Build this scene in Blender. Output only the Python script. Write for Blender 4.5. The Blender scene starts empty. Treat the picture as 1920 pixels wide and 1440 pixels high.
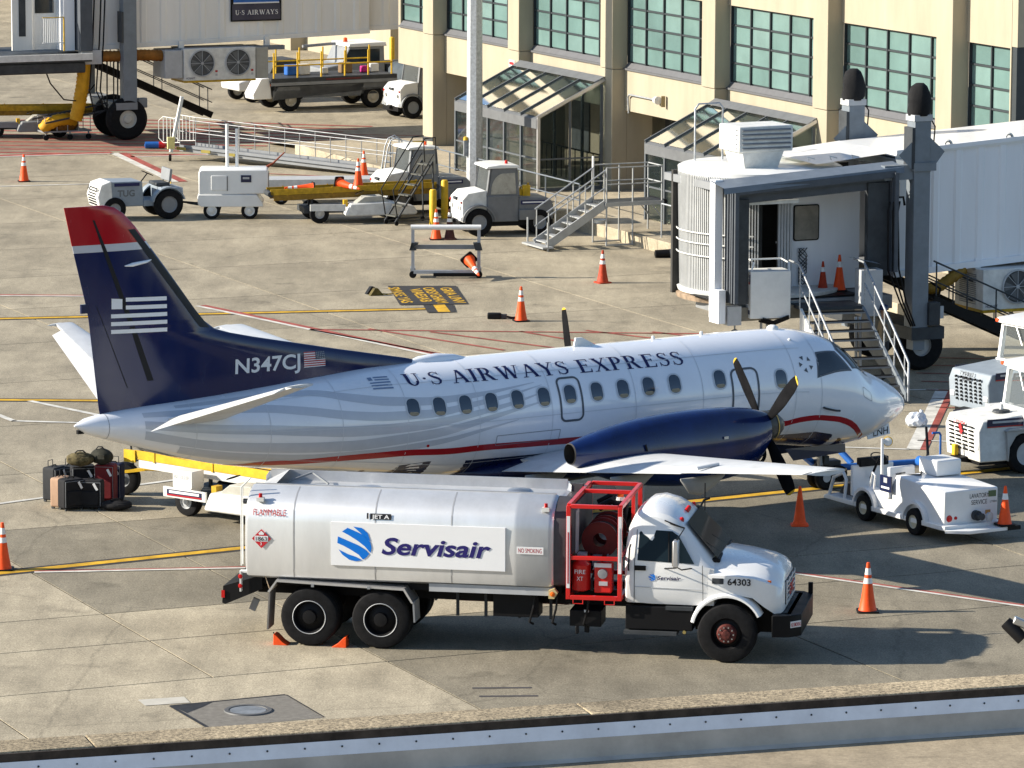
import bpy, bmesh, math, random
import numpy as np
from mathutils import Vector, Matrix
random.seed(7)
R = math.radians
scene = bpy.context.scene
COL = scene.collection
# ---------------------------------------------------------------- camera
cam = bpy.data.cameras.new('camera'); cam_o = bpy.data.objects.new('camera', cam); COL.objects.link(cam_o)
cam.sensor_width = 36.0; cam.lens = 8674.57 / 1920 * 36; cam.clip_start = 1; cam.clip_end = 3000
PHI, ROLL, CAMH = 0.15540, 0.0037, 17.0596
fw = Vector((0, math.cos(PHI), -math.sin(PHI))); dn = Vector((0, -math.sin(PHI), -math.cos(PHI))); rg = Vector((1, 0, 0))
c_, s_ = math.cos(ROLL), math.sin(ROLL)
ax = rg * c_ - dn * s_; ay = -(rg * s_ + dn * c_)   # camera x and y axes
m = Matrix((ax, ay, -fw)).transposed().to_4x4(); m.translation = Vector((0, 0, CAMH))
cam_o.matrix_world = m
scene.camera = cam_o
scene.render.resolution_x, scene.render.resolution_y = 1024, 768
scene.cycles.use_denoising = True
scene.cycles.max_bounces = 6
# ---------------------------------------------------------------- world, sun, exposure
SUN_EL, SUN_AZ = R(25.0), R(2.0)       # the sun stands to the left, its light travels to +x
w = bpy.data.worlds.new('World'); scene.world = w; w.use_nodes = True
wn = w.node_tree; bg = wn.nodes['Background']
sky = wn.nodes.new('ShaderNodeTexSky'); sky.sky_type = 'NISHITA'; sky.sun_disc = False
sky.sun_elevation = SUN_EL; sky.sun_rotation = R(270) - SUN_AZ; sky.air_density = 1.0; sky.dust_density = 0.4; sky.ozone_density = 2.2
wn.links.new(sky.outputs[0], bg.inputs[0]); bg.inputs[1].default_value = 0.092
sl = bpy.data.lights.new('sun', 'SUN'); sl.energy = 5.0; sl.angle = R(0.5); sl.color = (1.0, 0.92, 0.79)
sun_o = bpy.data.objects.new('sun', sl); COL.objects.link(sun_o)
sd = Vector((math.cos(SUN_EL) * math.cos(SUN_AZ), math.cos(SUN_EL) * math.sin(SUN_AZ), -math.sin(SUN_EL)))
sun_o.rotation_euler = sd.to_track_quat('-Z', 'Y').to_euler(); sun_o.location = (-60, 60, 60)
scene.view_settings.view_transform = 'Standard'; scene.view_settings.look = 'None'
scene.view_settings.exposure = 1.0; scene.view_settings.gamma = 1.0

# ---------------------------------------------------------------- materials
MATS = {}
def mat(name, col, rough=0.6, metal=0.0, var=0.12, scale=3.0, bump=0.0, bscale=60.0, spec=0.35, coat=0.0, streak=0.0, trans=0.0, ior=1.45, emit=None):
    """principled material whose colour is broken up by noise in object space (dirt, wear)"""
    if name in MATS: return MATS[name]
    m = bpy.data.materials.new(name); m.use_nodes = True; nt = m.node_tree; p = nt.nodes['Principled BSDF']
    p.inputs['Roughness'].default_value = rough; p.inputs['Metallic'].default_value = metal
    p.inputs['Specular IOR Level'].default_value = spec; p.inputs['Coat Weight'].default_value = coat
    p.inputs['Coat Roughness'].default_value = 0.08; p.inputs['IOR'].default_value = ior
    c = (*col, 1)
    if trans: p.inputs['Transmission Weight'].default_value = trans
    if emit: p.inputs['Emission Color'].default_value = (*emit[:3], 1); p.inputs['Emission Strength'].default_value = emit[3]
    tc = nt.nodes.new('ShaderNodeTexCoord')
    if var > 0:
        n1 = nt.nodes.new('ShaderNodeTexNoise'); n1.inputs['Scale'].default_value = scale; n1.inputs['Detail'].default_value = 8; n1.inputs['Roughness'].default_value = 0.65
        mp = nt.nodes.new('ShaderNodeMapping')
        if streak: mp.inputs['Scale'].default_value = (1, 1, 1 - streak)
        nt.links.new(tc.outputs['Object'], mp.inputs[0]); nt.links.new(mp.outputs[0], n1.inputs['Vector'])
        rmp = nt.nodes.new('ShaderNodeValToRGB'); rmp.color_ramp.elements[0].position = 0.3; rmp.color_ramp.elements[1].position = 0.72
        a = tuple(max(0, x * (1 - 1.4 * var)) for x in col); b = tuple(min(1, x * (1 + .6 * var)) for x in col)
        rmp.color_ramp.elements[0].color = (*a, 1); rmp.color_ramp.elements[1].color = (*b, 1)
        nt.links.new(n1.outputs['Fac'], rmp.inputs[0]); nt.links.new(rmp.outputs[0], p.inputs['Base Color'])
        mr = nt.nodes.new('ShaderNodeMapRange'); mr.inputs['To Min'].default_value = min(1, rough + .12); mr.inputs['To Max'].default_value = max(0.02, rough - .06)
        nt.links.new(n1.outputs['Fac'], mr.inputs['Value']); nt.links.new(mr.outputs[0], p.inputs['Roughness'])
    else:
        p.inputs['Base Color'].default_value = c
    if bump > 0:
        n2 = nt.nodes.new('ShaderNodeTexNoise'); n2.inputs['Scale'].default_value = bscale; n2.inputs['Detail'].default_value = 5
        nt.links.new(tc.outputs['Object'], n2.inputs['Vector'])
        bp = nt.nodes.new('ShaderNodeBump'); bp.inputs['Strength'].default_value = bump; bp.inputs['Distance'].default_value = 0.02
        nt.links.new(n2.outputs['Fac'], bp.inputs['Height']); nt.links.new(bp.outputs[0], p.inputs['Normal'])
    MATS[name] = m
    return m

white = mat('white_paint', (.74, .74, .72), .35, var=.05, scale=2.5, coat=.3)
white_d = mat('worn_white_paint', (.66, .66, .63), .5, var=.16, scale=4)
lgrey = mat('light_grey_paint', (.42, .43, .44), .5, var=.12)
mgrey = mat('grey_paint', (.22, .23, .24), .5, var=.12)
dgrey = mat('dark_grey_paint', (.05, .055, .06), .55, var=.25, spec=.25)
slate = mat('slate_steel_paint', (.17, .195, .22), .45, var=.12)
black = mat('black_paint', (.007, .007, .008), .5, var=.2, spec=.2)
rubber = mat('tyre_rubber', (.010, .010, .011), .8, var=.35, scale=9, bump=.25, bscale=90, spec=.2)
blackfab = mat('black_canvas', (.01, .01, .011), .9, var=.2, bump=.4, bscale=25)
steel = mat('bare_steel', (.5, .5, .5), .35, metal=.9, var=.15)
galv = mat('galvanised_steel', (.42, .44, .46), .5, metal=.55, var=.3, scale=14)
alu = mat('brushed_aluminium', (.6, .6, .61), .38, metal=.85, var=.12, scale=3)
chrome = mat('mirror_chrome', (.8, .8, .8), .03, metal=1, var=0)
yellow = mat('yellow_paint', (.68, .42, .02), .5, var=.2, scale=5)
yellow_w = mat('worn_yellow_paint', (.52, .31, .015), .55, var=.3, scale=6)
ochre = mat('rusty_ochre_paint', (.27, .15, .015), .6, var=.35, scale=6)
orange = mat('cone_orange', (.85, .085, .01), .5, var=.12, scale=8)
orange_d = mat('dirty_cone_orange', (.45, .045, .012), .6, var=.3, scale=8)
maroon = mat('grimy_cone_brown', (.07, .022, .018), .7, var=.3, scale=8)
refl = mat('reflective_white_collar', (.75, .75, .73), .4, var=.12, scale=9)
red = mat('red_paint', (.55, .012, .01), .4, var=.12, coat=.3)
redlamp = mat('red_lamp_lens', (.45, .01, .01), .2, var=0)
amber = mat('amber_lamp_lens', (.75, .14, .01), .25, var=0)
blue = mat('blue_paint', (.02, .12, .42), .45, var=.15)
navy = mat('navy_paint', (.008, .014, .055), .3, var=.15, coat=.4)
glass = mat('dark_window_glass', (.015, .022, .028), .06, var=0, spec=.7)
cabglass = mat('clear_cab_glass', (.78, .84, .84), .04, var=0, trans=.92, ior=1.05, spec=.6)
ink = mat('black_lettering', (.012, .012, .014), .5, var=0)
inkred = mat('red_lettering', (.42, .02, .025), .5, var=0)
inknavy = mat('navy_lettering', (.01, .014, .075), .4, var=0)
inkwhite = mat('white_lettering', (.72, .72, .72), .5, var=0)

def concrete(name, col, tint=True, scale=1.0, speck=.35):
    m = bpy.data.materials.new(name); m.use_nodes = True; nt = m.node_tree; p = nt.nodes['Principled BSDF']; L = nt.links.new
    p.inputs['Roughness'].default_value = .9; p.inputs['Specular IOR Level'].default_value = .25
    geo = nt.nodes.new('ShaderNodeNewGeometry')
    def noise(sc, det, rough=.6, stretch=None):
        n = nt.nodes.new('ShaderNodeTexNoise'); n.inputs['Scale'].default_value = sc * scale; n.inputs['Detail'].default_value = det; n.inputs['Roughness'].default_value = rough
        if stretch:
            mp = nt.nodes.new('ShaderNodeMapping'); mp.inputs['Scale'].default_value = stretch; mp.inputs['Rotation'].default_value = (0, 0, R(24))
            L(geo.outputs['Position'], mp.inputs[0]); L(mp.outputs[0], n.inputs['Vector'])
        else: L(geo.outputs['Position'], n.inputs['Vector'])
        return n
    def ramp(a, p0, p1, c0, c1):
        r = nt.nodes.new('ShaderNodeValToRGB'); r.color_ramp.elements[0].position = p0; r.color_ramp.elements[1].position = p1
        r.color_ramp.elements[0].color = (c0, c0, c0, 1); r.color_ramp.elements[1].color = (c1, c1, c1, 1); L(a.outputs['Fac'], r.inputs[0]); return r
    def mul(a, b):
        x = nt.nodes.new('ShaderNodeMix'); x.data_type = 'RGBA'; x.blend_type = 'MULTIPLY'; x.inputs[0].default_value = 1
        L(a, x.inputs[6]); L(b, x.inputs[7]); return x.outputs[2]
    base = nt.nodes.new('ShaderNodeRGB'); base.outputs[0].default_value = (*col, 1); c = base.outputs[0]
    if tint:
        oi = nt.nodes.new('ShaderNodeObjectInfo'); c = mul(c, oi.outputs['Color'])
    c = mul(c, ramp(noise(.35, 6, .6), .3, .7, .74, 1.16).outputs[0])          # broad patches
    c = mul(c, ramp(noise(1.6, 8, .7, (1, .25, 1)), .28, .6, .72, 1.06).outputs[0])  # tyre scuffs along the traffic
    c = mul(c, ramp(noise(30, 3, .8), .32, .68, 1 - speck*1.35, 1 + speck*1.2).outputs[0]); c = mul(c, ramp(noise(9, 4, .7), .3, .7, .86, 1.12).outputs[0])  # exposed aggregate
    st = ramp(noise(.55, 6, .6), .60, .72, 1, .62); c = mul(c, st.outputs[0])    # oil stains
    vo = nt.nodes.new('ShaderNodeTexVoronoi'); vo.feature = 'DISTANCE_TO_EDGE'; vo.inputs['Scale'].default_value = .22
    nz = noise(.8, 4); mx = nt.nodes.new('ShaderNodeMix'); mx.data_type = 'VECTOR'; mx.inputs[0].default_value = .35
    L(geo.outputs['Position'], mx.inputs[4]); L(nz.outputs['Color'], mx.inputs[5]); L(mx.outputs[1], vo.inputs['Vector'])
    cr = nt.nodes.new('ShaderNodeValToRGB'); cr.color_ramp.elements[0].position = .0; cr.color_ramp.elements[1].position = .006
    cr.color_ramp.elements[0].color = (.78, .78, .78, 1); cr.color_ramp.elements[1].color = (1, 1, 1, 1); L(vo.outputs['Distance'], cr.inputs[0])
    c = mul(c, cr.outputs[0])
    c = mul(c, ramp(noise(3.2, 7, .75, (.35, 1.6, 1)), .60, .72, 1, .66).outputs[0])   # short dark scrapes
    L(c, p.inputs['Base Color'])
    bp = nt.nodes.new('ShaderNodeBump'); bp.inputs['Strength'].default_value = .25; bp.inputs['Distance'].default_value = .01
    L(noise(40, 4).outputs['Fac'], bp.inputs['Height']); L(bp.outputs[0], p.inputs['Normal'])
    MATS[name] = m; return m

# ---------------------------------------------------------------- object helpers
def tag(o, label=None, cat=None, group=None, kind=None):
    if label: o['label'] = label
    if cat: o['category'] = cat
    if group: o['group'] = group
    if kind: o['kind'] = kind
    return o
def empty(name, loc=(0, 0, 0), rz=0.0, label=None, cat=None, group=None):
    o = bpy.data.objects.new(name, None); COL.objects.link(o); o.location = loc; o.rotation_euler = (0, 0, rz); o.empty_display_size = .2
    return tag(o, label, cat, group)
def rot_to(d):
    return Vector(d).normalized().to_track_quat('Z', 'Y').to_matrix()
class MB:
    """collects shapes, build() links them as one mesh object"""
    def __init__(s): s.v = []; s.f = []
    def add(s, vs, fs):
        n = len(s.v); s.v += [tuple(v) for v in vs]; s.f += [tuple(i + n for i in f) for f in fs]; return s
    def box(s, c, d, rz=0.0, ry=0.0, rx=0.0, taper=1.0):
        x, y, z = d[0] / 2, d[1] / 2, d[2] / 2
        P = [(-x, -y, -z), (x, -y, -z), (x, y, -z), (-x, y, -z), (-x * taper, -y * taper, z), (x * taper, -y * taper, z), (x * taper, y * taper, z), (-x * taper, y * taper, z)]
        if rz or ry or rx:
            M = Matrix.Rotation(rz, 3, 'Z') @ Matrix.Rotation(ry, 3, 'Y') @ Matrix.Rotation(rx, 3, 'X'); P = [M @ Vector(p) for p in P]
        P = [(p[0] + c[0], p[1] + c[1], p[2] + c[2]) for p in P]
        return s.add(P, [(0, 3, 2, 1), (4, 5, 6, 7), (0, 1, 5, 4), (1, 2, 6, 5), (2, 3, 7, 6), (3, 0, 4, 7)])
    def bb(s, a, b):
        return s.box([(a[i] + b[i]) / 2 for i in range(3)], [abs(b[i] - a[i]) for i in range(3)])
    def beam(s, p0, p1, w, h=None, up=(0, 0, 1)):
        """rectangular bar from p0 to p1"""
        h = h or w; a = Vector(p0); b = Vector(p1); d = (b - a).normalized(); u = Vector(up)
        if abs(d.dot(u)) > .99: u = Vector((1, 0, 0))
        r = d.cross(u).normalized(); q = r.cross(d).normalized()
        P = []
        for e in (a, b):
            for i, j in ((-1, -1), (1, -1), (1, 1), (-1, 1)): P.append(e + r * (w / 2 * i) + q * (h / 2 * j))
        return s.add(P, [(0, 1, 2, 3), (7, 6, 5, 4), (0, 4, 5, 1), (1, 5, 6, 2), (2, 6, 7, 3), (3, 7, 4, 0)])
    def cyl(s, p0, p1, r0, r1=None, n=16, caps=True):
        r1 = r0 if r1 is None else r1; a = Vector(p0); b = Vector(p1); M = rot_to(b - a); P = []
        for e, r in ((a, r0), (b, r1)):
            for i in range(n):
                t = 2 * math.pi * i / n; P.append(e + M @ Vector((r * math.cos(t), r * math.sin(t), 0)))
        F = [(i, (i + 1) % n, n + (i + 1) % n, n + i) for i in range(n)]
        if caps: F += [tuple(range(n - 1, -1, -1)), tuple(range(n, 2 * n))]
        return s.add(P, F)
    def tube(s, path, r, n=8, caps=True):
        pts = [Vector(p) for p in path]; rings = []; up = None
        rr = r if isinstance(r, (list, tuple)) else [r] * len(pts)
        for i, p in enumerate(pts):
            d = ((pts[min(i + 1, len(pts) - 1)] - p).normalized() + (p - pts[max(i - 1, 0)]).normalized())
            if d.length < 1e-6: d = pts[-1] - pts[0]
            d.normalize()
            if up is None: up = d.orthogonal().normalized()
            up = (up - d * up.dot(d)); up = up.normalized() if up.length > 1e-5 else d.orthogonal().normalized()
            w_ = d.cross(up)
            rings.append([p + up * (rr[i] * math.cos(2 * math.pi * k / n)) + w_ * (rr[i] * math.sin(2 * math.pi * k / n)) for k in range(n)])
        return s.loft(rings, caps)
    def loft(s, rings, caps=True, closed=True):
        n = len(rings[0]); P = [p for r in rings for p in r]; F = []
        for j in range(len(rings) - 1):
            for i in range(n if closed else n - 1):
                F.append((j * n + i, j * n + (i + 1) % n, (j + 1) * n + (i + 1) % n, (j + 1) * n + i))
        if caps: F += [tuple(range(n - 1, -1, -1)), tuple(range((len(rings) - 1) * n, len(rings) * n))]
        return s.add(P, F)
    def prism(s, poly, axis, a, b):
        """2-D outline extruded from a to b along axis ('x','y','z')"""
        def pt(q, h): return {'x': (h, q[0], q[1]), 'y': (q[0], h, q[1]), 'z': (q[0], q[1], h)}[axis]
        return s.loft([[pt(q, a) for q in poly], [pt(q, b) for q in poly]])
    def lathe(s, prof, o=(0, 0, 0), d=(0, 0, 1), n=24, caps=False):
        """profile of (radius, height) pairs turned about axis d through o"""
        M = rot_to(d); o = Vector(o); rings = []
        for r, h in prof:
            rings.append([o + M @ Vector((r * math.cos(2 * math.pi * i / n), r * math.sin(2 * math.pi * i / n), h)) for i in range(n)])
        return s.loft(rings, caps)
    def build(s, name, m, parent=None, bevel=0.0, smooth=None, seg=2):
        me = bpy.data.meshes.new(name); me.from_pydata([tuple(v) for v in s.v], [], s.f); me.validate()
        bm = bmesh.new(); bm.from_mesh(me); bmesh.ops.recalc_face_normals(bm, faces=bm.faces); bm.to_mesh(me); bm.free()
        me.materials.append(m)
        if smooth is not None:
            me.polygons.foreach_set('use_smooth', [True] * len(me.polygons)); me.set_sharp_from_angle(angle=R(smooth))
        o = bpy.data.objects.new(name, me); COL.objects.link(o); o.parent = parent
        if bevel:
            b = o.modifiers.new('bevel', 'BEVEL'); b.width = bevel; b.segments = seg; b.limit_method = 'ANGLE'; b.angle_limit = R(40); b.harden_normals = False
            if smooth is None:
                me.polygons.foreach_set('use_smooth', [True] * len(me.polygons)); me.set_sharp_from_angle(angle=R(60))
        return o
def copy_tree(o, parent=None):
    c = o.copy(); COL.objects.link(c); c.parent = parent
    for ch in list(o.children): copy_tree(ch, c)
    return c
def rrect(w, h, r, n=5, cx=0, cy=0):
    P = []
    for sx, sy, a0 in ((1, 1, 0), (-1, 1, 90), (-1, -1, 180), (1, -1, 270)):
        for i in range(n + 1):
            t = R(a0 + 90 * i / n); P.append((cx + sx * (w / 2 - r) + r * math.cos(t), cy + sy * (h / 2 - r) + r * math.sin(t)))
    return P
def text_mesh(txt, size, bold=0.0, shear=0.0, space=1.0):
    """flat lettering as (verts2d, faces), baseline origin at left"""
    cu = bpy.data.curves.new('t', 'FONT'); cu.body = txt; cu.size = 1.0; cu.offset = bold; cu.shear = shear; cu.space_character = space; cu.resolution_u = 4
    ob = bpy.data.objects.new('t', cu); COL.objects.link(ob)
    dg = bpy.context.evaluated_depsgraph_get(); me = bpy.data.meshes.new_from_object(ob.evaluated_get(dg))
    V = [(v.co.x, v.co.y) for v in me.vertices]; F = [tuple(p.vertices) for p in me.polygons]
    bpy.data.objects.remove(ob); bpy.data.curves.remove(cu); bpy.data.meshes.remove(me)
    h = 0.729
    return [(x * size / h, y * size / h) for x, y in V], F
def text_on(name, txt, origin, xd, yd, size, m, parent=None, width=None, bold=0.0, shear=0.0, space=1.0, center=False):
    """lettering of cap height size laid on a plane; width squeezes the line to that length"""
    V, F = text_mesh(txt, size, bold, shear, space)
    x0 = min(v[0] for v in V); x1 = max(v[0] for v in V); k = (width / (x1 - x0)) if width else 1.0
    xd = Vector(xd).normalized(); yd = Vector(yd).normalized(); o = Vector(origin); off = -(x1 - x0) * k / 2 if center else 0
    mb = MB(); mb.add([o + xd * ((v[0] - x0) * k + off) + yd * v[1] for v in V], F)
    return mb.build(name, m, parent)
def card(name, poly, m, parent=None):
    return MB().add(poly, [tuple(range(len(poly)))]).build(name, m, parent)

# site frame: u runs towards the terminal, v along its front
E1 = Vector((.9137, .4065, 0)); E2 = Vector((-.4065, .9137, 0)); SITE = math.atan2(.4065, .9137)
def W(u, v, z=0.0): return E1 * u + E2 * v + Vector((0, 0, z))

# ================================================================ the setting
slabmat = concrete('apron_concrete', (.27, .235, .175))
basem = mat('joint_filler', (.022, .02, .018), .95, var=.3)
ap = MB(); ap.add([(-500, -150, -.013), (500, -150, -.013), (500, 900, -.013), (-500, 900, -.013)], [(0, 1, 2, 3)])
apron = ap.build('apron_ground', basem); tag(apron, 'concrete airport apron laid in large rectangular slabs', 'ground', kind='structure')
ul = [-52.5, -45, -37.6, -30.1, -22.6, -15.1, -7.7, -.2, 7.3, 14.8, 22.27, 29.75, 37.2, 44.7, 52.2, 59.7, 67.2, 74.7, 82.2, 97.2, 127]
vl = [38, 45, 52, 59, 66, 72.1, 75.3, 77.8, 86.25] + [86.25 + 6 * i for i in range(1, 18)] + [200.25, 215, 245, 300]
def slab(u0, u1, v0, v1, tint):
    gp = .018
    a = [W(u0 + gp, v0 + gp, 0), W(u1 - gp, v0 + gp, 0), W(u1 - gp, v1 - gp, 0), W(u0 + gp, v1 - gp, 0)]
    b = [p + Vector((0, 0, -.012)) for p in a]
    o = MB().add(a + b, [(0, 1, 2, 3), (0, 4, 5, 1), (1, 5, 6, 2), (2, 6, 7, 3), (3, 7, 4, 0)]).build('slab', slabmat, apron)
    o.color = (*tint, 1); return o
for i in range(len(ul) - 1):
    for j in range(len(vl) - 1):
        u0, u1, v0, v1 = ul[i], ul[i + 1], vl[j], vl[j + 1]
        cx = W((u0 + u1) / 2, (v0 + v1) / 2)
        if cx.y < 62 or abs(cx.x) > cx.y * .128 + 7 and not (v1 > 190): continue
        if v1 > 190 and abs(cx.x) > cx.y * .3 + 12: continue
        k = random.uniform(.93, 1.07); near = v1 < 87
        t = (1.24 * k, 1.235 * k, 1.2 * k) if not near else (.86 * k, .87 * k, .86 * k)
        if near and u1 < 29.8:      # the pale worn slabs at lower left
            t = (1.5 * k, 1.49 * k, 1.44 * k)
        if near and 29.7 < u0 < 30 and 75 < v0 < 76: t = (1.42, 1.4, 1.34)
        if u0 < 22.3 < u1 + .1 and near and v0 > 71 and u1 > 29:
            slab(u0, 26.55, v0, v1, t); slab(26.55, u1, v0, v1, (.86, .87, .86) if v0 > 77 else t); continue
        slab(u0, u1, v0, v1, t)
# --- painted lines
ylw = mat('road_yellow', (.62, .36, .02), .75, var=.35, scale=2.2)
wht = mat('road_white', (.62, .6, .54), .75, var=.3, scale=2.5)
rd = mat('road_red', (.36, .085, .065), .8, var=.4, scale=2.0)
blk = mat('road_black', (.035, .034, .036), .85, var=.3, scale=2.0)
def stripe(name, p, q, wd, m, z=.004):
    a = Vector((*p, z)); b = Vector((*q, z)); d = (b - a).normalized(); n = Vector((-d.y, d.x, 0)) * (wd / 2)
    return MB().add([a - n, b - n, b + n, a + n], [(0, 1, 2, 3)]).build(name, m, apron)
def yline(p, q, w=.3):
    stripe('line_border', p, q, w * 2, blk, .004); stripe('yellow_line', p, q, w, ylw, .008)
yline((-26, 117.1), (-2.1, 121.75), .26); yline((-26, 106.6), (-3, 105.95), .24); yline((-14, 83.05), (16, 100.6), .26)
def wr(p, q, w=.14, side=1, wr_=.11):
    stripe('white_line', p, q, w, wht, .012)
    if side:
        a = Vector(p); b = Vector(q); d = (b - a).normalized(); n = Vector((d.y, -d.x)) * (side * (w + wr_) / 2)
        stripe('red_line', a + n, b + n, wr_, rd, .012)
wr((-30, 155.3), (-13.9, 160.4), .16, -1, .5); wr((-13.9, 160.5), (-11.15, 151.6), .3, -1, .3); wr((-30, 146.3), (-11.3, 151.65), .16, 0)
wr((-13.2, 159.3), (-8.4, 160.6), .16, -1, .2); wr((-26, 124.2), (-11.5, 123.9), .16, -1, .16); wr((-8.4, 122.1), (-1.6, 112.9), .16, -1, .2)
wr((-11.2, 106.05), (-9.3, 103.9), .16, 0); wr((-11.75, 104.1), (-11.25, 103.15), .16, 0); wr((-11.3, 103.2), (-8, 102.7), .16, 0)
wr((-14, 89.85), (-5, 97.4), .14, 0); wr((-9, 85.68), (-1, 86.7), .12, -1, .08); wr((2.5, 87.95), (14, 79.35), .11, -1, .1)
wr((10.15, 108.0), (8.78, 99.8), .3, -1, .16); wr((5.2, 100.4), (8.7, 99.82), .12, 0); wr((8.98, 101.0), (11.5, 100.5), .12, 0); wr((8.6, 108.1), (10.1, 108.25), .12, 0)
for p, q in [((-5.2, 117.75), (-1.6, 113.4)), ((-3.7, 117.95), (-.2, 114.3)), ((-2.1, 117.45), (1.2, 114.6)), ((.2, 117.6), (2.6, 114.8)), ((1.9, 117.8), (5, 115.3)), ((3.6, 117.6), (6, 115.6)),
             ((-5.2, 117.8), (7.5, 117.15)), ((-9.5, 154.6), (-6, 153.4))]: stripe('red_hatch_line', p, q, .13, rd, .012)
for i in range(11):
    y0 = 161.0 + i * 1.0; stripe('red_hatch_line', (-22 + i * .4, y0 - .2 + i * .25), (-10.2 + i * .5, y0 - .9), .3, rd, .010)
stripe('red_area', (-21, 163.2), (-10.8, 164.4), 5.6, mat('faded_red_wash', (.25, .175, .125), .9, var=.35, scale=1.2), .006)
for i in range(7): stripe('red_hatch_line', (9.8, 105.6 + i * 1.3), (15, 104.9 + i * 1.3), .09, rd, .012)
for i in range(4): stripe('red_hatch_line', (-8.2 + i * .5, 165.2 + i * .7), (-4 + i * .5, 164.6 + i * .7), .14, rd, .012)
# stencilled stop mark beside the upper yellow line
card('stencil_panel', [W(48.15, 116.67, .016), W(49.89, 115.95, .016), W(48.76, 112.5, .016), W(46.99, 113.0, .016)], blk, apron)
for k, t in enumerate(['SMVSE YAS', 'VIAESAB', 'ORSYGHAM', 'GRIA LINV']):
    o = W(48.0 + k * .43, 116.3 - k * .2 - (.3 if k == 1 else 0), .02)
    text_on('stencil_lettering', t, o, -E2 * 1 - E1 * .27, E1 + E2 * .0, .33, ylw, apron, width=3.1 if k != 1 else 2.6, bold=.02)
card('stencil_panel', [W(47.55, 112.72, .016), W(48.35, 112.55, .016), W(47.85, 111.2, .016), W(47.1, 111.35, .016)], blk, apron)
card('stop_bar', [W(47.8, 112.65, .02), W(48.12, 112.6, .02), W(47.72, 111.28, .02), W(47.4, 111.35, .02)], ylw, apron)
# patch with manhole, pale cover plate, tar joints, skid marks
card('tarmac_patch', [(-5.62, 74.47, .004), (-4.88, 72.87, .004), (-3.05, 73.66, .004), (-3.76, 75.34, .004)], mat('patched_asphalt', (.19, .175, .15), .9, var=.2, scale=8, bump=.3), apron)
tar = mat('tar_sealant', (.03, .03, .032), .6, var=.3)
for p, q, wd in [((-5.62, 74.47), (-3.76, 75.34), .05), ((-5.6, 74.45), (-4.89, 72.91), .07), ((-3.74, 75.32), (-3.05, 73.7), .03)]: stripe('tar_seam', p, q, wd, tar, .009)
card('oil_stain', [(-5.6, 74.5, .0075), (-5.3, 73.95, .0075), (-5.05, 74.45, .0075), (-4.9, 74.85, .0075)], tar, apron)
card('cover_plate', [(-6.18, 74.9, .008), (-6.03, 74.47, .008), (-5.3, 74.71, .008), (-5.43, 75.15, .008)], mat('pale_plate', (.5, .47, .4), .7), apron)
mh = empty('manhole_cover', (-4.31, 74.14, .005), 0, 'round steel manhole cover in the dark patch by the parapet', 'manhole')
MB().lathe([(.0, .012), (.30, .012), (.305, .0)], n=40).build('lid', mat('manhole_steel', (.27, .29, .31), .5, metal=.4, var=.3), mh, smooth=40)
MB().lathe([(.315, .0), (.32, .02), (.39, .02), (.4, .0)], n=40).build('ring', mat('iron_ring', (.12, .12, .12), .6, metal=.3), mh, smooth=40)
for i in range(2): stripe('skid_mark', (-.65 + i * .12, 75.9 - i * .62), (.35 + i * .1, 75.95 - i * .62), .1, mat('skid_rubber', (.06, .055, .06), .9), .004)

# ================================================================ the aircraft
plane = empty('propeller_airliner', (8.1933, 96.0933, 0), R(33.358), 'white and navy twin-propeller regional airliner with red fin tip, parked nose to the right', 'aircraft')
def PL(st, sb, z): return Vector((-st, -sb, z))
acw = mat('airliner_white', (.78, .80, .84), .22, var=.05, scale=1.2, coat=.8, spec=.5)
acg = mat('airliner_grey_band', (.50, .525, .575), .28, var=.05, coat=.6)
acn = mat('airliner_navy', (.004, .010, .055), .25, var=.3, scale=1.5, coat=.4)
acnac = mat('nacelle_blue', (.004, .016, .085), .22, var=.3, scale=1.5, coat=.5)
acr = mat('airliner_red', (.38, .006, .012), .28, var=.1, coat=.7)
acwing = mat('wing_white', (.62, .63, .63), .4, var=.12, scale=2.5, coat=.2)
FS = [(0,1.64,1.60,.02),(.04,1.77,1.47,.15),(.22,1.96,1.36,.32),(.47,2.12,1.24,.48),(.92,2.35,1.08,.72),(1.36,2.56,.97,.89),(1.6,2.79,.94,.96),(1.82,3.01,.92,1.01),(2.2,3.23,.92,1.08),(2.6,3.365,.96,1.12),(3.27,3.465,1.05,1.15),(4.04,3.485,1.13,1.155),(5.0,3.485,1.175,1.155),(11.6,3.485,1.175,1.155),(13.04,3.475,1.35,1.08),(14.25,3.40,1.52,.97),(15.45,3.30,1.68,.84),(16.62,3.21,1.88,.69),(17.43,3.16,2.08,.56),(18.01,3.13,2.25,.45),(18.63,3.09,2.46,.33),(19.03,3.05,2.58,.25),(19.26,3.01,2.66,.18),(19.48,2.96,2.75,.11),(19.6,2.88,2.85,.02)]
FA = np.array(FS)
def pchip(x, y):
    h = np.diff(x); d = np.diff(y) / h; m = np.zeros(len(x)); m[0] = d[0]; m[-1] = d[-1]
    for i in range(1, len(x) - 1):
        if d[i-1] * d[i] > 0:
            w1 = 2 * h[i] + h[i-1]; w2 = h[i] + 2 * h[i-1]; m[i] = (w1 + w2) / (w1 / d[i-1] + w2 / d[i])
    def f(q):
        q = min(max(q, x[0]), x[-1]); i = int(np.clip(np.searchsorted(x, q) - 1, 0, len(x) - 2)); t = (q - x[i]) / h[i]
        return float((2*t**3-3*t**2+1)*y[i]+(t**3-2*t**2+t)*h[i]*m[i]+(-2*t**3+3*t**2)*y[i+1]+(t**3-t**2)*h[i]*m[i+1])
    return f
ft, fb, fa = [pchip(FA[:, 0], FA[:, k]) for k in (1, 2, 3)]
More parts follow.
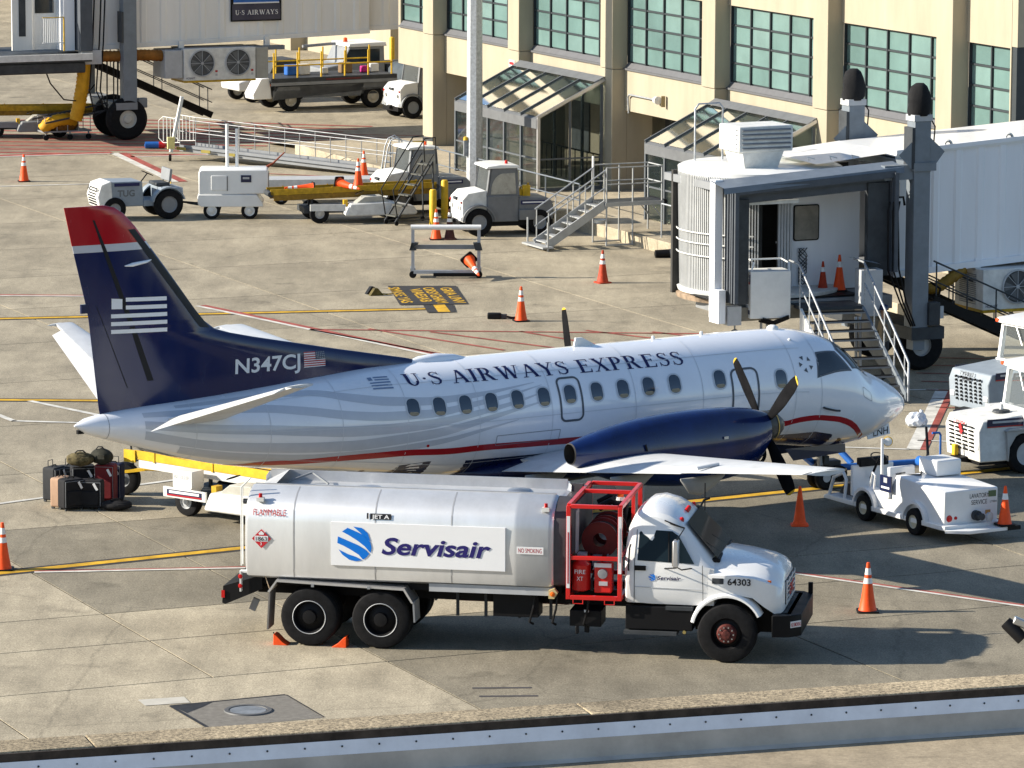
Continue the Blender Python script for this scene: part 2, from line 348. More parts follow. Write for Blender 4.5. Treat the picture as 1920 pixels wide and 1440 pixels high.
def surf(st, th, off=0.0, side=1):
    zt, zb, a = ft(st), fb(st), fa(st); b = (zt - zb) / 2; zc = (zt + zb) / 2
    t = R(th); n = Vector((0, math.cos(t) / a, math.sin(t) / b)).normalized()
    return PL(st, side * (a * math.cos(t) + n.y * off), zc + b * math.sin(t) + n.z * off)
stn = sorted(set([round(s, 3) for s in list(np.linspace(0.005, 3.4, 34)) + list(np.linspace(3.4, 11.6, 20)) + list(np.linspace(11.6, 19.6, 40))]))
fus = MB(); fus.loft([[surf(s, 90 - 360 * k / 64) if True else None for k in range(64)] for s in stn])
fus_o = fus.build('fuselage', acw, plane, smooth=50)
def patch(name, rows, m, off, nseg=6, side=1, parent=plane):
    """strip of paint on the fuselage: rows of (station, upper angle, lower angle)"""
    mb = MB(); n = nseg + 1; V = []; F = []
    for s, t1, t0 in rows: V += [surf(s, t0 + (t1 - t0) * k / nseg, off, side) for k in range(n)]
    for j in range(len(rows) - 1):
        for k in range(nseg): F.append((j*n+k, j*n+k+1, (j+1)*n+k+1, (j+1)*n+k))
    mb.add(V, F); return mb.build(name, m, parent, smooth=60)
def band(name, ctr, wid, m, off, nst=40):
    WK = 1.0 if 'red' in name else 1.6
    """curved band from centre-line points (station, angle, half width in degrees)"""
    c = np.array(sorted(ctr)); f1 = pchip(c[:, 0], c[:, 1]); f2 = pchip(c[:, 0], c[:, 2])
    rows = [(s, f1(s) + f2(s)*WK, f1(s) - f2(s)*WK) for s in np.linspace(c[0, 0], c[-1, 0], nst)]
    return patch(name, rows, m, off)
band('grey_swoosh', [(17.6,62,3),(16,60,3.2),(14.82,51.8,3.2),(14.07,38,3.4),(13.26,28.6,3.2),(12.44,26.4,2.6),(11.72,28,2),(10.96,30.5,1.2),(9.9,36.4,.15)], 0, acg, .003)
band('grey_swoosh', [(18.3,44,5),(16.9,42.6,4.4),(16.0,38,4),(14.97,26,3.6),(14.16,16.5,3.2),(13.32,12.2,3),(12.44,13.5,2.6),(11.5,19.5,1.8),(10.56,25.5,1),(9.75,33,.15)], 0, acg, .003)
band('grey_swoosh', [(18.3,14,7),(17,8.5,5),(16.1,6,4.4),(15,.6,4),(14.18,-2.6,3.8),(13.33,-1.2,3.4),(12.46,3.0,2.9),(11.86,7.8,2.2),(10.6,16.6,1.2),(9.7,26,.15)], 0, acg, .003)
band('grey_swoosh', [(18.3,-16,8),(16.95,-22,5.4),(16.1,-22.2,5),(15,-22,4.6),(14.15,-20.4,4.2),(13.31,-14.8,3.6),(12.45,-7.6,3),(11.56,1,2.1),(10.62,9.4,1.2),(9.6,18,.15)], 0, acg, .003)
band('grey_swoosh', [(17.6,-44,7),(16.4,-42,5.5),(15,-40,4.6),(14,-33,3.6),(13.2,-26,2.8),(12.4,-17,2),(11.5,-8,1.2),(10.4,1,.15)], 0, acg, .003)
band('red_cheatline', [(16.5,-80,3),(15.9,-57,6.3),(15.1,-47,5),(13.6,-33.7,4.4),(12.46,-27,3.7),(11.26,-24.7,3.5),(10,-26.4,3.6),(9.0,-27.6,3.7),(7,-30,3.8),(5,-31,3.6),(3.82,-32.5,3.5),(3.45,-27.6,3.3),(2.84,-24,3),(2.41,-24.2,3.2),(1.99,-29.5,4),(1.75,-38.5,4.5),(1.5,-54,6),(1.36,-72,8)], 0, acr, .005, 90)
patch('navy_belly', [(s, t, -90) for s, t in [(14.0,-86),(13.6,-64),(12.84,-47),(12.33,-39),(11.4,-39.5),(10.44,-40.8),(9,-42),(7,-44),(5.2,-46),(3.9,-50),(3.3,-46),(2.9,-42),(2.47,-44),(2.1,-52),(1.8,-66),(1.7,-80)]], acn, .004, 8)
# door outlines and panel lines as raised seams
seam = mat('dark_door_seal', (.09, .1, .115), .5, var=0); hair = mat('panel_gap', (.2, .21, .23), .6, var=0)
def rring(name, s0, s1, t0, t1, wd, m, off=.006, r=.12, parent=plane, side=1):
    """rounded outline on the fuselage between stations and angles; wd in metres"""
    zc = (ft((s0+s1)/2) + fb((s0+s1)/2)) / 2; k = 1 / (R(1) * 1.155)
    o = rrect(s1 - s0, (t1 - t0) / k, r, 6); i = rrect(s1 - s0 - 2*wd, (t1 - t0) / k - 2*wd, max(r - wd, .01), 6)
    cs, ct = (s0+s1)/2, (t0+t1)/2; n = len(o)
    def sub(P):
        Q = []
        for a in range(len(P)):
            p, q = P[a], P[(a+1) % len(P)]; m_ = max(1, int(math.hypot(p[0]-q[0], p[1]-q[1]) / .08))
            for b in range(m_): Q.append((p[0]+(q[0]-p[0])*b/m_, p[1]+(q[1]-p[1])*b/m_))
        return Q
    # subdivide both outlines alike
    Q, S = [], []
    for a in range(n):
        p, q, p2, q2 = o[a], o[(a+1) % n], i[a], i[(a+1) % n]; m_ = max(1, int(math.hypot(p[0]-q[0], p[1]-q[1]) / .07))
        for b in range(m_):
            f = b / m_; Q.append((p[0]+(q[0]-p[0])*f, p[1]+(q[1]-p[1])*f)); S.append((p2[0]+(q2[0]-p2[0])*f, p2[1]+(q2[1]-p2[1])*f))
    V = [surf(cs + p[0], ct + p[1]*k, off, side) for p in Q] + [surf(cs + p[0], ct + p[1]*k, off, side) for p in S]; N = len(Q)
    return MB().add(V, [(a, (a+1) % N, N + (a+1) % N, N + a) for a in range(N)]).build(name, m, parent, smooth=60)
def rdisc(name, s0, s1, t0, t1, m, off=.006, r=.1, parent=plane, side=1):
    k = 1 / (R(1) * 1.155); o = rrect(s1 - s0, (t1 - t0) / k, r, 5); cs, ct = (s0+s1)/2, (t0+t1)/2
    V = []; n = len(o)
    for f in (1, .66, .33): V += [surf(cs + p[0]*f, ct + p[1]*f*k, off, side) for p in o]
    V.append(surf(cs, ct, off, side)); F = []
    for j in range(2): F += [(j*n+a, j*n+(a+1) % n, (j+1)*n+(a+1) % n, (j+1)*n+a) for a in range(n)]
    F += [(2*n+a, 2*n+(a+1) % n, 3*n) for a in range(n)]
    return MB().add(V, F).build(name, m, parent, smooth=60)
winm = mat('cabin_window', (.03, .045, .065), .12, var=0, spec=.6, coat=.5)
blind = mat('window_blind', (.33, .27, .18), .5, var=.1)
ringm = mat('window_frame', (.5, .53, .57), .4, var=0)
for s in (12.77, 12.19, 11.6, 11.0, 10.39, 9.77, 9.15, 8.51, 7.88, 7.26, 6.62, 5.51, 3.99):
    c = 20.6 if s > 5 else 15.5
    wo = rdisc('window', s - .135, s + .135, c - 9.2, c + 9.2, winm, .006, .12)
    rring('frame', s - .165, s + .165, c - 10.8, c + 10.8, .03, ringm, .009, .15, wo)
    rdisc('blind', s - .105, s + .105, c - 8.6, c - 5.0, blind, .009, .045, wo)
dr = rring('emergency_exit', 8.86, 9.42, -6.5, 39, .045, seam, .008, .14); rring('service_door', 4.55, 5.24, -34, 30, .045, seam, .008, .16)
rring('cargo_panel', 9.4, 10.9, -24, -13, .012, hair, .007, .02); rdisc('static_port', 12.42, 12.48, -21, -18, acr, .007, .02)
rring('nose_panel', 1.5, 1.78, 6, 18, .01, hair, .006, .05); MB().tube([surf(2.9, -13, .01), surf(2.86, -13, .07), surf(2.62, -14, .08), surf(2.5, -14, .07)], .022, 8).build('pitot_probe', dgrey, plane, smooth=60)
MB().lathe([(.03, -.01), (.035, .02), (.0, .035)], surf(3.39, 60), surf(3.39, 60, 1) - surf(3.39, 60), 12).build('navigation_aerial', white, plane)
ringc = mat('skin_seam', (.55, .57, .6), .5, var=0)
for s_ in (2.95, 3.62, 5.95, 7.6, 9.6, 11.3, 12.9, 14.3, 15.8, 17.3): patch('skin_joint', [(s_, 88, -88), (s_ + .012, 88, -88)], ringc, .0065, 24)
for t_ in (48, 2, -44): patch('skin_joint', [(s_, t_ + .35, t_ - .35) for s_ in np.linspace(3.3, 16.5, 40)], ringc, .0062, 1)
# cockpit side window and windscreen
def quadpatch(name, P, m, off, n=8, parent=plane, side=1):
    V = []; F = []
    for j in range(n + 1):
        for i in range(n + 1):
            a, b = i / n, j / n
            s = (1-a)*(1-b)*P[0][0] + a*(1-b)*P[1][0] + a*b*P[2][0] + (1-a)*b*P[3][0]; t = (1-a)*(1-b)*P[0][1] + a*(1-b)*P[1][1] + a*b*P[2][1] + (1-a)*b*P[3][1]
            V.append(surf(s, t, off, side))
    for j in range(n):
        for i in range(n): F.append((j*(n+1)+i, j*(n+1)+i+1, (j+1)*(n+1)+i+1, (j+1)*(n+1)+i))
    return MB().add(V, F).build(name, m, parent, smooth=60)
for sd_ in (1, -1):
    fr = quadpatch('cockpit_frame', [(3.06, 15.5), (2.02, 30.5), (2.33, 50), (2.93, 43.5)], seam, .005, side=sd_)
    quadpatch('cockpit_window', [(3.01, 17.5), (2.12, 31.8), (2.42, 47.5), (2.9, 41.5)], glass, .009, parent=fr, side=sd_)
    fr = quadpatch('windscreen_frame', [(1.98, 34), (1.33, 52), (2.08, 88), (2.28, 53)], seam, .004, side=sd_)
    quadpatch('windscreen', [(1.94, 36.5), (1.40, 54), (2.02, 84), (2.2, 54)], glass, .008, parent=fr, side=sd_)
    MB().tube([surf(1.55, 62, .03, sd_), surf(2.0, 62, .03, sd_)], .012, 6).build('wiper', black, plane)
# --- tail fin
LEz = np.array([2.9, 3.2, 3.47, 3.58, 3.87, 4.26, 4.38, 4.48, 4.69, 5.64, 6.55, 6.80, 6.93, 6.98]); LEs = np.array([11.9, 11.9, 11.9, 12.31, 13.82, 15.73, 16.25, 16.58, 16.86, 17.57, 18.28, 18.52, 18.72, 18.95])
TEz = np.array([2.9, 3.13, 4.88, 5.12, 6.25, 6.98]); TEs = np.array([19.03, 19.08, 19.28, 19.33, 19.61, 19.77])
def fin_le(z): return float(np.interp(z, LEz, LEs))
def fin_te(z): return float(np.interp(z, TEz, TEs))
def fin_half(st, z):
    le, te = fin_le(z), fin_te(z); L = te - le; c = min(max((st - le) / L, 0), 1); tk = .235 / L if L > 2.4 else .1
    return max(.006, L * 5 * tk * (.2969*math.sqrt(c) - .126*c - .3516*c*c + .2843*c**3 - .1036*c**4))
finm = bpy.data.materials.new('fin_livery'); finm.use_nodes = True; nt = finm.node_tree; p = nt.nodes['Principled BSDF']
tc = nt.nodes.new('ShaderNodeTexCoord'); sx = nt.nodes.new('ShaderNodeSeparateXYZ'); nt.links.new(tc.outputs['Object'], sx.inputs[0])
mr = nt.nodes.new('ShaderNodeMapRange'); mr.inputs['From Min'].default_value = 3; mr.inputs['From Max'].default_value = 7.5; nt.links.new(sx.outputs['Z'], mr.inputs['Value'])
cr = nt.nodes.new('ShaderNodeValToRGB'); cr.color_ramp.interpolation = 'CONSTANT'; els = cr.color_ramp.elements
els[0].position = 0; els[0].color = (.004, .011, .062, 1); els[1].position = (6.10 - 3) / 4.5; els[1].color = (.5, .5, .52, 1)
e_ = els.new((6.235 - 3) / 4.5); e_.color = (.36, .006, .012, 1); nt.links.new(mr.outputs[0], cr.inputs[0])
nz = nt.nodes.new('ShaderNodeTexNoise'); nz.inputs['Scale'].default_value = 1.6; nz.inputs['Detail'].default_value = 6; mpn = nt.nodes.new('ShaderNodeMapping'); mpn.inputs['Scale'].default_value = (1.4, 1, .5); mpn.inputs['Rotation'].default_value = (0, R(-25), 0)
nt.links.new(tc.outputs['Object'], mpn.inputs[0]); nt.links.new(mpn.outputs[0], nz.inputs['Vector'])
r2 = nt.nodes.new('ShaderNodeMapRange'); r2.inputs['From Min'].default_value = .35; r2.inputs['From Max'].default_value = .7; r2.inputs['To Min'].default_value = .1; r2.inputs['To Max'].default_value = .34; nt.links.new(nz.outputs['Fac'], r2.inputs['Value'])
nt.links.new(cr.outputs[0], p.inputs['Base Color']); nt.links.new(r2.outputs[0], p.inputs['Roughness']); p.inputs['Coat Weight'].default_value = .35; p.inputs['Coat Roughness'].default_value = .08; p.inputs['Specular IOR Level'].default_value = .35
zs = sorted(set(list(np.linspace(2.95, 6.98, 44)) + list(LEz[1:])))
cs = [0, .005, .02, .05, .1, .2, .35, .5, .65, .8, .92, 1]
rings = []
for z in zs:
    le, te = fin_le(z), fin_te(z); pts = [le + (te - le) * c for c in cs]
    rings.append([PL(s, fin_half(s, z), z) for s in pts] + [PL(s, -fin_half(s, z), z) for s in reversed(pts)])
fin = MB().loft(rings).build('tail_fin', finm, plane, smooth=50)
def finp(st, z, off=.005): return PL(st, fin_half(st, z) + off, z)
def findecal(name, poly, m, off=.006, parent=fin):
    """four-cornered paint patch on the fin: (station, z) corners"""
    n = 6; V = []; F = []
    for j in range(n + 1):
        for i in range(n + 1):
            a, b = i / n, j / n; q = [(1-a)*(1-b)*poly[0][k] + a*(1-b)*poly[1][k] + a*b*poly[2][k] + (1-a)*b*poly[3][k] for k in (0, 1)]
            V.append(finp(q[0], q[1], off))
    for j in range(n):
        for i in range(n): F.append((j*(n+1)+i, j*(n+1)+i+1, (j+1)*(n+1)+i+1, (j+1)*(n+1)+i))
    return MB().add(V, F).build(name, m, parent, smooth=60)
gap = mat('rudder_gap', (.004, .004, .006), .6, var=0)
findecal('rudder_gap', [(17.93, 3.6), (18.06, 3.6), (18.98, 6.1), (18.9, 6.1)], gap, .004); findecal('rudder_gap', [(18.9, 6.1), (18.98, 6.1), (19.2, 6.72), (19.16, 6.72)], gap, .004)
findecal('rudder_gap', [(18.47, 3.5), (18.49, 3.5), (19.13, 5.1), (19.12, 5.1)], gap, .004)
findecal('de_icing_boot', [(16.95, 4.55), (16.72, 4.52), (18.3, 6.5), (18.46, 6.5)], mat('boot_rubber', (.012, .012, .013), .5), .004)
MB().box(PL(19.36, 0, 5.06), (.16, .05, .17)).build('trim_tab_horn', navy, fin); MB().tube([finp(18.55, 5.82), finp(18.4, 5.84, .04), finp(18.1, 5.88, .04), finp(17.98, 5.9)], [.01, .04, .03, .01], 8).build('aerial_fairing', acw, fin, smooth=60)
findecal('flag_canton', [(18.82, 5.02), (18.6, 5.01), (18.6, 5.2), (18.82, 5.22)], inkwhite)
for k in range(5):
    z1 = 5.22 - k * .148; l = 18.53 if k < 2 else 18.83
    findecal('flag_stripe', [(l, z1 - .075), (17.67, z1 - .105), (17.67, z1 - .03), (l, z1)], inkwhite)
def fin_text(name, txt, s0, s1, z0, size, m, bold=0.0):
    V, F = text_mesh(txt, size, bold); x0 = min(v[0] for v in V); x1 = max(v[0] for v in V)
    MB().add([finp(s0 + (v[0] - x0) / (x1 - x0) * (s1 - s0), z0 + v[1], .008) for v in V], F).build(name, m, fin)
fin_text('registration', 'N347CJ', 16.19, 14.76, 3.59, .29, inkwhite, .02)
for k in range(7): findecal('flag_red_stripe', [(14.68, 3.89 - k*.043 - .024), (14.2, 3.885 - k*.043 - .024), (14.2, 3.885 - k*.043), (14.68, 3.89 - k*.043)], acr, .01)
findecal('flag_field', [(14.68, 3.588), (14.2, 3.588), (14.2, 3.885), (14.68, 3.89)], inkwhite, .008); findecal('flag_star_field', [(14.42, 3.73), (14.2, 3.73), (14.2, 3.886), (14.42, 3.886)], navy, .012)
for i in range(5):
    for j in range(4): findecal('flag_star', [(14.39 - i*.04, 3.75 + j*.035), (14.38 - i*.04, 3.75 + j*.035), (14.38 - i*.04, 3.763 + j*.035), (14.39 - i*.04, 3.763 + j*.035)], inkwhite, .014)
# --- wings and tailplanes
def aero(y0, y1, le0, te0, le1, te1, z0, z1, t0, t1, side, n=10, c0=0.0, c1=1.0, droop=0.0, y_root=None):
    """aerofoil panel from span y0 to y1; c0..c1 is the share of the chord that is built, droop turns it down about its front edge"""
    cc = sorted(set([c0 + (c1 - c0) * (1 - math.cos(math.pi * k / 12)) / 2 for k in range(13)])); rings = []
    for k in range(n + 1):
        f = k / n; y = y0 + (y1 - y0) * f; le = le0 + (le1-le0)*f; te = te0 + (te1-te0)*f; z = z0 + (z1-z0)*f; L = te - le; tk = t0 + (t1-t0)*f
        def h(c): return L * 5 * tk * (.2969*math.sqrt(c) - .126*c - .3516*c*c + .2843*c**3 - .1036*c**4)
        up = [(le + L*c, z + h(c) * 1.15 + .002) for c in cc]; lo = [(le + L*c, z - h(c) * .75 - .002) for c in reversed(cc)]
        P = up + lo
        if droop:
            hx = le + L * c0; P = [(hx + (x-hx)*math.cos(droop), z + (q-z) - (x-hx)*math.sin(droop)) for x, q in P]
        rings.append([PL(x, side * y, q) for x, q in P])
    return MB().loft(rings)
for sdn in (1, -1):
    # wing: fixed box, flap and aileron behind it
    aero(.6, 10.72, 7.95, 10.85, 9.70, 10.57, 1.33, 2.70, .15, .11, sdn, 16, 0, .76).build('wing', acwing, plane, smooth=40)
    aero(1.2, 7.0, 8.05, 10.83, 9.06, 10.68, 1.41, 2.195, .15, .125, sdn, 8, .765, 1, R(4)).build('flap', acwing, plane, smooth=40)
    aero(7.03, 10.6, 9.065, 10.68, 9.68, 10.575, 2.199, 2.684, .125, .11, sdn, 6, .765, 1, R(1)).build('aileron', acwing, plane, smooth=40)
    MB().loft([[PL(9.70 + .87*c, sdn*(10.72 + .10*math.sin(math.pi*c)*f), 2.70 + q*.05*math.sin(math.pi*c)) for c, q in [(0,0),(.2,1),(.5,1),(.8,1),(1,0),(.8,-1),(.5,-1),(.2,-1)]] for f in (0, 1)]).build('wing_tip', acwing, plane, smooth=60)
    for y, ch in ((2.2, .9), (5.0, .95), (7.2, .9)):
        z = 1.27 + .135 * y; te = 10.85 - .026 * y
        MB().loft([[PL(te - .85 + s, sdn*(y + .10*w_*math.cos(t)), z - .12 - d/2 + d/2*math.sin(t)) for t in [2*math.pi*k/12 for k in range(12)]] for s, w_, d in [(0, .1, .04), (.25, .8, .22), (.55, 1, .36), (.8, .8, .30), (1.0, .15, .05)]]).build('flap_fairing', mat('fairing_grey', (.3, .3, .29), .5), plane, smooth=60)
    MB().tube([PL(10.1, sdn*7.4, 2.36), PL(10.6, sdn*7.4, 2.32)], .035, 8).build('aileron_actuator', acwing, plane)
    # tailplane with drooped elevator and horn
    aero(.25, 4.6, 16.55, 18.5, 17.15, 17.75, 2.78, 4.06, .11, .1, sdn, 10, 0, .66).build('tailplane', acwing, plane, smooth=40)
    aero(.75, 4.3, 16.62, 18.41, 17.11, 17.80, 2.925, 3.97, .11, .1, sdn, 8, .67, 1, R(16)).build('elevator', acwing, plane, smooth=40)
    MB().loft([[PL(17.15 + .6*c, sdn*(4.6 + .07*math.sin(math.pi*c)*f), 4.06 + q*.03*math.sin(math.pi*c)) for c, q in [(0,0),(.2,1),(.5,1),(.8,1),(1,0),(.8,-1),(.5,-1),(.2,-1)]] for f in (0, 1)]).build('tailplane_tip', acwing, plane, smooth=60)
    # nacelle
    NS = [(6.12,2.45,1.72,.34),(6.4,2.53,1.40,.42),(7.0,2.60,1.20,.47),(7.8,2.62,1.14,.50),(9.0,2.56,1.24,.48),(9.7,2.46,1.40,.41),(10.25,2.34,1.60,.32),(10.68,2.22,1.80,.21)]
    na = np.array(NS); nf = [pchip(na[:, 0], na[:, k]) for k in (1, 2, 3)]
    def nring(s, sc=1.0, n=28):
        zt, zb, a = [f(s) for f in nf]; zc, b = (zt+zb)/2, (zt-zb)/2
        return [PL(s, sdn*(3.36 + a*sc*math.cos(t)*abs(math.cos(t))**-.15 if abs(math.cos(t)) > 1e-3 else sdn*3.36*sdn), zc + b*sc*math.sin(t)) for t in [2*math.pi*(k+.25)/n for k in range(n)]]
    nac = MB().loft([nring(s) for s in np.linspace(6.12, 10.68, 26)], caps=False).build('engine_nacelle', acnac, plane, smooth=50)
    MB().loft([nring(10.68, 1.0), nring(10.70, .9), nring(10.2, .85)], caps=False).build('exhaust_pipe', mat('sooty_exhaust', (.045, .042, .04), .7, var=.4), nac, smooth=40)
    MB().loft([nring(10.2, .86)], caps=False).add(nring(10.2, .86), [tuple(range(28))]).build('exhaust_throat', black, nac)
    MB().loft([nring(6.12, 1.0), nring(6.10, .5)], caps=True).build('nacelle_front', dgrey, nac)
    MB().lathe([(.20, 0), (.19, .02), (.17, .03), (.16, -.05)], PL(6.16, sdn*3.36, 1.62), (1, 0, 0), 20).build('air_intake', black, nac)
    MB().box(PL(7.35, sdn*3.86, 2.1), (.10, .012, .05)).build('latch', alu, nac); MB().tube([PL(9.25, sdn*3.84, 2.13), PL(9.22, sdn*3.85, 2.0)], .02, 6).build('vent', black, nac)
    # propeller: hub, spinner, four blades
    pr = MB().lathe([(.30, 0), (.31, .1), (.30, .25), (.24, .42), (.14, .55), (.03, .60), (0, .6)], PL(6.22, sdn*3.36, 2.15), (1, 0, 0), 28).build('propeller', mat('spinner_grey', (.055, .052, .045), .4, var=.2), plane, smooth=50)
    MB().lathe([(.303, .3), (.285, .33)], PL(6.22, sdn*3.36, 2.15), (1, 0, 0), 28).build('spinner_ring', yellow, pr, smooth=60)
    for ang in ((129, 44, -51, -136) if sdn == 1 else (102, 192, 282, 12)):
        a = R(ang); rad = Vector((0, -math.cos(a), math.sin(a))); tan = Vector((0, math.sin(a), math.cos(a))); ctr = PL(6.1, sdn*3.36, 2.15)
        def bl(r0, r1, nn):
            rg_ = []
            for k in range(nn + 1):
                r_ = r0 + (r1-r0)*k/nn; f = (r_ - .25) / 1.3
                ch = np.interp(f, [0, .15, .5, .85, .97, 1], [.12, .24, .36, .35, .27, .13]); tw = R(78 - 12 * f); th = .035 * (1 - .8*f) + .006
                cd = tan * math.sin(tw) + Vector((1, 0, 0)) * math.cos(tw) * .55; cn = tan * -math.cos(tw) * .55 + Vector((1, 0, 0)) * math.sin(tw)
                rg_.append([ctr + rad*r_ + cd*(ch/2*math.cos(t)) + cn*(th*math.sin(t)) for t in [2*math.pi*q/12 for q in range(12)]])
            return MB().loft(rg_)
        bo = bl(.22, 1.51, 14).build('blade', mat('blade_black', (.009, .009, .010), .85, var=.3, spec=.06), pr, smooth=50); bl(1.51, 1.55, 3).build('blade_tip', yellow, bo, smooth=50)
    # main gear
    MB().cyl(PL(9.1, sdn*3.36, .4), PL(9.0, sdn*3.36, 1.5), .08).build('main_gear_strut', lgrey, plane)
    for dy in (-.2, .2):
        wh = MB().lathe([(.16, -.1), (.34, -.11), (.39, -.06), (.39, .06), (.34, .11), (.16, .1)], PL(9.1, sdn*3.36 + dy, .39), (0, 1, 0), 28).build('main_wheel', rubber, plane, smooth=40)
        MB().lathe([(0, -.07), (.16, -.09), (.165, .09), (0, .07)], PL(9.1, sdn*3.36 + dy, .39), (0, 1, 0), 20).build('rim', lgrey, wh, smooth=40)
# wing-body fairing
rgs = []
for s, wd, h in [(11.6, .25, .1), (11.0, .8, .34), (10, 1.18, .5), (9, 1.25, .55), (8, 1.2, .5), (7.3, .8, .34), (6.8, .25, .1)]:
    rgs.append([PL(s, wd*math.cos(t), 1.25 + h*math.sin(t)*.75 - .0) for t in [2*math.pi*k/24 for k in range(24)]])
MB().loft(rgs).build('wing_root_fairing', acn, plane, smooth=60)
# nose gear, its doors, antennas
MB().cyl(PL(2.1, 0, .25), PL(2.2, 0, 1.3), .06).build('nose_gear_strut', lgrey, plane); MB().beam(PL(2.12, 0, .7), PL(2.75, 0, 1.1), .05).build('drag_strut', mgrey, plane)
MB().box(PL(2.02, 0, .62), (.12, .2, .16)).build('taxi_light_box', dgrey, plane)
for dy in (-.13, .13):
    wh = MB().lathe([(.1, -.06), (.22, -.07), (.26, -.03), (.26, .03), (.22, .07), (.1, .06)], PL(2.08, dy, .26), (0, 1, 0), 24).build('nose_wheel', rubber, plane, smooth=40)
    MB().lathe([(0, -.05), (.1, -.06), (.1, .06), (0, .05)], PL(2.08, dy, .26), (0, 1, 0), 16).build('rim', lgrey, wh, smooth=40)
for dy in (.42, -.42):
    gd = MB().add([PL(1.28, dy, 1.33), PL(.64, dy*.95, 1.31), PL(.6, dy*.95, 1.09), PL(1.2, dy, 1.02), PL(1.28, dy-.02, 1.33), PL(.64, dy*.95-.02, 1.31), PL(.6, dy*.95-.02, 1.09), PL(1.2, dy-.02, 1.02)], [(0,1,2,3),(7,6,5,4),(0,4,5,1),(1,5,6,2),(2,6,7,3),(3,7,4,0)]).build('nose_gear_door', acw, plane)
    if dy > 0: text_on('door_letters', 'LNH', PL(1.06, dy*.99 + .004, 1.07), PL(.6, dy*.95, 1.13) - PL(1.12, dy, 1.08), (0, 0, 1), .15, ink, gd, width=.4, bold=.01)
    MB().add([PL(3.3, dy*.85, 1.0), PL(1.75, dy*.85, .98), PL(1.75, dy*.9, .80), PL(3.1, dy*.9, .74)], [(0,1,2,3)]).build('nose_gear_door', acn, plane)
card('gear_bay', [surf(3.0, -70, .012), surf(2.0, -62, .012), surf(2.0, -118, .012), surf(3.0, -110, .012)], black, plane)
MB().prism([(-11.0, 1.2), (-10.75, 1.2), (-10.8, .98), (-10.9, .98)], 'y', -.5, -.47).build('blade_aerial', black, plane)
MB().loft([[PL(s, .16*w_*math.cos(t), 3.47 + .14*w_*max(0, math.sin(t))) for t in [math.pi*k/8 for k in range(9)]] for s, w_ in [(12.3,.1),(12.0,.8),(11.6,1),(11.2,.7),(10.9,.1)]]).build('roof_fairing', acw, plane, smooth=60)
MB().prism([(-8.35, 3.45), (-7.75, 3.45), (-8.15, 3.66), (-8.3, 3.66)], 'y', -.02, .02).build('dorsal_aerial', white, plane)
MB().lathe([(.12, 0), (.12, .05), (.05, .09), (0, .09)], PL(3.4, 0, 3.46), (0, 0, 1), 14).build('satcom_dome', white, plane, smooth=60)
for s in (6.4, 5.2): MB().lathe([(.04, 0), (.03, .07), (0, .08)], PL(s, 0, 3.48), (0, 0, 1), 10).build('beacon', white, plane)
MB().box(PL(19.47, -.02, 2.74), (.12, .08, .07)).build('tail_light', black, plane); patch('tail_cone_seam', [(18.99, 90, -90), (19.0, 90, -90)], hair, .003, 16)
patch('tail_skid', [(17.2, -80, -90), (17.9, -70, -90), (18.4, -80, -90)], lgrey, .02, 4)
# --- serif title lettering, drawn stroke by stroke
def stroke(p, q, wd):
    a, b = Vector(p), Vector(q); d = (b - a).normalized(); h = wd / 2 / abs(d.y) if abs(d.y) > .3 else wd / 2
    if abs(d.y) > .3: return [(a.x - h, a.y), (a.x + h, a.y), (b.x + h, b.y), (b.x - h, b.y)]
    return [(a.x, a.y - h), (b.x, b.y - h), (b.x, b.y + h), (a.x, a.y + h)]
def ser(x, y, w_=.26, up=1): return [(x - w_/2, y), (x + w_/2, y), (x + w_/2, y + .045*up), (x - w_/2, y + .045*up)]
def arcband(cx, cy, rx, ry, a0, a1, thick, thin, n=12):
    P = []
    for k in range(n):
        Q = []
        for t in (a0 + (a1-a0)*k/n, a0 + (a1-a0)*(k+1)/n):
            r_ = R(t); wd = thin + (thick - thin) * abs(math.cos(r_)); Q.append(((cx + rx*math.cos(r_), cy + ry*math.sin(r_)), (cx + (rx - wd)*math.cos(r_), cy + (ry - wd)*math.sin(r_))))
        P.append([Q[0][0], Q[1][0], Q[1][1], Q[0][1]])
    return P
TK, TN = .165, .065; GID = []
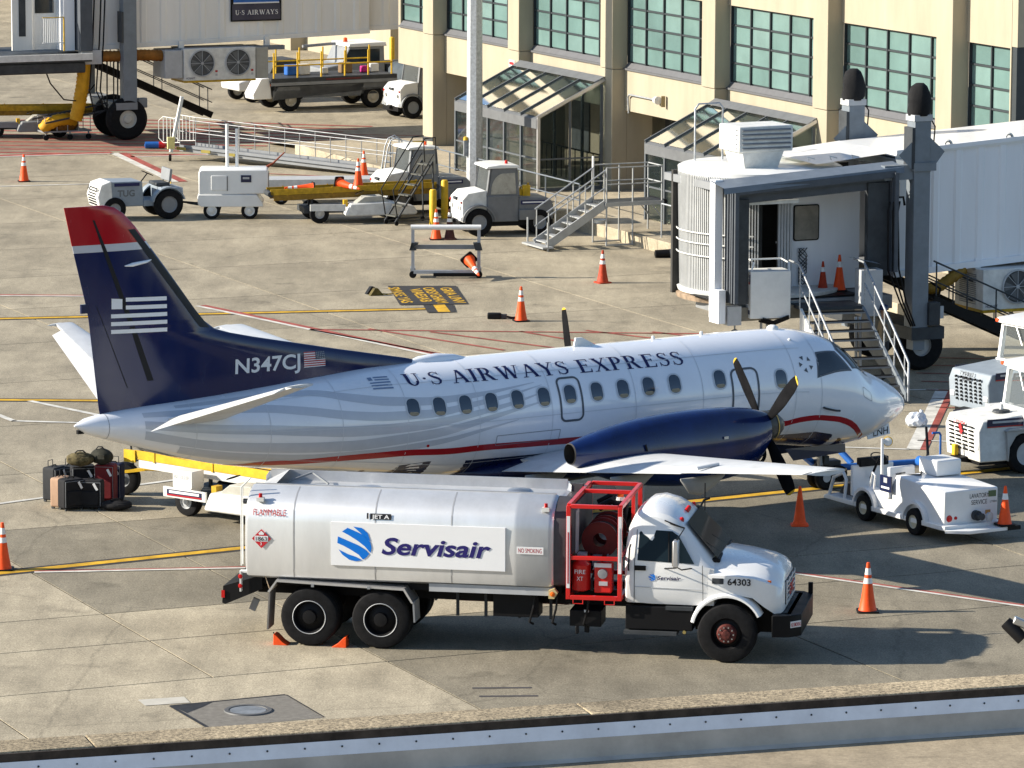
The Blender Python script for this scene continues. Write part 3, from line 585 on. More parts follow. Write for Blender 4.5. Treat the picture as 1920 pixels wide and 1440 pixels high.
def glyph(c):
    if c == 'I': return [stroke((.2, 0), (.2, 1), TK), ser(.2, 0, .34), ser(.2, 1, .34, -1)], .4
    if c == 'E': return [stroke((.2, 0), (.2, 1), TK), ser(.15, 0, .28), ser(.15, 1, .28, -1), stroke((.2, .03), (.68, .03), TN), stroke((.2, .97), (.64, .97), TN), stroke((.2, .52), (.52, .52), TN), [(.62, .03), (.7, .0), (.72, .24), (.68, .24)], [(.6, .97), (.66, 1), (.66, .78), (.63, .78)], [(.5, .42), (.54, .42), (.54, .62), (.5, .62)]], .78
    if c in 'PR':
        g = [stroke((.2, 0), (.2, 1), TK), ser(.2, 0, .36), ser(.15, 1, .28, -1), stroke((.2, .97), (.4, .97), TN), stroke((.2, .48), (.4, .48), TN)] + arcband(.4, .725, .26, .275, -90, 90, TK, TN)
        if c == 'P': return g, .74
        return g + [stroke((.42, .5), (.72, .02), TK), ser(.78, 0, .22)], .92
    if c == 'A': return [stroke((.12, 0), (.42, 1), TN), stroke((.74, 0), (.42, 1), TK), stroke((.22, .33), (.62, .33), TN), ser(.12, 0, .28), ser(.74, 0, .32)], .88
    if c == 'W': return [stroke((.14, 1), (.4, 0), TK), stroke((.4, 0), (.62, 1), TN), stroke((.58, 1), (.86, 0), TK), stroke((.86, 0), (1.1, 1), TN), ser(.16, 1, .32, -1), ser(.58, 1, .26, -1), ser(1.1, 1, .28, -1)], 1.24
    if c == 'Y': return [stroke((.12, 1), (.42, .45), TK), stroke((.72, 1), (.42, .45), TN), stroke((.42, 0), (.42, .48), TK), ser(.42, 0, .36), ser(.13, 1, .32, -1), ser(.72, 1, .28, -1)], .84
    if c == 'X': return [stroke((.14, 1), (.7, 0), TK), stroke((.7, 1), (.14, 0), TN), ser(.15, 1, .32, -1), ser(.7, 1, .26, -1), ser(.13, 0, .26), ser(.7, 0, .32)], .84
    if c == 'U': return [stroke((.2, .34), (.2, 1), TK), stroke((.68, .34), (.68, 1), TN)] + arcband(.4185, .34, .2935, .35, 180, 360, TK*.9, TN) + [ser(.2, 1, .36, -1), ser(.68, 1, .28, -1)], .86
    if c == 'S':
        ctr = [(.54, .80), (.50, .90), (.38, .97), (.25, .95), (.155, .86), (.15, .73), (.24, .61), (.38, .52), (.50, .42), (.55, .28), (.50, .12), (.37, .03), (.22, .045), (.12, .13), (.09, .25)]
        wd = [.04, .05, .06, .08, .11, .135, .15, .16, .15, .13, .10, .07, .06, .05, .04]; L, Rr = [], []
        for k in range(len(ctr)):
            d = Vector(ctr[min(k+1, len(ctr)-1)]) - Vector(ctr[max(k-1, 0)]); d.normalize(); n_ = Vector((-d.y, d.x)) * (wd[k] / 2)
            L.append((ctr[k][0] + n_.x, ctr[k][1] + n_.y)); Rr.append((ctr[k][0] - n_.x, ctr[k][1] - n_.y))
        return [[L[k], L[k+1], Rr[k+1], Rr[k]] for k in range(len(ctr) - 1)] + [[(.53, .72), (.57, .72), (.57, .99), (.545, .99)], [(.065, .01), (.09, .01), (.105, .3), (.07, .3)]], .68
    if c == '.': return [rrect(.15, .15, .07, 3, .12, .5)], .26
    return [], .34
def serif_line(txt):
    P = []; x = 0; GID.clear()
    for ci, c in enumerate(txt):
        k = 1.0 if c != 'S' else 1.0
        g, a = glyph(c)
        P += [[(q[0] + x, q[1]) for q in poly] for poly in g]; GID.extend([ci] * len(g)); x += a + .07
    return P, x
polys, total = serif_line('U.S AIRWAYS EXPRESS')
def densify(poly, mx):
    Q = []
    for a in range(len(poly)):
        p_, q_ = poly[a], poly[(a+1) % len(poly)]; m_ = max(1, int(math.hypot(p_[0]-q_[0], p_[1]-q_[1]) / mx))
        for b in range(m_): Q.append((p_[0]+(q_[0]-p_[0])*b/m_, p_[1]+(q_[1]-p_[1])*b/m_))
    return Q
TT = {}; SX0, SX1 = 12.76, 6.18
for i, poly in enumerate(polys):
    # cut each stroke into short horizontal slices so that it follows the skin
    ys = [q[1] for q in poly]; y0, y1 = min(ys), max(ys); nsl = max(1, int((y1 - y0) / .14))
    bm = bmesh.new(); vs = [bm.verts.new((q[0], q[1], 0)) for q in poly]
    try: bm.faces.new(vs)
    except ValueError: bm.free(); continue
    for k in range(1, nsl): bmesh.ops.bisect_plane(bm, geom=bm.verts[:] + bm.edges[:] + bm.faces[:], plane_co=(0, y0 + (y1-y0)*k/nsl, 0), plane_no=(0, 1, 0))
    bm.verts.index_update(); V = []
    for v in bm.verts:
        f = v.co.x / total; V.append(surf(SX0 + (SX1 - SX0)*f, 44.6 - 5.0*f + v.co.y*17.2, .006 + .0003*(i % 7)))
    TT.setdefault(GID[i], MB()).add(V, [tuple(v.index for v in fc.verts) for fc in bm.faces]); bm.free()
for mb_ in TT.values(): mb_.build('title_letter', inknavy, plane)
greyink = mat('grey_blue_marking', (.16, .22, .33), .4, var=0)
for k in range(5):
    t1 = 62 - k*4.0; l = 13.37 if k < 2 else 13.5
    quadpatch('small_flag_stripe', [(l, t1 - 2), (13.06, t1 - 3), (13.06, t1 - 1), (l, t1)], greyink, .006, 3)
quadpatch('small_flag_canton', [(13.5, 56.5), (13.41, 56.5), (13.41, 62), (13.5, 62)], greyink, .006, 2)
for k in range(5):
    a = R(90 + 72*k + 20); c = (3.29 - .13*math.cos(a), 29.9 + 6.6*math.sin(a)); d = a + R(55)
    P = [(c[0] - .075*math.cos(d), c[1] + 3.7*math.sin(d)), (c[0] - .05*math.cos(d+R(110)), c[1] + 2.6*math.sin(d+R(110))), (c[0] - .05*math.cos(d-R(110)), c[1] + 2.6*math.sin(d-R(110)))]
    MB().add([surf(q[0], q[1], .007) for q in P], [(0, 1, 2)]).build('alliance_star_marking', seam, plane)

# ================================================================ vehicles: shared pieces
def wheel(parent, c, r=.5, wd=.28, rim=lgrey, rr=.56, dish=.03, name='wheel', nuts=True):
    """tyre with rim, axle along local y; c is the hub centre, dish sets the rim in"""
    w2 = wd / 2; t = MB().lathe([(r*rr, -w2), (r*.8, -w2*1.06), (r*.95, -w2*.92), (r, -w2*.6), (r, -w2*.2), (r*.985, 0), (r, w2*.2), (r, w2*.6), (r*.95, w2*.92), (r*.8, w2*1.06), (r*rr, w2)], c, (0, 1, 0), 36).build(name, rubber, parent, smooth=35)
    MB().lathe([(r*rr, -w2), (r*rr*.93, -w2*.8), (r*rr*.86, -w2+dish), (r*rr*.45, -w2+dish*.6), (r*rr*.4, -w2-.005), (r*rr*.15, -w2-.012), (0, -w2-.012)], c, (0, 1, 0), 28).build('rim', rim, t, smooth=30)
    MB().lathe([(r*rr, w2), (r*rr*.86, w2-dish), (r*rr*.4, w2-dish), (0, w2-dish)], c, (0, 1, 0), 24).build('inner_rim', rim, t, smooth=30)
    return t
# ================================================================ fuel tanker truck
tk = empty('fuel_tanker_truck', (-2.7099, 80.2524, 0), R(-10.023), 'white-cabbed fuel tanker truck with silver tank and red pump cage, in front of the airliner', 'truck')
tankm = mat('dull_aluminium_tank', (.60, .61, .62), .33, metal=.55, var=.14, scale=1.3, streak=.7)
cabw = mat('cab_white', (.78, .78, .77), .25, var=.04, coat=.7)
sec = [(-1.05,1.17),(-1.16,1.22),(-1.2,1.36),(-1.215,1.8),(-1.205,2.2),(-1.17,2.4),(-1.08,2.54),(-.9,2.66),(-.68,2.735),(-.60,2.75),(-.585,2.62),(-.3,2.6),(.3,2.6),(.585,2.62),(.60,2.77),(.72,2.76),(.9,2.66),(1.08,2.54),(1.17,2.4),(1.205,2.2),(1.215,1.8),(1.2,1.36),(1.16,1.22),(1.05,1.17)]
def tsec(x, k=1.0, dz=0.0): return [(x, p[0]*k, 1.95 + (p[1]-1.95)*k + dz) for p in sec]
tank = MB().loft([tsec(-1.78, .9), tsec(-1.74, .985), tsec(-1.70), tsec(3.0), tsec(3.02, 1.004), tsec(3.06), tsec(3.60), tsec(3.66, .985), tsec(3.72, .93)]).build('tank', tankm, tk, smooth=32)
MB().loft([tsec(3.70, .96), tsec(3.92, .95)]).build('tank_end', mat('dark_tank_end', (.06, .055, .06), .5, var=.2), tk, smooth=32)
for s in (-1, 1):   # walkway coamings and crease strips
    MB().prism([(s*.58, 2.62), (s*.615, 2.62), (s*.615, 2.80 if s > 0 else 2.765), (s*.58, 2.80 if s > 0 else 2.765)], 'x', -1.7, 3.65).build('coaming', alu, tk)
MB().add([(-1.72, -.58, 2.63), (-1.72, .58, 2.63), (-1.35, .58, 2.82), (-1.35, -.58, 2.75), (-1.70, -.58, 2.63), (-1.7, .58, 2.63)], [(0, 1, 2, 3), (0, 3, 4), (1, 5, 2)]).build('coaming_end', lgrey, tk)
MB().beam((-1.3, .2, 2.66), (-.9, .4, 2.80), .03).beam((-.9, .4, 2.8), (-.55, .1, 2.66), .03).build('hatch_stay', mgrey, tk)
MB().lathe([(.24, 0), (.24, .06), (.2, .1), (0, .12)], (2.9, 0, 2.6), (0, 0, 1), 20).build('fill_hatch', steel, tk, smooth=40); MB().lathe([(.22, 0), (.22, .05), (0, .08)], (.2, 0, 2.6), (0, 0, 1), 20).build('fill_hatch', alu, tk, smooth=40)
MB().box((2.0, -.5, 2.635), (2.4, .10, .02)).build('walkway_strip', mat('rusty_strip', (.4, .22, .09), .8), tk)
for x in (-1.5, 3.55):
    MB().box((x, -1.1, 2.565), (.13, .09, .07)).build('lamp_box', white_d, tk); MB().cyl((x, -1.1, 2.6), (x, -1.1, 2.67), .035, .03, 12).build('marker_lamp', redlamp, tk)
for x in (-.9, .55, 1.9): MB().loft([[(x + d, -abs(p[0])*1.002 if p[0] < 0 else p[0]*1.002, 1.95 + (p[1]-1.95)*1.002) for p in sec[1:9]] for d in (0, .025)], False, False).build('weld_seam', mat('weld_grey', (.42, .42, .42), .5, metal=.5), tk)
# ladder, tail lights, rear bumper, chassis
for y in (-1.02, -.9): MB().tube([(-1.87, y, 1.36), (-1.87, y, 2.75), (-1.72, y, 2.9)], .014, 6).build('ladder_rail', white_d, tk)
MB().cyl((-1.83, -.98, 2.5), (-1.74, -.98, 2.5), .05).build('rear_fitting', dgrey, tk)
MB().box((-1.80, -1.07, 1.27), (.16, .14, .03)).build('light_bracket', white_d, tk)
lb = MB().box((-1.86, -1.1, 1.1), (.03, .1, .36)).build('tail_light_plate', white_d, tk)
for z in (1.02, 1.19): MB().lathe([(0, .02), (.035, .015), (.04, 0)], (-1.875, -1.1, z), (-1, 0, 0), 16).build('tail_lamp', redlamp, lb); MB().lathe([(0, .02), (.035, .015), (.04, 0)], (-1.86, -1.155, z), (0, -1, 0), 16).build('tail_lamp', redlamp, lb)
rb = MB().prism([(-2.22, .68), (-2.16, .66), (-1.5, .95), (-1.5, 1.2), (-2.2, .98)], 'y', -1.02, 1.02).build('rear_bumper', black, tk); MB().box((-2.2, -1.03, .84), (.06, .02, .13)).build('reflector', redlamp, rb)
MB().box((-1.7, -.75, .62), (.12, .05, .22), ry=.4).build('tow_bracket', mgrey, tk)
MB().bb((-1.7, -.45, .78), (7.3, -.32, 1.06)).bb((-1.7, .32, .78), (7.3, .45, 1.06)).bb((-1.6, -.4, .84), (-1.5, .4, 1.0)).bb((2, -.4, .84), (2.1, .4, 1.0)).bb((4.5, -.4, .84), (4.6, .4, 1.0)).build('chassis_frame', black, tk)
MB().bb((-1.5, -.9, 1.02), (3.8, .9, 1.2)).build('tank_bed', black, tk)
MB().bb((1.5, -1.12, 1.05), (3.7, -1.0, 1.19)).build('tank_skirt', lgrey, tk)
MB().bb((2.6, -.95, .62), (3.4, -.5, 1.05)).bb((1.5, .3, .62), (3.2, .9, 1.05)).build('tool_box', black, tk, .01)
for x in (1.9, 2.4, 3.0, 3.55): MB().bb((x, -.7, .55), (x + .05, -.65, .95)).build('hanger', dgrey, tk)
MB().beam((1.7, .5, .6), (3.7, .5, .6), .05).build('side_pipe', mat('dull_red_pipe', (.2, .03, .03), .6), tk)
for xx in (3.35, 3.75, 4.3): MB().tube([(xx, -1.0, 1.05), (xx - .03, -1.02, .8), (xx - .1, -.98, .55), (xx - .05, -.9, .5)], .022, 6).build('drain_hose', black, tk)
MB().bb((3.95, -.95, .5), (4.5, -.4, .78)).bb((4.2, -.9, .38), (4.28, -.8, .55)).bb((4.05, -.95, .36), (4.1, -.85, .5)).build('pump_housing', black, tk, .01)
MB().box((4.25, -.98, .78), (.08, .02, .04)).build('placard', white_d, tk)
ml = MB().prism([(3.62, 1.02), (3.72, 1.02), (3.78, 1.12), (3.72, 1.2), (3.62, 1.16)], 'y', -1.22, -1.12).build('marker_light', mat('brass_bracket', (.55, .45, .22), .5), tk); MB().lathe([(0, .03), (.04, .02), (.045, 0)], (3.69, -1.22, 1.1), (0, -1, 0), 14).build('lens', amber, ml)
# wheels
for x in (-.62, .65):
    for s in (-1, 1):
        wheel(tk, (x, s*1.06, .515), .515, .26, black, .56, .11); wheel(tk, (x, s*.76, .515), .515, .26, black, .56, .08)
    MB().cyl((x, -1.1, .515), (x, 1.1, .515), .09).build('axle', black, tk)
    MB().lathe([(.285, 0), (.292, .006), (.30, 0)], (x, -1.193, .515), (0, -1, 0), 36).build('rim_ring', lgrey, tk, smooth=50)
    MB().lathe([(0, .0), (.1, 0), (.12, -.08)], (x, -1.1, .515), (0, -1, 0), 16).build('hub', black, tk)
hubred = mat('rusty_red_hub', (.11, .025, .02), .55, var=.5, scale=14)
for s in (-1, 1):
    fwh = wheel(tk, (6.7226, s*1.04, .515), .515, .3, black, .54, .09, name='front_wheel')
    MB().lathe([(.17, .0), (.175, .07), (.15, .12), (.08, .13), (.07, .16), (0, .165)], (6.7226, s*1.1, .515), (0, s, 0), 24).build('hub', hubred, fwh, smooth=30)
    for k in range(10): a = 2*math.pi*k/10; MB().cyl((6.7226 + .125*math.cos(a), s*1.2, .515 + .125*math.sin(a)), (6.7226 + .125*math.cos(a), s*1.25, .515 + .125*math.sin(a)), .014, n=6).build('wheel_nut', steel, fwh)
MB().cyl((6.7226, -1, .515), (6.7226, 1, .515), .07).build('axle', black, tk)
# rear fender and mud flaps
fpoly = [(-1.36, .95), (-1.22, 1.14), (-1.2, 1.17), (1.08, 1.10), (1.24, .84), (1.2, .84), (1.06, 1.06), (-1.19, 1.13), (-1.32, .94)]
for s in (-1, 1): MB().prism(fpoly, 'y', s*1.22, s*.7).build('rear_fender', alu, tk); MB().prism([(-1.38, .27), (-1.35, .27), (-1.31, .95), (-1.34, .95)], 'y', s*1.2, s*.75).build('mud_flap', mat('grey_rubber_flap', (.16, .15, .14), .8), tk); MB().prism([(1.24, .5), (1.27, .5), (1.25, .86), (1.22, .86)], 'y', s*1.2, s*.75).build('mud_flap', mgrey, tk)
for x in (-.55, .45): MB().box((x, -1.225, 1.09), (.05, .02, .05)).build('fender_bracket', mgrey, tk)
MB().tube([(-1.35, -1.1, .98), (-1.5, -1.12, 1.45)], .008, 6).build('whip_stick', mat('tan_stick', (.4, .3, .2), .7), tk)
# lettering and placards on the tank side
side = lambda x, z, d=.0: Vector((x, -1.222 - d - .0, z))
def tside(z): return -(1.222 if z < 2.2 else float(np.interp(z, [2.2, 2.4, 2.54], [1.212, 1.178, 1.09]))) - .006
MB().prism([(-.22, 1.47), (2.86, 1.47), (2.86, 2.235), (-.22, 2.235)], 'y', -1.229, -1.20).build('company_board', mat('board_white', (.8, .8, .8), .4, var=.02), tk)
lg = mat('logo_blue', (.0, .16, .62), .4, var=0)
C0 = (.2, 1.86); RL = .305
for poly in [[(-.07,1.0),(.43,.94),(.77,.65),(.93,.19),(.73,.28),(.35,.65)], [(-.72,.69),(-.4,.92),(.2,.68),(.62,.45),(.93,.12),(1.0,-.2),(.93,-.5),(.6,-.12),(.2,.18),(-.3,.48)], [(-.96,.4),(-.4,.18),(.2,-.06),(.62,-.3),(.86,-.55),(.7,-.75),(.5,-.9),(.25,-.62),(-.2,-.35),(-.65,-.12),(-1.0,.02)], [(-.93,-.35),(-.4,-.6),(.1,-.75),(.45,-.93),(.1,-1.0),(-.3,-.93),(-.7,-.65)]]:
    card('logo_band', [(C0[0] + RL*q[0], -1.236, C0[1] + RL*q[1]) for q in poly], lg, tk)
text_on('company_lettering', 'Servisair', (.68, -1.236, 1.70), (1, 0, 0), (0, 0, 1), .30, mat('logo_navy', (.02, .015, .13), .4, var=0), tk, width=1.93, bold=.025, shear=.22)
def tank_text(name, txt, x0, x1, z0, z1, m, bold=0.0):
    text_on(name, txt, (x0, tside(z0), z0), (1, 0, 0), (0, tside(z1) - tside(z0), z1 - z0), z1 - z0, m, tk, width=x1-x0, bold=bold)
tank_text('flammable_lettering', 'FLAMMABLE', -1.61, -1.03, 2.30, 2.42, inkred, .0)
def plate(name, x0, x1, z0, z1, m, d=0.002, parent=tk):
    return card(name, [(x0, tside(z0) - d, z0), (x1, tside(z0) - d, z0), (x1, tside(z1) - d, z1), (x0, tside(z1) - d, z1)], m, parent)
plate('jet_a_plate', .47, .84, 2.30, 2.40, ink, .001); text_on('jet_a_lettering', 'JET A', (.50, tside(2.31) - .004, 2.315), (1, 0, 0), (0, tside(2.4) - tside(2.3), .1), .07, inkwhite, tk, width=.31, bold=.02); plate('jet_a_plate', .41, .44, 2.305, 2.405, ink, .001)
plate('no_smoking_plate', 3.06, 3.53, 1.79, 1.92, mat('plate_white', (.75, .74, .73), .4, var=0)); text_on('no_smoking_lettering', 'NO SMOKING', (3.09, -1.232, 1.815), (1, 0, 0), (0, 0, 1), .08, inkred, tk, width=.41)
dq = [(-1.46, 1.72), (-1.29, 1.89), (-1.46, 2.06), (-1.63, 1.89)]
card('hazard_diamond', [(q[0], -1.2275, q[1]) for q in dq], mat('placard_red', (.5, .02, .03), .4, var=0), tk)
card('number_field', [(-1.58, -1.231, 1.84), (-1.34, -1.231, 1.84), (-1.34, -1.231, 1.94), (-1.58, -1.231, 1.94)], inkwhite, tk); text_on('hazard_number', '1863', (-1.56, -1.235, 1.853), (1, 0, 0), (0, 0, 1), .075, ink, tk, width=.2, bold=.01); text_on('hazard_class', '3', (-1.48, -1.231, 1.775), (1, 0, 0), (0, 0, 1), .05, inkwhite, tk, bold=.01)
card('flame_symbol', [(-1.50, -1.231, 1.96), (-1.42, -1.231, 1.96), (-1.41, -1.231, 1.985), (-1.46, -1.231, 2.03), (-1.51, -1.231, 1.985)], inkwhite, tk)
# red pump cage with hose reels
cg = empty('pump_cage', (0, 0, 0)); cg.parent = tk
def bar(p, q, w=.07, m=red, nm='cage_bar'): return MB().beam(p, q, w).build(nm, m, cg, .006)
for x in (3.96, 4.86):
    for y in (-1.17, 1.17): bar((x, y, 1.02), (x, y, 2.66), .075, nm='cage_post')
    bar((x, -1.13, 2.655), (x, 1.13, 2.655)); bar((x, -1.13, 1.06), (x, 1.13, 1.06)); bar((x, -1.13, 1.78), (x, 1.13, 1.78), .05)
for y in (-1.17, 1.17, .35):
    bar((4.0, y, 2.652), (4.82, y, 2.652), .068)
    if abs(y) > 1: bar((4.0, y, 1.75), (4.82, y, 1.75), .068); bar((4.0, y, 1.055), (4.82, y, 1.055), .075)
for y in (.35,): bar((4.86, y, 1.1), (4.86, y, 2.62), .06)
for x in (4.05, 4.6): MB().tube([(x, -1.2, 1.02), (x, -1.2, .95), (x + .17, -1.2, .95), (x + .17, -1.2, 1.02)], .01, 6).build('step_loop', red, cg)
tapem = mat('tape_white', (.72, .72, .72), .5, var=.1)
for x, z0, z1 in ((3.96, 1.22, 2.48), (4.86, 1.5, 2.5)): MB().box((x, -1.211, (z0+z1)/2), (.06, .006, z1 - z0)).build('reflective_tape', tapem, cg)
MB().box((3.96, -1.2155, 1.75), (.022, .004, .9)).build('tape_lettering', inkred, cg); MB().box((4.86, -1.2155, 2.0), (.014, .004, .6)).build('tape_lettering', lgrey, cg)
dred = mat('deep_red_equipment', (.12, .008, .008), .45, var=.3)
MB().bb((4.0, -1.0, 1.1), (4.12, -.2, 1.7)).build('bulkhead', dred, cg); MB().bb((3.99, -1.1, 1.8), (4.01, 1.1, 2.6)).build('splash_panel', dgrey, cg)
for y in (-.3, .35):
    MB().lathe([(.12, -.22), (.32, -.22), (.32, -.19), (.14, -.18), (.14, .18), (.32, .19), (.32, .22), (.12, .22)], (4.4, y, 1.95), (0, 1, 0), 24).build('hose_reel', dred, cg, smooth=30)
    MB().lathe([(.15, -.17), (.27, -.16), (.28, -.08), (.27, 0), (.28, .08), (.27, .16), (.15, .17)], (4.4, y, 1.95), (0, 1, 0), 24).build('hose_coil', rubber, cg, smooth=50)
MB().tube([(4.15, .9, 2.35), (4.4, .9, 2.5), (4.65, .9, 2.35), (4.6, .85, 2.0)], .06, 10).build('filter_hose', black, cg, smooth=60); MB().tube([(4.2, .65, 2.3), (4.45, .62, 2.45), (4.62, .62, 2.3)], .07, 10).build('filter_hose', black, cg, smooth=60)
MB().lathe([(.0, .12), (.05, .11), (.06, 0)], (4.62, .4, 2.56), (0, 0, 1), 16).build('beacon', amber, cg, smooth=40); MB().cyl((4.62, .4, 2.5), (4.62, .4, 2.56), .08).build('beacon_base', white_d, cg)
MB().lathe([(.0, -.3), (.06, -.3), (.16, -.26), (.17, .18), (.08, .28), (.04, .32), (0, .32)], (4.15, -.95, 1.42), (0, 0, 1), 20).build('fire_extinguisher', red, cg, smooth=40)
text_on('extinguisher_lettering', 'FIRE', (4.06, -1.125, 1.46), (1, 0, 0), (0, 0, 1), .075, inkwhite, cg, width=.19); text_on('extinguisher_lettering', 'XT', (4.1, -1.125, 1.34), (1, 0, 0), (0, 0, 1), .075, inkwhite, cg, width=.11)
MB().box((4.55, -.95, 1.38), (.3, .3, .5)).build('meter_box', red, cg, .02); MB().lathe([(0, .04), (.08, .035), (.09, 0)], (4.55, -1.1, 1.47), (0, -1, 0), 18).build('meter_dial', mgrey, cg); MB().box((4.55, -1.11, 1.62), (.3, .015, .07)).build('placard', tapem, cg); MB().box((4.56, -1.11, 1.3), (.15, .015, .07)).build('placard', lgrey, cg)
MB().bb((4.05, -.8, 1.45), (4.2, -.6, 1.75)).build('junction_box', lgrey, cg); MB().bb((4.3, -.7, 1.5), (4.45, -.55, 1.7)).build('junction_box', mgrey, cg)
for k in range(4): MB().tube([(4.2 + k*.12, -.85, 1.12), (4.22 + k*.1, -.9, 1.3), (4.3 + k*.07, -.7, 1.5), (4.25 + k*.1, -.5, 1.7)], .025, 6).build('pipe', [black, dgrey, dred, mgrey][k], cg, smooth=60)
for k in range(3): MB().cyl((4.02, -.75 + k*.12, 1.75), (4.02, -.75 + k*.12, 2.5), .015).build('riser_pipe', lgrey, cg)
# --- cab: lofted body, bonnet, glass
def csec(x, zb, zw, zt, w0, w1, w2, crown=.05):
    zu = zt - crown - .10
    h = [(w0, zb), (w1, zb + .12), (w1 + .01, (zb+zw)/2), (w1, zw), (w1 + (w2-w1)*.55, zw + (zu-zw)*.55), (w2, zu), (w2*.93, zt - crown - .02), (w2*.75, zt - crown*.45), (w2*.4, zt - crown*.1), (0, zt)]
    return [(x, -a, b) for a, b in h] + [(x, a, b) for a, b in reversed(h[:-1])]
cabr = [csec(4.93, 1.0, 1.7, 2.1, 1.0, 1.04, .9), csec(4.97, .98, 1.7, 2.32, 1.04, 1.08, .93), csec(5.06, .98, 1.7, 2.5, 1.05, 1.09, .94), csec(5.2, .98, 1.7, 2.6, 1.05, 1.09, .95), csec(5.4, .97, 1.7, 2.63, 1.05, 1.09, .95), csec(5.65, .97, 1.7, 2.57, 1.05, 1.09, .94), csec(5.85, .97, 1.7, 2.46, 1.05, 1.09, .92), csec(5.97, .97, 1.7, 2.36, 1.05, 1.09, .90), csec(6.25, .97, 1.66, 2.02, 1.05, 1.08, .97), csec(6.48, .97, 1.62, 1.76, 1.04, 1.06, .95)]
cab = MB().loft(cabr).build('cab', cabw, tk, smooth=28)
hood = [csec(6.38, 1.0, 1.52, 1.78, 1.07, 1.09, .96, .05), csec(6.6, 1.16, 1.52, 1.78, 1.10, 1.10, .92, .06), csec(6.9, 1.18, 1.51, 1.75, 1.10, 1.10, .88, .06), csec(7.15, 1.14, 1.48, 1.71, 1.08, 1.08, .84, .06), csec(7.35, .98, 1.42, 1.67, 1.04, 1.06, .82, .06), csec(7.52, .86, 1.36, 1.61, .98, 1.01, .79, .08), csec(7.62, .86, 1.30, 1.52, .90, .94, .74, .09), csec(7.66, .88, 1.24, 1.42, .80, .85, .67, .08)]
MB().loft(hood).build('bonnet', cabw, tk, smooth=40)
for s in (-1, 1):   # front fenders arched over the wheel
    rg_ = []
    for k in range(19):
        a = R(26 + 142*k/18); ro = .62; ca, sa = math.cos(a), math.sin(a); sq = 1.06 if .3 < a < 2.8 else 1.0
        ri = .585; c = (6.7226, .56)
        rg_.append([(c[0] + ri*ca, s*1.17, c[1] + ri*sa), (c[0] + ro*ca*1.0, s*1.17, c[1] + ro*sa), (c[0] + (ro+.03)*ca, s*1.12, c[1] + (ro+.03)*sa), (c[0] + (ro+.05)*ca, s*.9, c[1] + (ro+.05)*sa), (c[0] + ri*ca, s*.88, c[1] + ri*sa)])
    MB().loft(rg_).build('front_fender', cabw, tk, smooth=50)
    MB().prism([(6.1, .45), (7.5, .45), (7.5, .9), (7.1, 1.14), (6.4, 1.14), (6.1, .9)], 'y', s*.55, s*.58).build('wheel_well', black, tk)
    # door glass on the inclined cab side
    def cs_(x, z, d=.006):  # point on the cab side above the waist
        f = (z - 1.7) / .75; yy = 1.092 - (1.092 - .935) * max(0, f) ** 1.1
        return (x, s*(yy + d), z)
    dw = card('door_window', [cs_(5.15, 1.73), cs_(6.14, 1.70), cs_(5.86, 2.16), cs_(5.74, 2.24), cs_(5.22, 2.26), cs_(5.17, 2.2)], mat('truck_glass', (.010, .018, .024), .1, var=0, spec=.12), tk)
    MB().tube([cs_(5.70, 1.72, .012), cs_(5.68, 2.22, .012)], .012, 6).build('window_divider', black, dw)
    for P in ([(5.1, 1.0), (5.1, 1.7), (5.13, 2.25)], [(6.3, 1.0), (6.28, 1.68)]):
        MB().tube([cs_(a, b, .0) if b > 1.7 else (a, s*1.1, b) for a, b in P], .006, 5).build('door_gap', dgrey, tk)
    MB().box((5.2, s*1.105, 1.6), (.2, .03, .085)).build('door_handle', black, tk, .01); MB().tube([(5.0, s*1.1, 1.55), (5.0, s*1.14, 1.6), (5.02, s*1.13, 1.95), (5.03, s*1.07, 2.0)], .015, 6).build('grab_handle', black, tk)
    MB().tube([(5.1, s*1.105, 1.27), (6.3, s*1.105, 1.25)], .005, 5).build('body_crease', lgrey, tk)
    # mirror
    mi = MB().box((5.86, s*1.38, 1.93), (.09, .2, .46)).build('mirror', alu, tk, .015); MB().box((5.813, s*1.38, 1.93), (.006, .17, .42), rz=.06*s).build('mirror_glass', chrome, mi)
    for ap_ in ([(6.1, s*1.07, 1.62), (5.95, s*1.3, 1.63), (5.87, s*1.4, 1.7)], [(5.62, s*1.08, 1.6), (5.87, s*1.4, 1.68)], [(5.87, s*1.38, 2.16), (5.95, s*1.0, 2.3), (5.6, s*.96, 2.42)]): MB().tube(ap_, .012, 6).build('mirror_arm', black, mi)
    MB().box((7.42, s*.96, 1.36), (.08, .05, .15)).build('turn_lamp', amber, tk, .01); MB().box((7.58, s*.86, 1.03), (.06, .09, .2), rz=-.5*s).build('headlamp', glass, tk, .015)
    MB().box((6.55, s*1.105, 1.42), (.2, .03, .1)).build('marker_vent', dgrey, tk, .01)
MB().add([(5.975, -.80, 2.375), (5.975, .80, 2.375), (6.52, .93, 1.79), (6.52, -.93, 1.79)], [(0, 1, 2, 3)]).build('windscreen', mat('truck_glass', (.010, .018, .024), .1, var=0, spec=.12), tk)
MB().bb((6.42, -.9, 1.70), (6.56, .9, 1.775)).build('cowl_panel', black, tk, .02)
for y in (-.4, .35): MB().tube([(6.5, y, 1.8), (6.3, y - .35, 2.02)], .01, 5).build('wiper', black, tk)
MB().tube([(5.6, -.93, 2.38), (5.95, -.95, 2.30)], .012, 5).build('roof_trim', dgrey, tk)
for y in (-.75, -.12, 0, .12, .75): MB().lathe([(.0, .07), (.035, .05), (.05, 0)], (5.86, y, 2.44 if abs(y) < .5 else 2.39), (.45, 0, 1), 12).build('roof_marker_lamp', redlamp, tk, smooth=50)
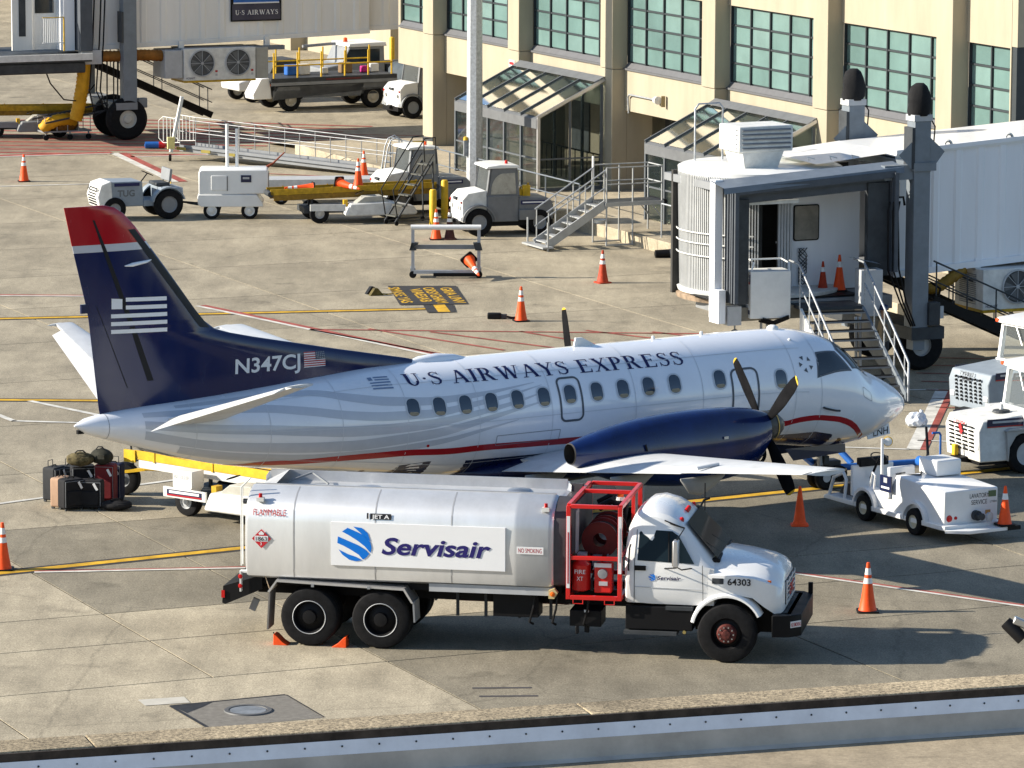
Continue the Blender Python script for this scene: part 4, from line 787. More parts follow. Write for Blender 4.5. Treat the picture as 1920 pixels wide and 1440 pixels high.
MB().tube([(5.95, .95, 2.3), (6.0, 1.1, 2.42), (6.1, 1.15, 2.45)], .02, 6).tube([(6.0, 1.25, 2.0), (6.0, 1.25, 2.7)], .012, 6).build('antenna', black, tk)
gr = MB().box((7.668, 0, 1.16), (.03, 1.16, .42)).build('grille', dgrey, tk)
for k in range(5): MB().box((7.688, 0, .99 + k*.085), (.02, 1.17, .022)).build('grille_bar', white, gr)
for y in (-.58, -.2, .2, .58): MB().box((7.688, y, 1.16), (.018, .03, .42)).build('grille_bar', white, gr)
text_on('grille_badge', 'GMC', (7.702, -.3, 1.06), (0, 1, 0), (0, 0, 1), .2, inkred, gr, width=.6, bold=.04)
bmp = MB().prism([(7.5, -1.17), (7.8, -1.1), (7.98, -.9), (7.98, .9), (7.8, 1.1), (7.5, 1.17), (7.5, .95), (7.72, .85), (7.72, -.85), (7.5, -.95)], 'z', .48, .86).build('front_bumper', black, tk, .01)
MB().bb((7.5, -.95, .8), (7.8, .95, .86)).build('bumper_step', dgrey, bmp); MB().box((7.93, .95, .95), (.08, .06, .2)).build('bumper_guide', black, bmp)
pq = MB().box((7.895, -1.005, .70), (.24, .006, .11), rz=R(48)).build('no_smoking_plate', tapem, bmp); d_ = Vector((math.cos(R(48)), math.sin(R(48)), 0)); nn = Vector((d_.y, -d_.x, 0))
text_on('no_smoking_lettering', 'NO SMOKING', Vector((7.895, -1.005, .665)) - d_*.11 + nn*.008, d_, (0, 0, 1), .07, inkred, bmp, width=.22, bold=.01)
st = MB().bb((4.95, -1.1, .52), (6.12, -.55, .93)).build('step_box', black, tk, .015); MB().bb((4.93, -1.16, .44), (5.85, -.7, .5)).build('step_tread', dgrey, st); MB().bb((5.65, -1.12, .88), (6.12, -.75, .94)).build('step_tread', dgrey, st); MB().cyl((5.98, -1.05, .5), (5.98, -1.12, .5), .03).build('drain_plug', mat('brass', (.5, .4, .15), .4, metal=.8), st)
text_on('fleet_number', '64303', (6.72, -1.117, 1.36), (1, 0.03, 0), (0, 0.0, 1), .115, ink, tk, width=.40, bold=.02)
for poly in [[(-.07,1.0),(.43,.94),(.77,.65),(.93,.19),(.73,.28),(.35,.65)], [(-.72,.69),(-.4,.92),(.62,.45),(1.0,-.2),(.93,-.5),(.2,.18)], [(-.96,.4),(.2,-.06),(.86,-.55),(.5,-.9),(-.2,-.35),(-1.0,.02)], [(-.93,-.35),(.1,-.75),(.45,-.93),(-.3,-.93)]]:
    card('door_logo', [(5.41 + .062*q[0], -1.108, 1.44 + .062*q[1]) for q in poly], lg, tk)
text_on('door_lettering', 'Servisair', (5.5, -1.108, 1.405), (1, 0, 0), (0, 0, 1), .07, inknavy, tk, width=.41, bold=.02, shear=.2)
# wheel chocks under the rear tyres
def chock(x, flip, label):
    o = tk.matrix_basis @ Vector((x, -1.08, 0)); c = empty('wheel_chock', o, R(-10.023) + (math.pi if flip else 0), label, 'chock', 'orange chocks under the tanker')
    MB().prism([(-.14, 0.0), (.12, 0), (.02, .06), (-.09, .17), (-.14, .19)], 'y', -.13, .13).build('wedge', orange, c, .006)
    MB().tube([(-.14, 0, .17), (-.17, 0, .2), (-.16, .05, .15)], .008, 6).build('rope_loop', black, c)
chock(-1.12, False, 'orange wheel chock wedged behind the rearmost tanker tyre'); chock(-.1, True, 'orange wheel chock wedged between the two rear tanker tyres')

# ================================================================ terminal
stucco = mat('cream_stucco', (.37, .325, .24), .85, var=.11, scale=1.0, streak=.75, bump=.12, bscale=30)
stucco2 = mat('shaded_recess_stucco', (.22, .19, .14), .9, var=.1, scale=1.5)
wframe = mat('dark_bronze_frame', (.035, .042, .047), .45, var=.1)
sillm = mat('grey_metal_sill', (.12, .12, .125), .5, var=.1)
def greenglass(i): return mat('green_tinted_glass_%d' % i, [(.13, .215, .20), (.15, .24, .225), (.115, .19, .18), (.165, .255, .24)][i], .08, var=.18, scale=.6, spec=.8)
term = empty('terminal_building', (0, 0, 0), SITE, 'cream terminal building with tall pilasters and green-tinted window grids', 'building')
VR = [110.74 + 7.28 * k for k in range(0, 6)]
FU = 62.42
for k, v in enumerate(VR):
    MB().bb((FU, v, 0), (62.95, v + .9, 4.21)).build('pilaster', stucco, term, .015); MB().bb((FU, v, 4.225), (62.95, v + .9, 13)).build('pilaster', stucco, term, .015)
    MB().bb((62.951, v + .002, 0), (63.85, v + .898, 2.9)).build('pier', stucco, term)
def bay(v0, v1, ncol, low=True, top=True):
    MB().bb((62.87, v0, 2.9), (63.2, v1, 4.2)).build('spandrel', stucco, term, .01)
    MB().bb((62.87, v0, 6.75), (63.2, v1, 13)).build('upper_wall', stucco, term)
    MB().bb((62.80, v0 + .02, 4.2), (63.2, v1 - .02, 4.26)).build('sill', sillm, term); MB().add([(62.86, v0, 4.262), (62.86, v1, 4.262), (62.99, v1, 4.42), (62.99, v0, 4.42)], [(0, 1, 2, 3)]).build('sill_slope', sillm, term)
    wn_ = MB().bb((63.06, v0, 4.3), (63.1, v1, 6.75)).build('window', wframe, term)
    cw = (v1 - v0) / ncol; rh = (6.72 - 4.43) / 4
    for i in range(ncol):
        for j in range(4):
            gm = greenglass(random.choice([0, 0, 1, 1, 2, 3]))
            o = MB().bb((63.035, v0 + i*cw + .045, 4.43 + j*rh + .03), (63.055, v0 + (i+1)*cw - .045, 4.43 + (j+1)*rh - .03)).build('pane', gm, wn_)
    for i in range(ncol + 1): MB().bb((62.97, v0 + i*cw - .028, 4.42), (63.05, v0 + i*cw + .028, 6.74)).build('mullion', wframe, wn_)
    for j in range(1, 5): MB().bb((62.985, v0, 4.43 + j*rh - .025), (63.045, v1, 4.43 + j*rh + .025)).build('transom', wframe, wn_)
for k in range(0, 5): bay(VR[k] + .9, VR[k] + 7.28, 5)
bay(VR[5] + .9, 151.2, 2)
bay(108.36, VR[0], 2)
MB().bb((62.87, 108.3, 0), (63.2, 108.36, 13)).build('corner_return', stucco, term)
MB().bb((62.88, 108.0, 6.8), (90, 108.3, 13)).bb((62.88, 108.0, 0), (90, 108.3, 2.9)).build('end_wall', stucco, term); MB().bb((62.9, 108.05, 2.9), (90, 108.28, 6.8)).build('end_window_band', wframe, term)
for i in range(4): MB().bb((63.4 + i*1.35, 108.02, 3.2), (64.6 + i*1.35, 108.048, 6.6)).build('pane', glass, term)
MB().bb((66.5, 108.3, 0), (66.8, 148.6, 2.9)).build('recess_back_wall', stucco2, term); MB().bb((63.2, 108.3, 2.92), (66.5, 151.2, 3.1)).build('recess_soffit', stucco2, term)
for k in range(5):
    MB().bb((66.44, VR[k] + 2.2, .36), (66.49, VR[k] + 4.4, 2.5)).build('recess_door', dgrey, term)
MB().bb((63.2, 108.3, 12.9), (90, 151.2, 13)).build('roof_slab', lgrey, term)
# set-back wing at far left
MB().bb((74.5, 151.4, 0), (75, 300, 9)).build('far_wing_wall', stucco, term); MB().bb((62.9, 151.2, 2.9), (75, 151.4, 13)).build('far_wing_return', stucco, term)
for v in (171, 178.5, 190): MB().bb((73.8, v, 0), (74.5, v + .8, 9)).build('pilaster', stucco, term)
MB().bb((74.44, 172.5, 0), (74.5, 177.5, 2.6)).build('loading_opening', dgrey, term)
# lamp on a bent conduit, notice plates
lp = MB().tube([W(62.83, 132.2, 2.85), W(62.80, 132.2, 3.35), W(62.78, 132.05, 3.45), W(62.78, 130.1, 3.45)], .03, 8).build('conduit', galv, None)
lp.name = 'wall_floodlight'; tag(lp, 'small floodlight on a bent conduit below the windows between the two canopies', 'lamp')
MB().lathe([(.0, 0), (.11, .02), (.13, .2), (.0, .22)], W(62.75, 130.1, 3.45), -E2, 16).build('lamp_head', white, lp, smooth=40); MB().box(W(62.76, 129.55, 3.45), (.12, .12, .34)).build('bracket', mat('bronze_bracket', (.3, .22, .1), .5), lp)
sg_ = MB().bb((62.395, 140.15, 3.35), (62.415, 140.6, 3.9)).build('notice_sign', white_d); sg_.rotation_euler.z = SITE; tag(sg_, 'red and white notice plate on the pilaster above the left canopy', 'sign')
for z in (3.42, 3.58, 3.74): MB().bb((62.388, 140.2, z), (62.394, 140.55, z + .09)).build('red_legend', inkred, sg_)
# ---------------------------------------------------------------- glass lean-to canopies
steelg = mat('grey_canopy_steel', (.1, .11, .12), .45, var=.1); cglass = mat('canopy_glass', (.115, .15, .145), .05, var=0, trans=.9, ior=1.08, spec=.7)
cflash = mat('grey_flashing', (.13, .135, .14), .5, var=.15)
def canopy(v0, v1, label):
    c = empty('glass_canopy', W(61.2, (v0+v1)/2, .36), SITE, label, 'canopy'); ou, ov = 61.2, (v0+v1)/2
    def Q(u, v, z): return (u - ou, v - ov, z - .36)
    n = 5; st_ = (v1 - v0) / n
    for i in range(n + 1):
        v = v0 + i*st_; MB().beam(Q(60.1, v, .36), Q(60.1, v, 2.7), .09).build('post', steelg if i else alu, c); MB().beam(Q(60.06, v, 2.72), Q(62.4, v, 3.86), .06, .1).build('rafter', steelg if i else alu, c)
        MB().beam(Q(62.3, v, .36), Q(62.3, v, 3.7), .08).build('post', steelg, c)
        if i < n:
            MB().add([Q(60.12, v + .05, 2.75), Q(60.12, v + st_ - .05, 2.75), Q(62.2, v + st_ - .05, 3.765), Q(62.2, v + .05, 3.765)], [(0, 1, 2, 3)]).build('roof_pane', cglass, c)
            for a, b in ((.42, 1.35), (1.41, 2.36)): MB().add([Q(60.1, v + .05, a), Q(60.1, v + st_ - .05, a), Q(60.1, v + st_ - .05, b), Q(60.1, v + .05, b)], [(0, 1, 2, 3)]).build('front_pane', cglass, c)
    MB().add([Q(60.04, v0, 2.36), Q(60.04, v1, 2.36), Q(60.04, v1, 2.66), Q(60.04, v0, 2.66)], [(0, 1, 2, 3)]).add([Q(60.04, v0, 2.66), Q(60.04, v1, 2.66), Q(60.3, v1, 2.8), Q(60.3, v0, 2.8)], [(0, 1, 2, 3)]).build('eaves_gutter', cflash, c)
    MB().add([Q(62.1, v0, 3.78), Q(62.1, v1, 3.78), Q(62.4, v1, 3.95), Q(62.4, v0, 3.95)], [(0, 1, 2, 3)]).build('ridge_flashing', cflash, c)
    for v in (v0, v1):
        for z in (1.38,): MB().beam(Q(60.1, v, z), Q(62.3, v, z), .05).build('side_rail', steelg, c)
        MB().beam(Q(61.2, v, .36), Q(61.2, v, 3.2), .06).build('post', steelg, c); MB().beam(Q(60.1, v, .42), Q(62.3, v, .42), .1).build('sill_rail', steelg, c)
        MB().add([Q(60.15, v, .5), Q(61.15, v, .5), Q(61.15, v, 3.15), Q(60.15, v, 2.68)], [(0, 1, 2, 3)]).build('side_pane', cglass, c); MB().add([Q(61.25, v, .5), Q(62.25, v, .5), Q(62.25, v, 3.68), Q(61.25, v, 3.2)], [(0, 1, 2, 3)]).build('side_pane', cglass, c)
    MB().beam(Q(60.1, v0, 1.38), Q(60.1, v1, 1.38), .05).build('front_rail', steelg, c)
    for i in range(14): MB().beam(Q(62.6, v0 + .3 + i*.42, .36), Q(62.6, v0 + .3 + i*.42, 1.35), .025).build('baluster', black, c)
    MB().beam(Q(62.6, v0, 1.36), Q(62.6, v1, 1.36), .04).build('handrail', black, c)
canopy(133.1, 139.7, 'glass lean-to canopy between two pilasters behind the light pole'); canopy(118.6, 125.2, 'glass lean-to canopy rising behind the boarding bridge drum')
# ---------------------------------------------------------------- raised sidewalk with handrails
pavem = concrete('sidewalk_concrete', (.42, .36, .26), tint=False, speck=.2)
swk = empty('raised_sidewalk', (0, 0, 0), SITE); tag(swk, kind='structure', label='raised concrete sidewalk along the terminal front')
vv_ = 106.0
while vv_ < 149.5:
    v1_ = min(vv_ + 3.64, 149.6); MB().bb((58.25, vv_ + .006, -.02), (66.5, v1_ - .006, .36)).build('walk_slab', pavem, swk, .015); vv_ = v1_
MB().add([(58.6, 149.62, -.02), (66.4, 149.62, -.02), (66.4, 149.62, .36), (58.6, 149.62, .36), (58.6, 153.6, -.01), (66.4, 153.6, -.01)], [(0, 1, 2, 3), (3, 2, 5, 4)]).build('kerb_ramp', pavem, swk)
MB().bb((57.2, 127.5, 0), (57.8, 128.0, .62)).build('barrier_block', pavem, swk, .03)
MB().bb((57.0, 126.4, 0), (58.2, 126.9, .62)).build('barrier_block', pavem, swk, .03)
def railing(name, label, pts, h=1.05, step=1.6, m=galv, r=.024, mid=(.55,), cat='railing'):
    """pipe handrail along pts: each post, top and mid rail is a part"""
    o = empty(name, pts[0], 0, label, cat); o0 = Vector(pts[0]); P = [Vector(p) - o0 for p in pts]; up = Vector((0, 0, h))
    for a, b in zip(P[:-1], P[1:]):
        n = max(1, int(round((b - a).length / step)))
        for i in range(n + 1):
            q = a + (b - a) * (i / n); MB().cyl(q, q + up, r, n=8).build('post', m, o)
        MB().cyl(a + up, b + up, r, n=8).build('top_rail', m, o)
        for f in mid: MB().cyl(a + up*f, b + up*f, r*.8, n=8).build('mid_rail', m, o)
    return o
railing('handrail', 'grey pipe handrail on the sidewalk edge before the left canopy', [W(58.5, 141.5, .36), W(58.5, 126.5, .36)], 1.0, 2.4, mat('slate_rail', (.16, .18, .2), .45, metal=.3), mid=(.5,))
railing('handrail', 'grey pipe handrail on the sidewalk edge before the right canopy', [W(58.6, 121.0, .36), W(58.6, 117.2, .36)], 1.0, 1.9, galv, mid=())
# ---------------------------------------------------------------- light pole
pole = empty('light_pole', (-1.22, 146.6, 0), .2, 'tall galvanised light pole standing before the left glass canopy', 'light pole')
MB().cyl((0, 0, .0), (0, 0, 14), .27, .21, 8).build('pole_shaft', mat('galvanised_pole', (.5, .52, .54), .45, metal=.5, var=.25, scale=12), pole); MB().lathe([(.42, 0), (.42, .06), (.3, .1), (.28, .2)], n=16).build('base_plate', galv, pole)
MB().box((-.3, -.05, 1.7), (.12, .1, .5)).build('conduit_box', galv, pole); MB().lathe([(.0, .12), (.06, .1), (.08, 0)], (-.3, -.05, 1.95), (0, 0, 1), 12).build('yellow_cap', yellow, pole)

# ================================================================ boarding bridges
tunw = mat('bridge_white', (.80, .81, .83), .45, var=.07, scale=.8, streak=.85)
tunw2 = mat('bridge_cream', (.76, .745, .71), .5, var=.1, scale=.9, streak=.85)
bhood = mat('bridge_hood_grey', (.075, .085, .1), .6, var=.15)
def corrug(u0, u1, pitch=.46, d=.035):
    P = []; u = u0
    while u < u1 - 1e-3:
        for f, q in ((0, 0), (.62, 0), (.70, d), (.92, d), (1.0, 0)):
            if u + f*pitch <= u1: P.append((u + f*pitch, q))
        u += pitch
    P.append((u1, 0)); R_ = []
    for p in P:
        if not R_ or p[0] > R_[-1][0] + 1e-4: R_.append(p)
    return R_
def tunnel(parent, u0, u1, v, wd, zf, h, m, slope=0.0, pitch=.46, name='tunnel_wall'):
    C = corrug(u0, u1, pitch)
    for s, vv in ((-1, v), (1, v + wd)):
        V = [(u, vv + s*q, zf + slope*(u - u0) + .1) for u, q in C] + [(u, vv + s*q, zf + slope*(u - u0) + h - .08) for u, q in C]; n = len(C)
        MB().add(V, [(i, i+1, n+i+1, n+i) for i in range(n - 1)]).build(name, m, parent)
    def sl(a, b, za, zb, nm, mm): 
        MB().add([(u0, a, zf + za), (u1, a, zf + za + slope*(u1-u0)), (u1, b, zf + za + slope*(u1-u0)), (u0, b, zf + za), (u0, a, zf + zb), (u1, a, zf + zb + slope*(u1-u0)), (u1, b, zf + zb + slope*(u1-u0)), (u0, b, zf + zb)], [(0,1,2,3),(7,6,5,4),(0,4,5,1),(1,5,6,2),(2,6,7,3),(3,7,4,0)]).build(nm, mm, parent)
    sl(v - .05, v + wd + .05, h - .08, h + .02, 'tunnel_roof', white); sl(v, v + wd, 0, .1, 'tunnel_floor', mgrey)
    sl(v - .08, v + .02, -.02, .14, 'sill_beam', m); sl(v + wd - .02, v + wd + .08, -.02, .14, 'sill_beam', m); sl(v - .07, v + .0, h - .02, h + .08, 'roof_rail', m)
def fan_unit(parent, c, nf, wd, hgt, dep, m=white_d, bottom=True):
    """air handling box hung under a bridge; fans face -y"""
    MB().box(c, (wd, dep, hgt)).build('air_unit', m, parent, .015)
    y = c[1] - dep/2
    for i in range(nf):
        x = c[0] - wd/2 + wd*(i + .5)/nf - (.0); r = min(hgt*.40, wd/nf*.42)
        fo = MB().lathe([(r*1.05, 0), (r*1.08, .04), (r*.98, .05), (r*.97, .0)], (x, y, c[2] + .05), (0, -1, 0), 32).build('fan_shroud', lgrey, parent, smooth=40)
        MB().lathe([(0, .004), (r*.97, .004)], (x, y, c[2] + .05), (0, -1, 0), 32).build('fan_cavity', mat('fan_dark', (.075, .08, .085), .6), fo)
        for k in range(5):
            a = 2*math.pi*k/5 + .4; P = [(x + q*r*math.cos(a + t), y - (.012 + .02*(t > 0)), c[2] + .05 + q*r*math.sin(a + t)) for q, t in ((.15, 0), (.9, -.12), (.92, .5), (.15, .5))]
            MB().add(P, [(0, 1, 2, 3)]).build('fan_blade', mat('fan_blade_grey', (.13, .135, .14), .5), fo)
        for k in range(8): a = 2*math.pi*k/8; MB().cyl((x, y - .045, c[2] + .05), (x + r*math.cos(a), y - .045, c[2] + .05 + r*math.sin(a)), .008, n=5).build('grille_spoke', lgrey, fo)
        MB().lathe([(.05, .05), (.0, .055)], (x, y, c[2] + .05), (0, -1, 0), 12).build('fan_hub', lgrey, fo)
        MB().box((x + wd/nf*.40, y - .004, c[2] - hgt*.22), (.09, .006, .07)).build('warning_label', inkred, parent); MB().box((x + wd/nf*.40, y - .004, c[2] - hgt*.33), (.08, .006, .08)).build('warning_label', lgrey, parent)
    text_on('maker_lettering', 'HOBART', (c[0] - wd/2 + .08, y - .004, c[2] - hgt/2 + .06), (1, 0, 0), (0, 0, 1), .07, inknavy, parent, width=.34, bold=.01)
    if bottom: MB().box((c[0], c[1] - .02, c[2] - hgt/2 - .03), (wd*1.0, dep, .07)).build('yellow_edge', yellow_w, parent)
def bogie(parent, c, r=.72, gap=1.15, rim=lgrey):
    for s in (-1, 1):
        w_ = MB().lathe([(r*.42, -.2), (r*.85, -.21), (r*.97, -.15), (r, -.06), (r, .06), (r*.97, .15), (r*.85, .21), (r*.42, .2)], (c[0], c[1] + s*gap/2, r), (0, 1, 0), 36).build('bogie_wheel', rubber, parent, smooth=35)
        MB().lathe([(r*.43, -.18), (r*.4, -.13), (r*.22, -.14), (r*.18, -.19), (0, -.2)], (c[0], c[1] + s*gap/2, r), (0, 1, 0), 24).build('rim', rim, w_, smooth=35)
    MB().cyl((c[0], c[1] - gap/2, r), (c[0], c[1] + gap/2, r), .14).build('bogie_axle', lgrey, parent); MB().box((c[0], c[1], r + .25), (.5, .6, .4)).build('drive_housing', dgrey, parent, .03)
    MB().box((c[0] + .35, c[1] + .3, r + .2), (.35, .25, .3)).build('drive_motor', mgrey, parent, .03)
# ---- right bridge
rb_ = empty('boarding_bridge', (0, 0, 0), SITE, 'white boarding bridge at right with grey hood, drum cabin and stairs above the airliner nose', 'boarding bridge')
tunnel(rb_, 53.75, 66, 98.05, 2.9, 2.28, 3.0, tunw, .062, .62)
CZ = 1.95
# drum of the cabin: slatted curtain round a floor disc
ctr = Vector((50.85, 99.55)); RD = 1.92
disc = lambda r, z: [(ctr.x + r*math.cos(t), ctr.y + r*math.sin(t), z) for t in [2*math.pi*k/48 for k in range(48)]]
MB().loft([disc(RD + .05, CZ - .0), disc(RD + .08, CZ + .1), disc(RD + .03, CZ + .12)], True).build('drum_floor', white_d, rb_, smooth=30); MB().loft([disc(RD + .09, CZ - .16), disc(RD + .1, CZ - .06), disc(RD + .02, CZ - .02)], True).build('drum_skirt', mat('rusty_skirt', (.3, .22, .15), .7, var=.5), rb_, smooth=30)
MB().loft([disc(RD + .06, CZ + 2.85), disc(RD + .08, CZ + 3.0), disc(RD + .0, CZ + 3.04)], True).build('drum_roof', white, rb_, smooth=30)
for k in range(58):
    a = R(128 + k*2.0); p = (ctr.x + RD*math.cos(a), ctr.y + RD*math.sin(a))
    MB().beam((p[0]*1.0, p[1], CZ + .12), (ctr.x + (RD + .06)*math.cos(a), ctr.y + (RD + .06)*math.sin(a), CZ + 2.9), .034, .03, up=(math.cos(a), math.sin(a), 0)).build('curtain_slat', mat('curtain_slat_grey', (.42, .43, .43), .5), rb_)
arcd = lambda r, z: [(ctr.x + r*math.cos(t), ctr.y + r*math.sin(t), z) for t in [R(120 + k*5) for k in range(26)]]
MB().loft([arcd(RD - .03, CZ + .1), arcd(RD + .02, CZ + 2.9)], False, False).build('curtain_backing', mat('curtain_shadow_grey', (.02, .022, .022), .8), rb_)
for z in (CZ + .95, CZ + 1.25, CZ + 1.5): MB().loft([[(ctr.x + (RD + .085 + d)*math.cos(t), ctr.y + (RD + .085 + d)*math.sin(t), z + e) for d, e in ((0, 0), (.02, 0), (.02, .03), (0, .03))] for t in [R(124 + k*5) for k in range(24)]]).build('curtain_band', white_d, rb_)
# cabin front with hood
HV = 97.45
MB().bb((48.62, HV + .05, CZ - .35), (48.82, HV + .32, CZ + 2.95)).build('cabin_side', tunw, rb_); MB().bb((48.62, HV - .2, CZ - .45), (48.80, HV + .3, CZ + .35)).build('bumper_plate', tunw, rb_)
MB().bb((49.1, HV, CZ - .35), (53.4, HV + 2.0, CZ - .02)).build('cabin_floor', mgrey, rb_); MB().bb((48.8, HV + .1, CZ), (52.6, HV + 1.7, CZ + .02)).build('floor_mat', black, rb_)
MB().add([(48.55, HV - .55, CZ + 2.82), (53.45, HV - .4, CZ + 3.12), (53.45, HV + .2, CZ + 3.20), (48.55, HV + .2, CZ + 2.92)], [(0, 1, 2, 3)]).add([(48.55, HV - .55, CZ + 2.82), (53.45, HV - .4, CZ + 3.12), (53.45, HV - .42, CZ + 2.98), (48.55, HV - .57, CZ + 2.68)], [(0, 1, 2, 3)]).build('hood_roof', mat('hood_top', (.13, .16, .2), .45), rb_)
def bellows(u, z0, z1, nm='hood_fold'):
    for k in range(5): MB().box((u + .02*(k % 2), HV - .5 + k*.12, (z0+z1)/2), (.10 + .06*(k % 2), .06, z1 - z0)).build(nm, bhood, rb_)
bellows(48.92, CZ + .05, CZ + 2.8); bellows(53.2, CZ + .6, CZ + 3.0)
for k in range(4): MB().beam((48.9, HV - .5 + k*.13, CZ + 2.72 - .06*(k % 2)), (53.2, HV - .42 + k*.13, CZ + 2.96 - .06*(k % 2)), .07, .16).build('hood_fold', bhood, rb_)
MB().bb((48.98, HV - .28, CZ), (49.36, HV - .12, CZ + 2.5)).build('hood_frame', dgrey, rb_); MB().bb((52.55, HV - .28, CZ + .5), (53.1, HV - .12, CZ + 2.75)).build('hood_frame', dgrey, rb_); MB().add([(49.0, HV - .2, CZ + 2.38), (53.1, HV - .2, CZ + 2.6), (53.1, HV - .2, CZ + 2.95), (49.0, HV - .2, CZ + 2.72)], [(0, 1, 2, 3)]).build('hood_lintel', bhood, rb_)
# cabin interior: back wall, inner door panel with window, dark corridor
MB().bb((51.2, HV + 1.35, CZ), (53.2, HV + 1.45, CZ + 2.75)).build('cabin_wall', tunw, rb_); MB().bb((48.9, HV + 2.9, CZ - .1), (53.7, HV + 3.0, CZ + 2.9)).build('corridor_back', mat('dim_corridor', (.05, .048, .045), .9), rb_)
MB().bb((48.9, HV + .3, CZ + 2.62), (53.2, HV + 3.4, CZ + 2.8)).build('cabin_ceiling', mgrey, rb_); MB().bb((49.3, HV - .05, CZ + 2.33), (50.8, HV + .05, CZ + 2.42)).build('roller_blind', white_d, rb_)
for k in range(5): MB().bb((50.80 + k*.08, HV + 1.0, CZ), (50.86 + k*.08, HV + 1.06, CZ + 2.4)).build('shutter_fold', lgrey, rb_)
dwn = MB().prism([(51.4 + q[0], CZ + 1.66 + q[1]) for q in rrect(.70, .88, .06, 4, .33, 0)], 'y', HV + 1.325, HV + 1.345).build('cabin_window', black, rb_); MB().prism([(51.4 + q[0], CZ + 1.66 + q[1]) for q in rrect(.64, .82, .05, 4, .33, 0)], 'y', HV + 1.315, HV + 1.322).build('pane', mat('reflecting_pane', (.30, .27, .22), .1, var=.3, scale=2), dwn)
for k in range(5): MB().tube([(51.62 + .12*math.sin(q*1.1 + k), HV + 1.28, CZ + .15 + q*.1) for q in range(10)], .012, 5).build('coiled_cable', dgrey, rb_)
MB().box((50.95, HV + 1.3, CZ + 1.22), (.12, .03, .05)).build('switch', white, rb_)
MB().bb((48.85, HV - .25, CZ - .5), (49.2, HV - .0, CZ - .05)).build('corner_block', lgrey, rb_); MB().bb((49.2, HV - .2, CZ - .42), (51, HV - .05, CZ - .1)).build('sill_buffer', mat('worn_sill', (.24, .22, .18), .8, var=.3), rb_)
MB().cyl((49.1, HV - .1, CZ - .65), (49.1, HV - .1, CZ - .42), .02).build('sensor_rod', mgrey, rb_); MB().lathe([(0, -.13), (.1, -.09), (.13, 0), (.1, .09), (0, .13)], (49.1, HV - .1, CZ - .74), (0, 1, 0), 20).build('sensor_wheel', dgrey, rb_, smooth=60)
# lift columns with canvas covers, bogie, hanging cables
for (u, v) in ((53.95, 97.25), (54.35, 101.35)):
    MB().bb((u - .22, v - .2, .95), (u + .22, v + .2, 6.15)).build('lift_column', slate, rb_, .01); MB().bb((u - .16, v - .16, .6), (u + .16, v + .16, 2.1)).build('lift_leg', slate, rb_)
    MB().bb((u - .25, v - .22, 6.15), (u + .25, v + .22, 6.3)).build('column_cap', lgrey, rb_)
    MB().loft([[(u + a*.27*w_*(1 + .12*math.sin(3*t + z*9))*math.cos(t), v + .25*w_*math.sin(t)*(1 + .06*math.cos(4*t)), 6.27 + z) for t in [2*math.pi*k/20 for k in range(20)]] for z, w_, a in [(0, .95, 1), (.1, 1.08, 1), (.35, 1.0, 1.05), (.55, .95, 1), (.7, .75, 1), (.78, .35, 1)]]).build('canvas_cover', blackfab, rb_, smooth=70)
    MB().add([(u - .2, v - .2, 4.9), (u - .65, v - .2, 5.35), (u - .2, v - .2, 5.75), (u + .2, v - .2, 4.9), (u + .6, v - .2, 5.4), (u + .2, v - .2, 5.75)], [(0, 1, 2), (3, 4, 5)]).build('gusset', slate, rb_)
    MB().tube([(u + .25, v - .1, 6.2), (u + .38, v - .1, 6.0), (u + .35, v - .1, 5.6), (u + .25, v - .1, 5.4)], .018, 6).build('cable', black, rb_)
    MB().bb((u - .3, v - .215, 5.0), (u - .22, v + .2, 6.0)).build('bolt_flange', dgrey, rb_)
MB().bb((53.7, 97.0, 4.95), (54.3, 101.5, 5.15)).build('cross_beam', slate, rb_); MB().bb((52.95, 97.1, 4.75), (53.72, 97.3, 5.1)).build('column_bracket', slate, rb_)
bogie(rb_, (54.3, 98.9, 0), .62, 2.3); MB().bb((53.7, 97.0, .85), (54.6, 101.5, 1.15)).build('bogie_beam', dgrey, rb_); MB().bb((54.15, 96.95, 1.2), (54.45, 97.2, 1.75)).build('control_box', dgrey, rb_); MB().box((54.5, 97.0, 1.5), (.12, .05, .3)).build('control_label', lgrey, rb_)
for k, du in enumerate((-.55, -.42, -.28)):
    MB().tube([(53.6 + du, 97.0, 4.25), (53.6 + du - .06, 96.98, 4.0), (53.62 + du*1.1, 96.98, 2.6), (53.7 + du*.6, 97.0, 1.8), (53.9 + du*.4, 97.0, 1.2)], .022, 6).build('festoon_cable', black, rb_, smooth=60)
MB().tube([(53.15, 97.0, 4.2), (53.25, 96.98, 4.35), (53.4, 96.98, 4.35), (53.45, 97.0, 4.15)], .03, 6).build('cable_hanger', black, rb_); MB().cyl((53.3, 97.0, 4.35), (53.3, 97.0, 4.7), .01).build('hanger_wire', steel, rb_)
MB().tube([(54.55, 97.6, 2.15), (54.75, 97.5, 2.0), (54.7, 97.5, 1.75), (54.5, 97.5, 1.72)], .03, 8).build('cable_loop', black, rb_)
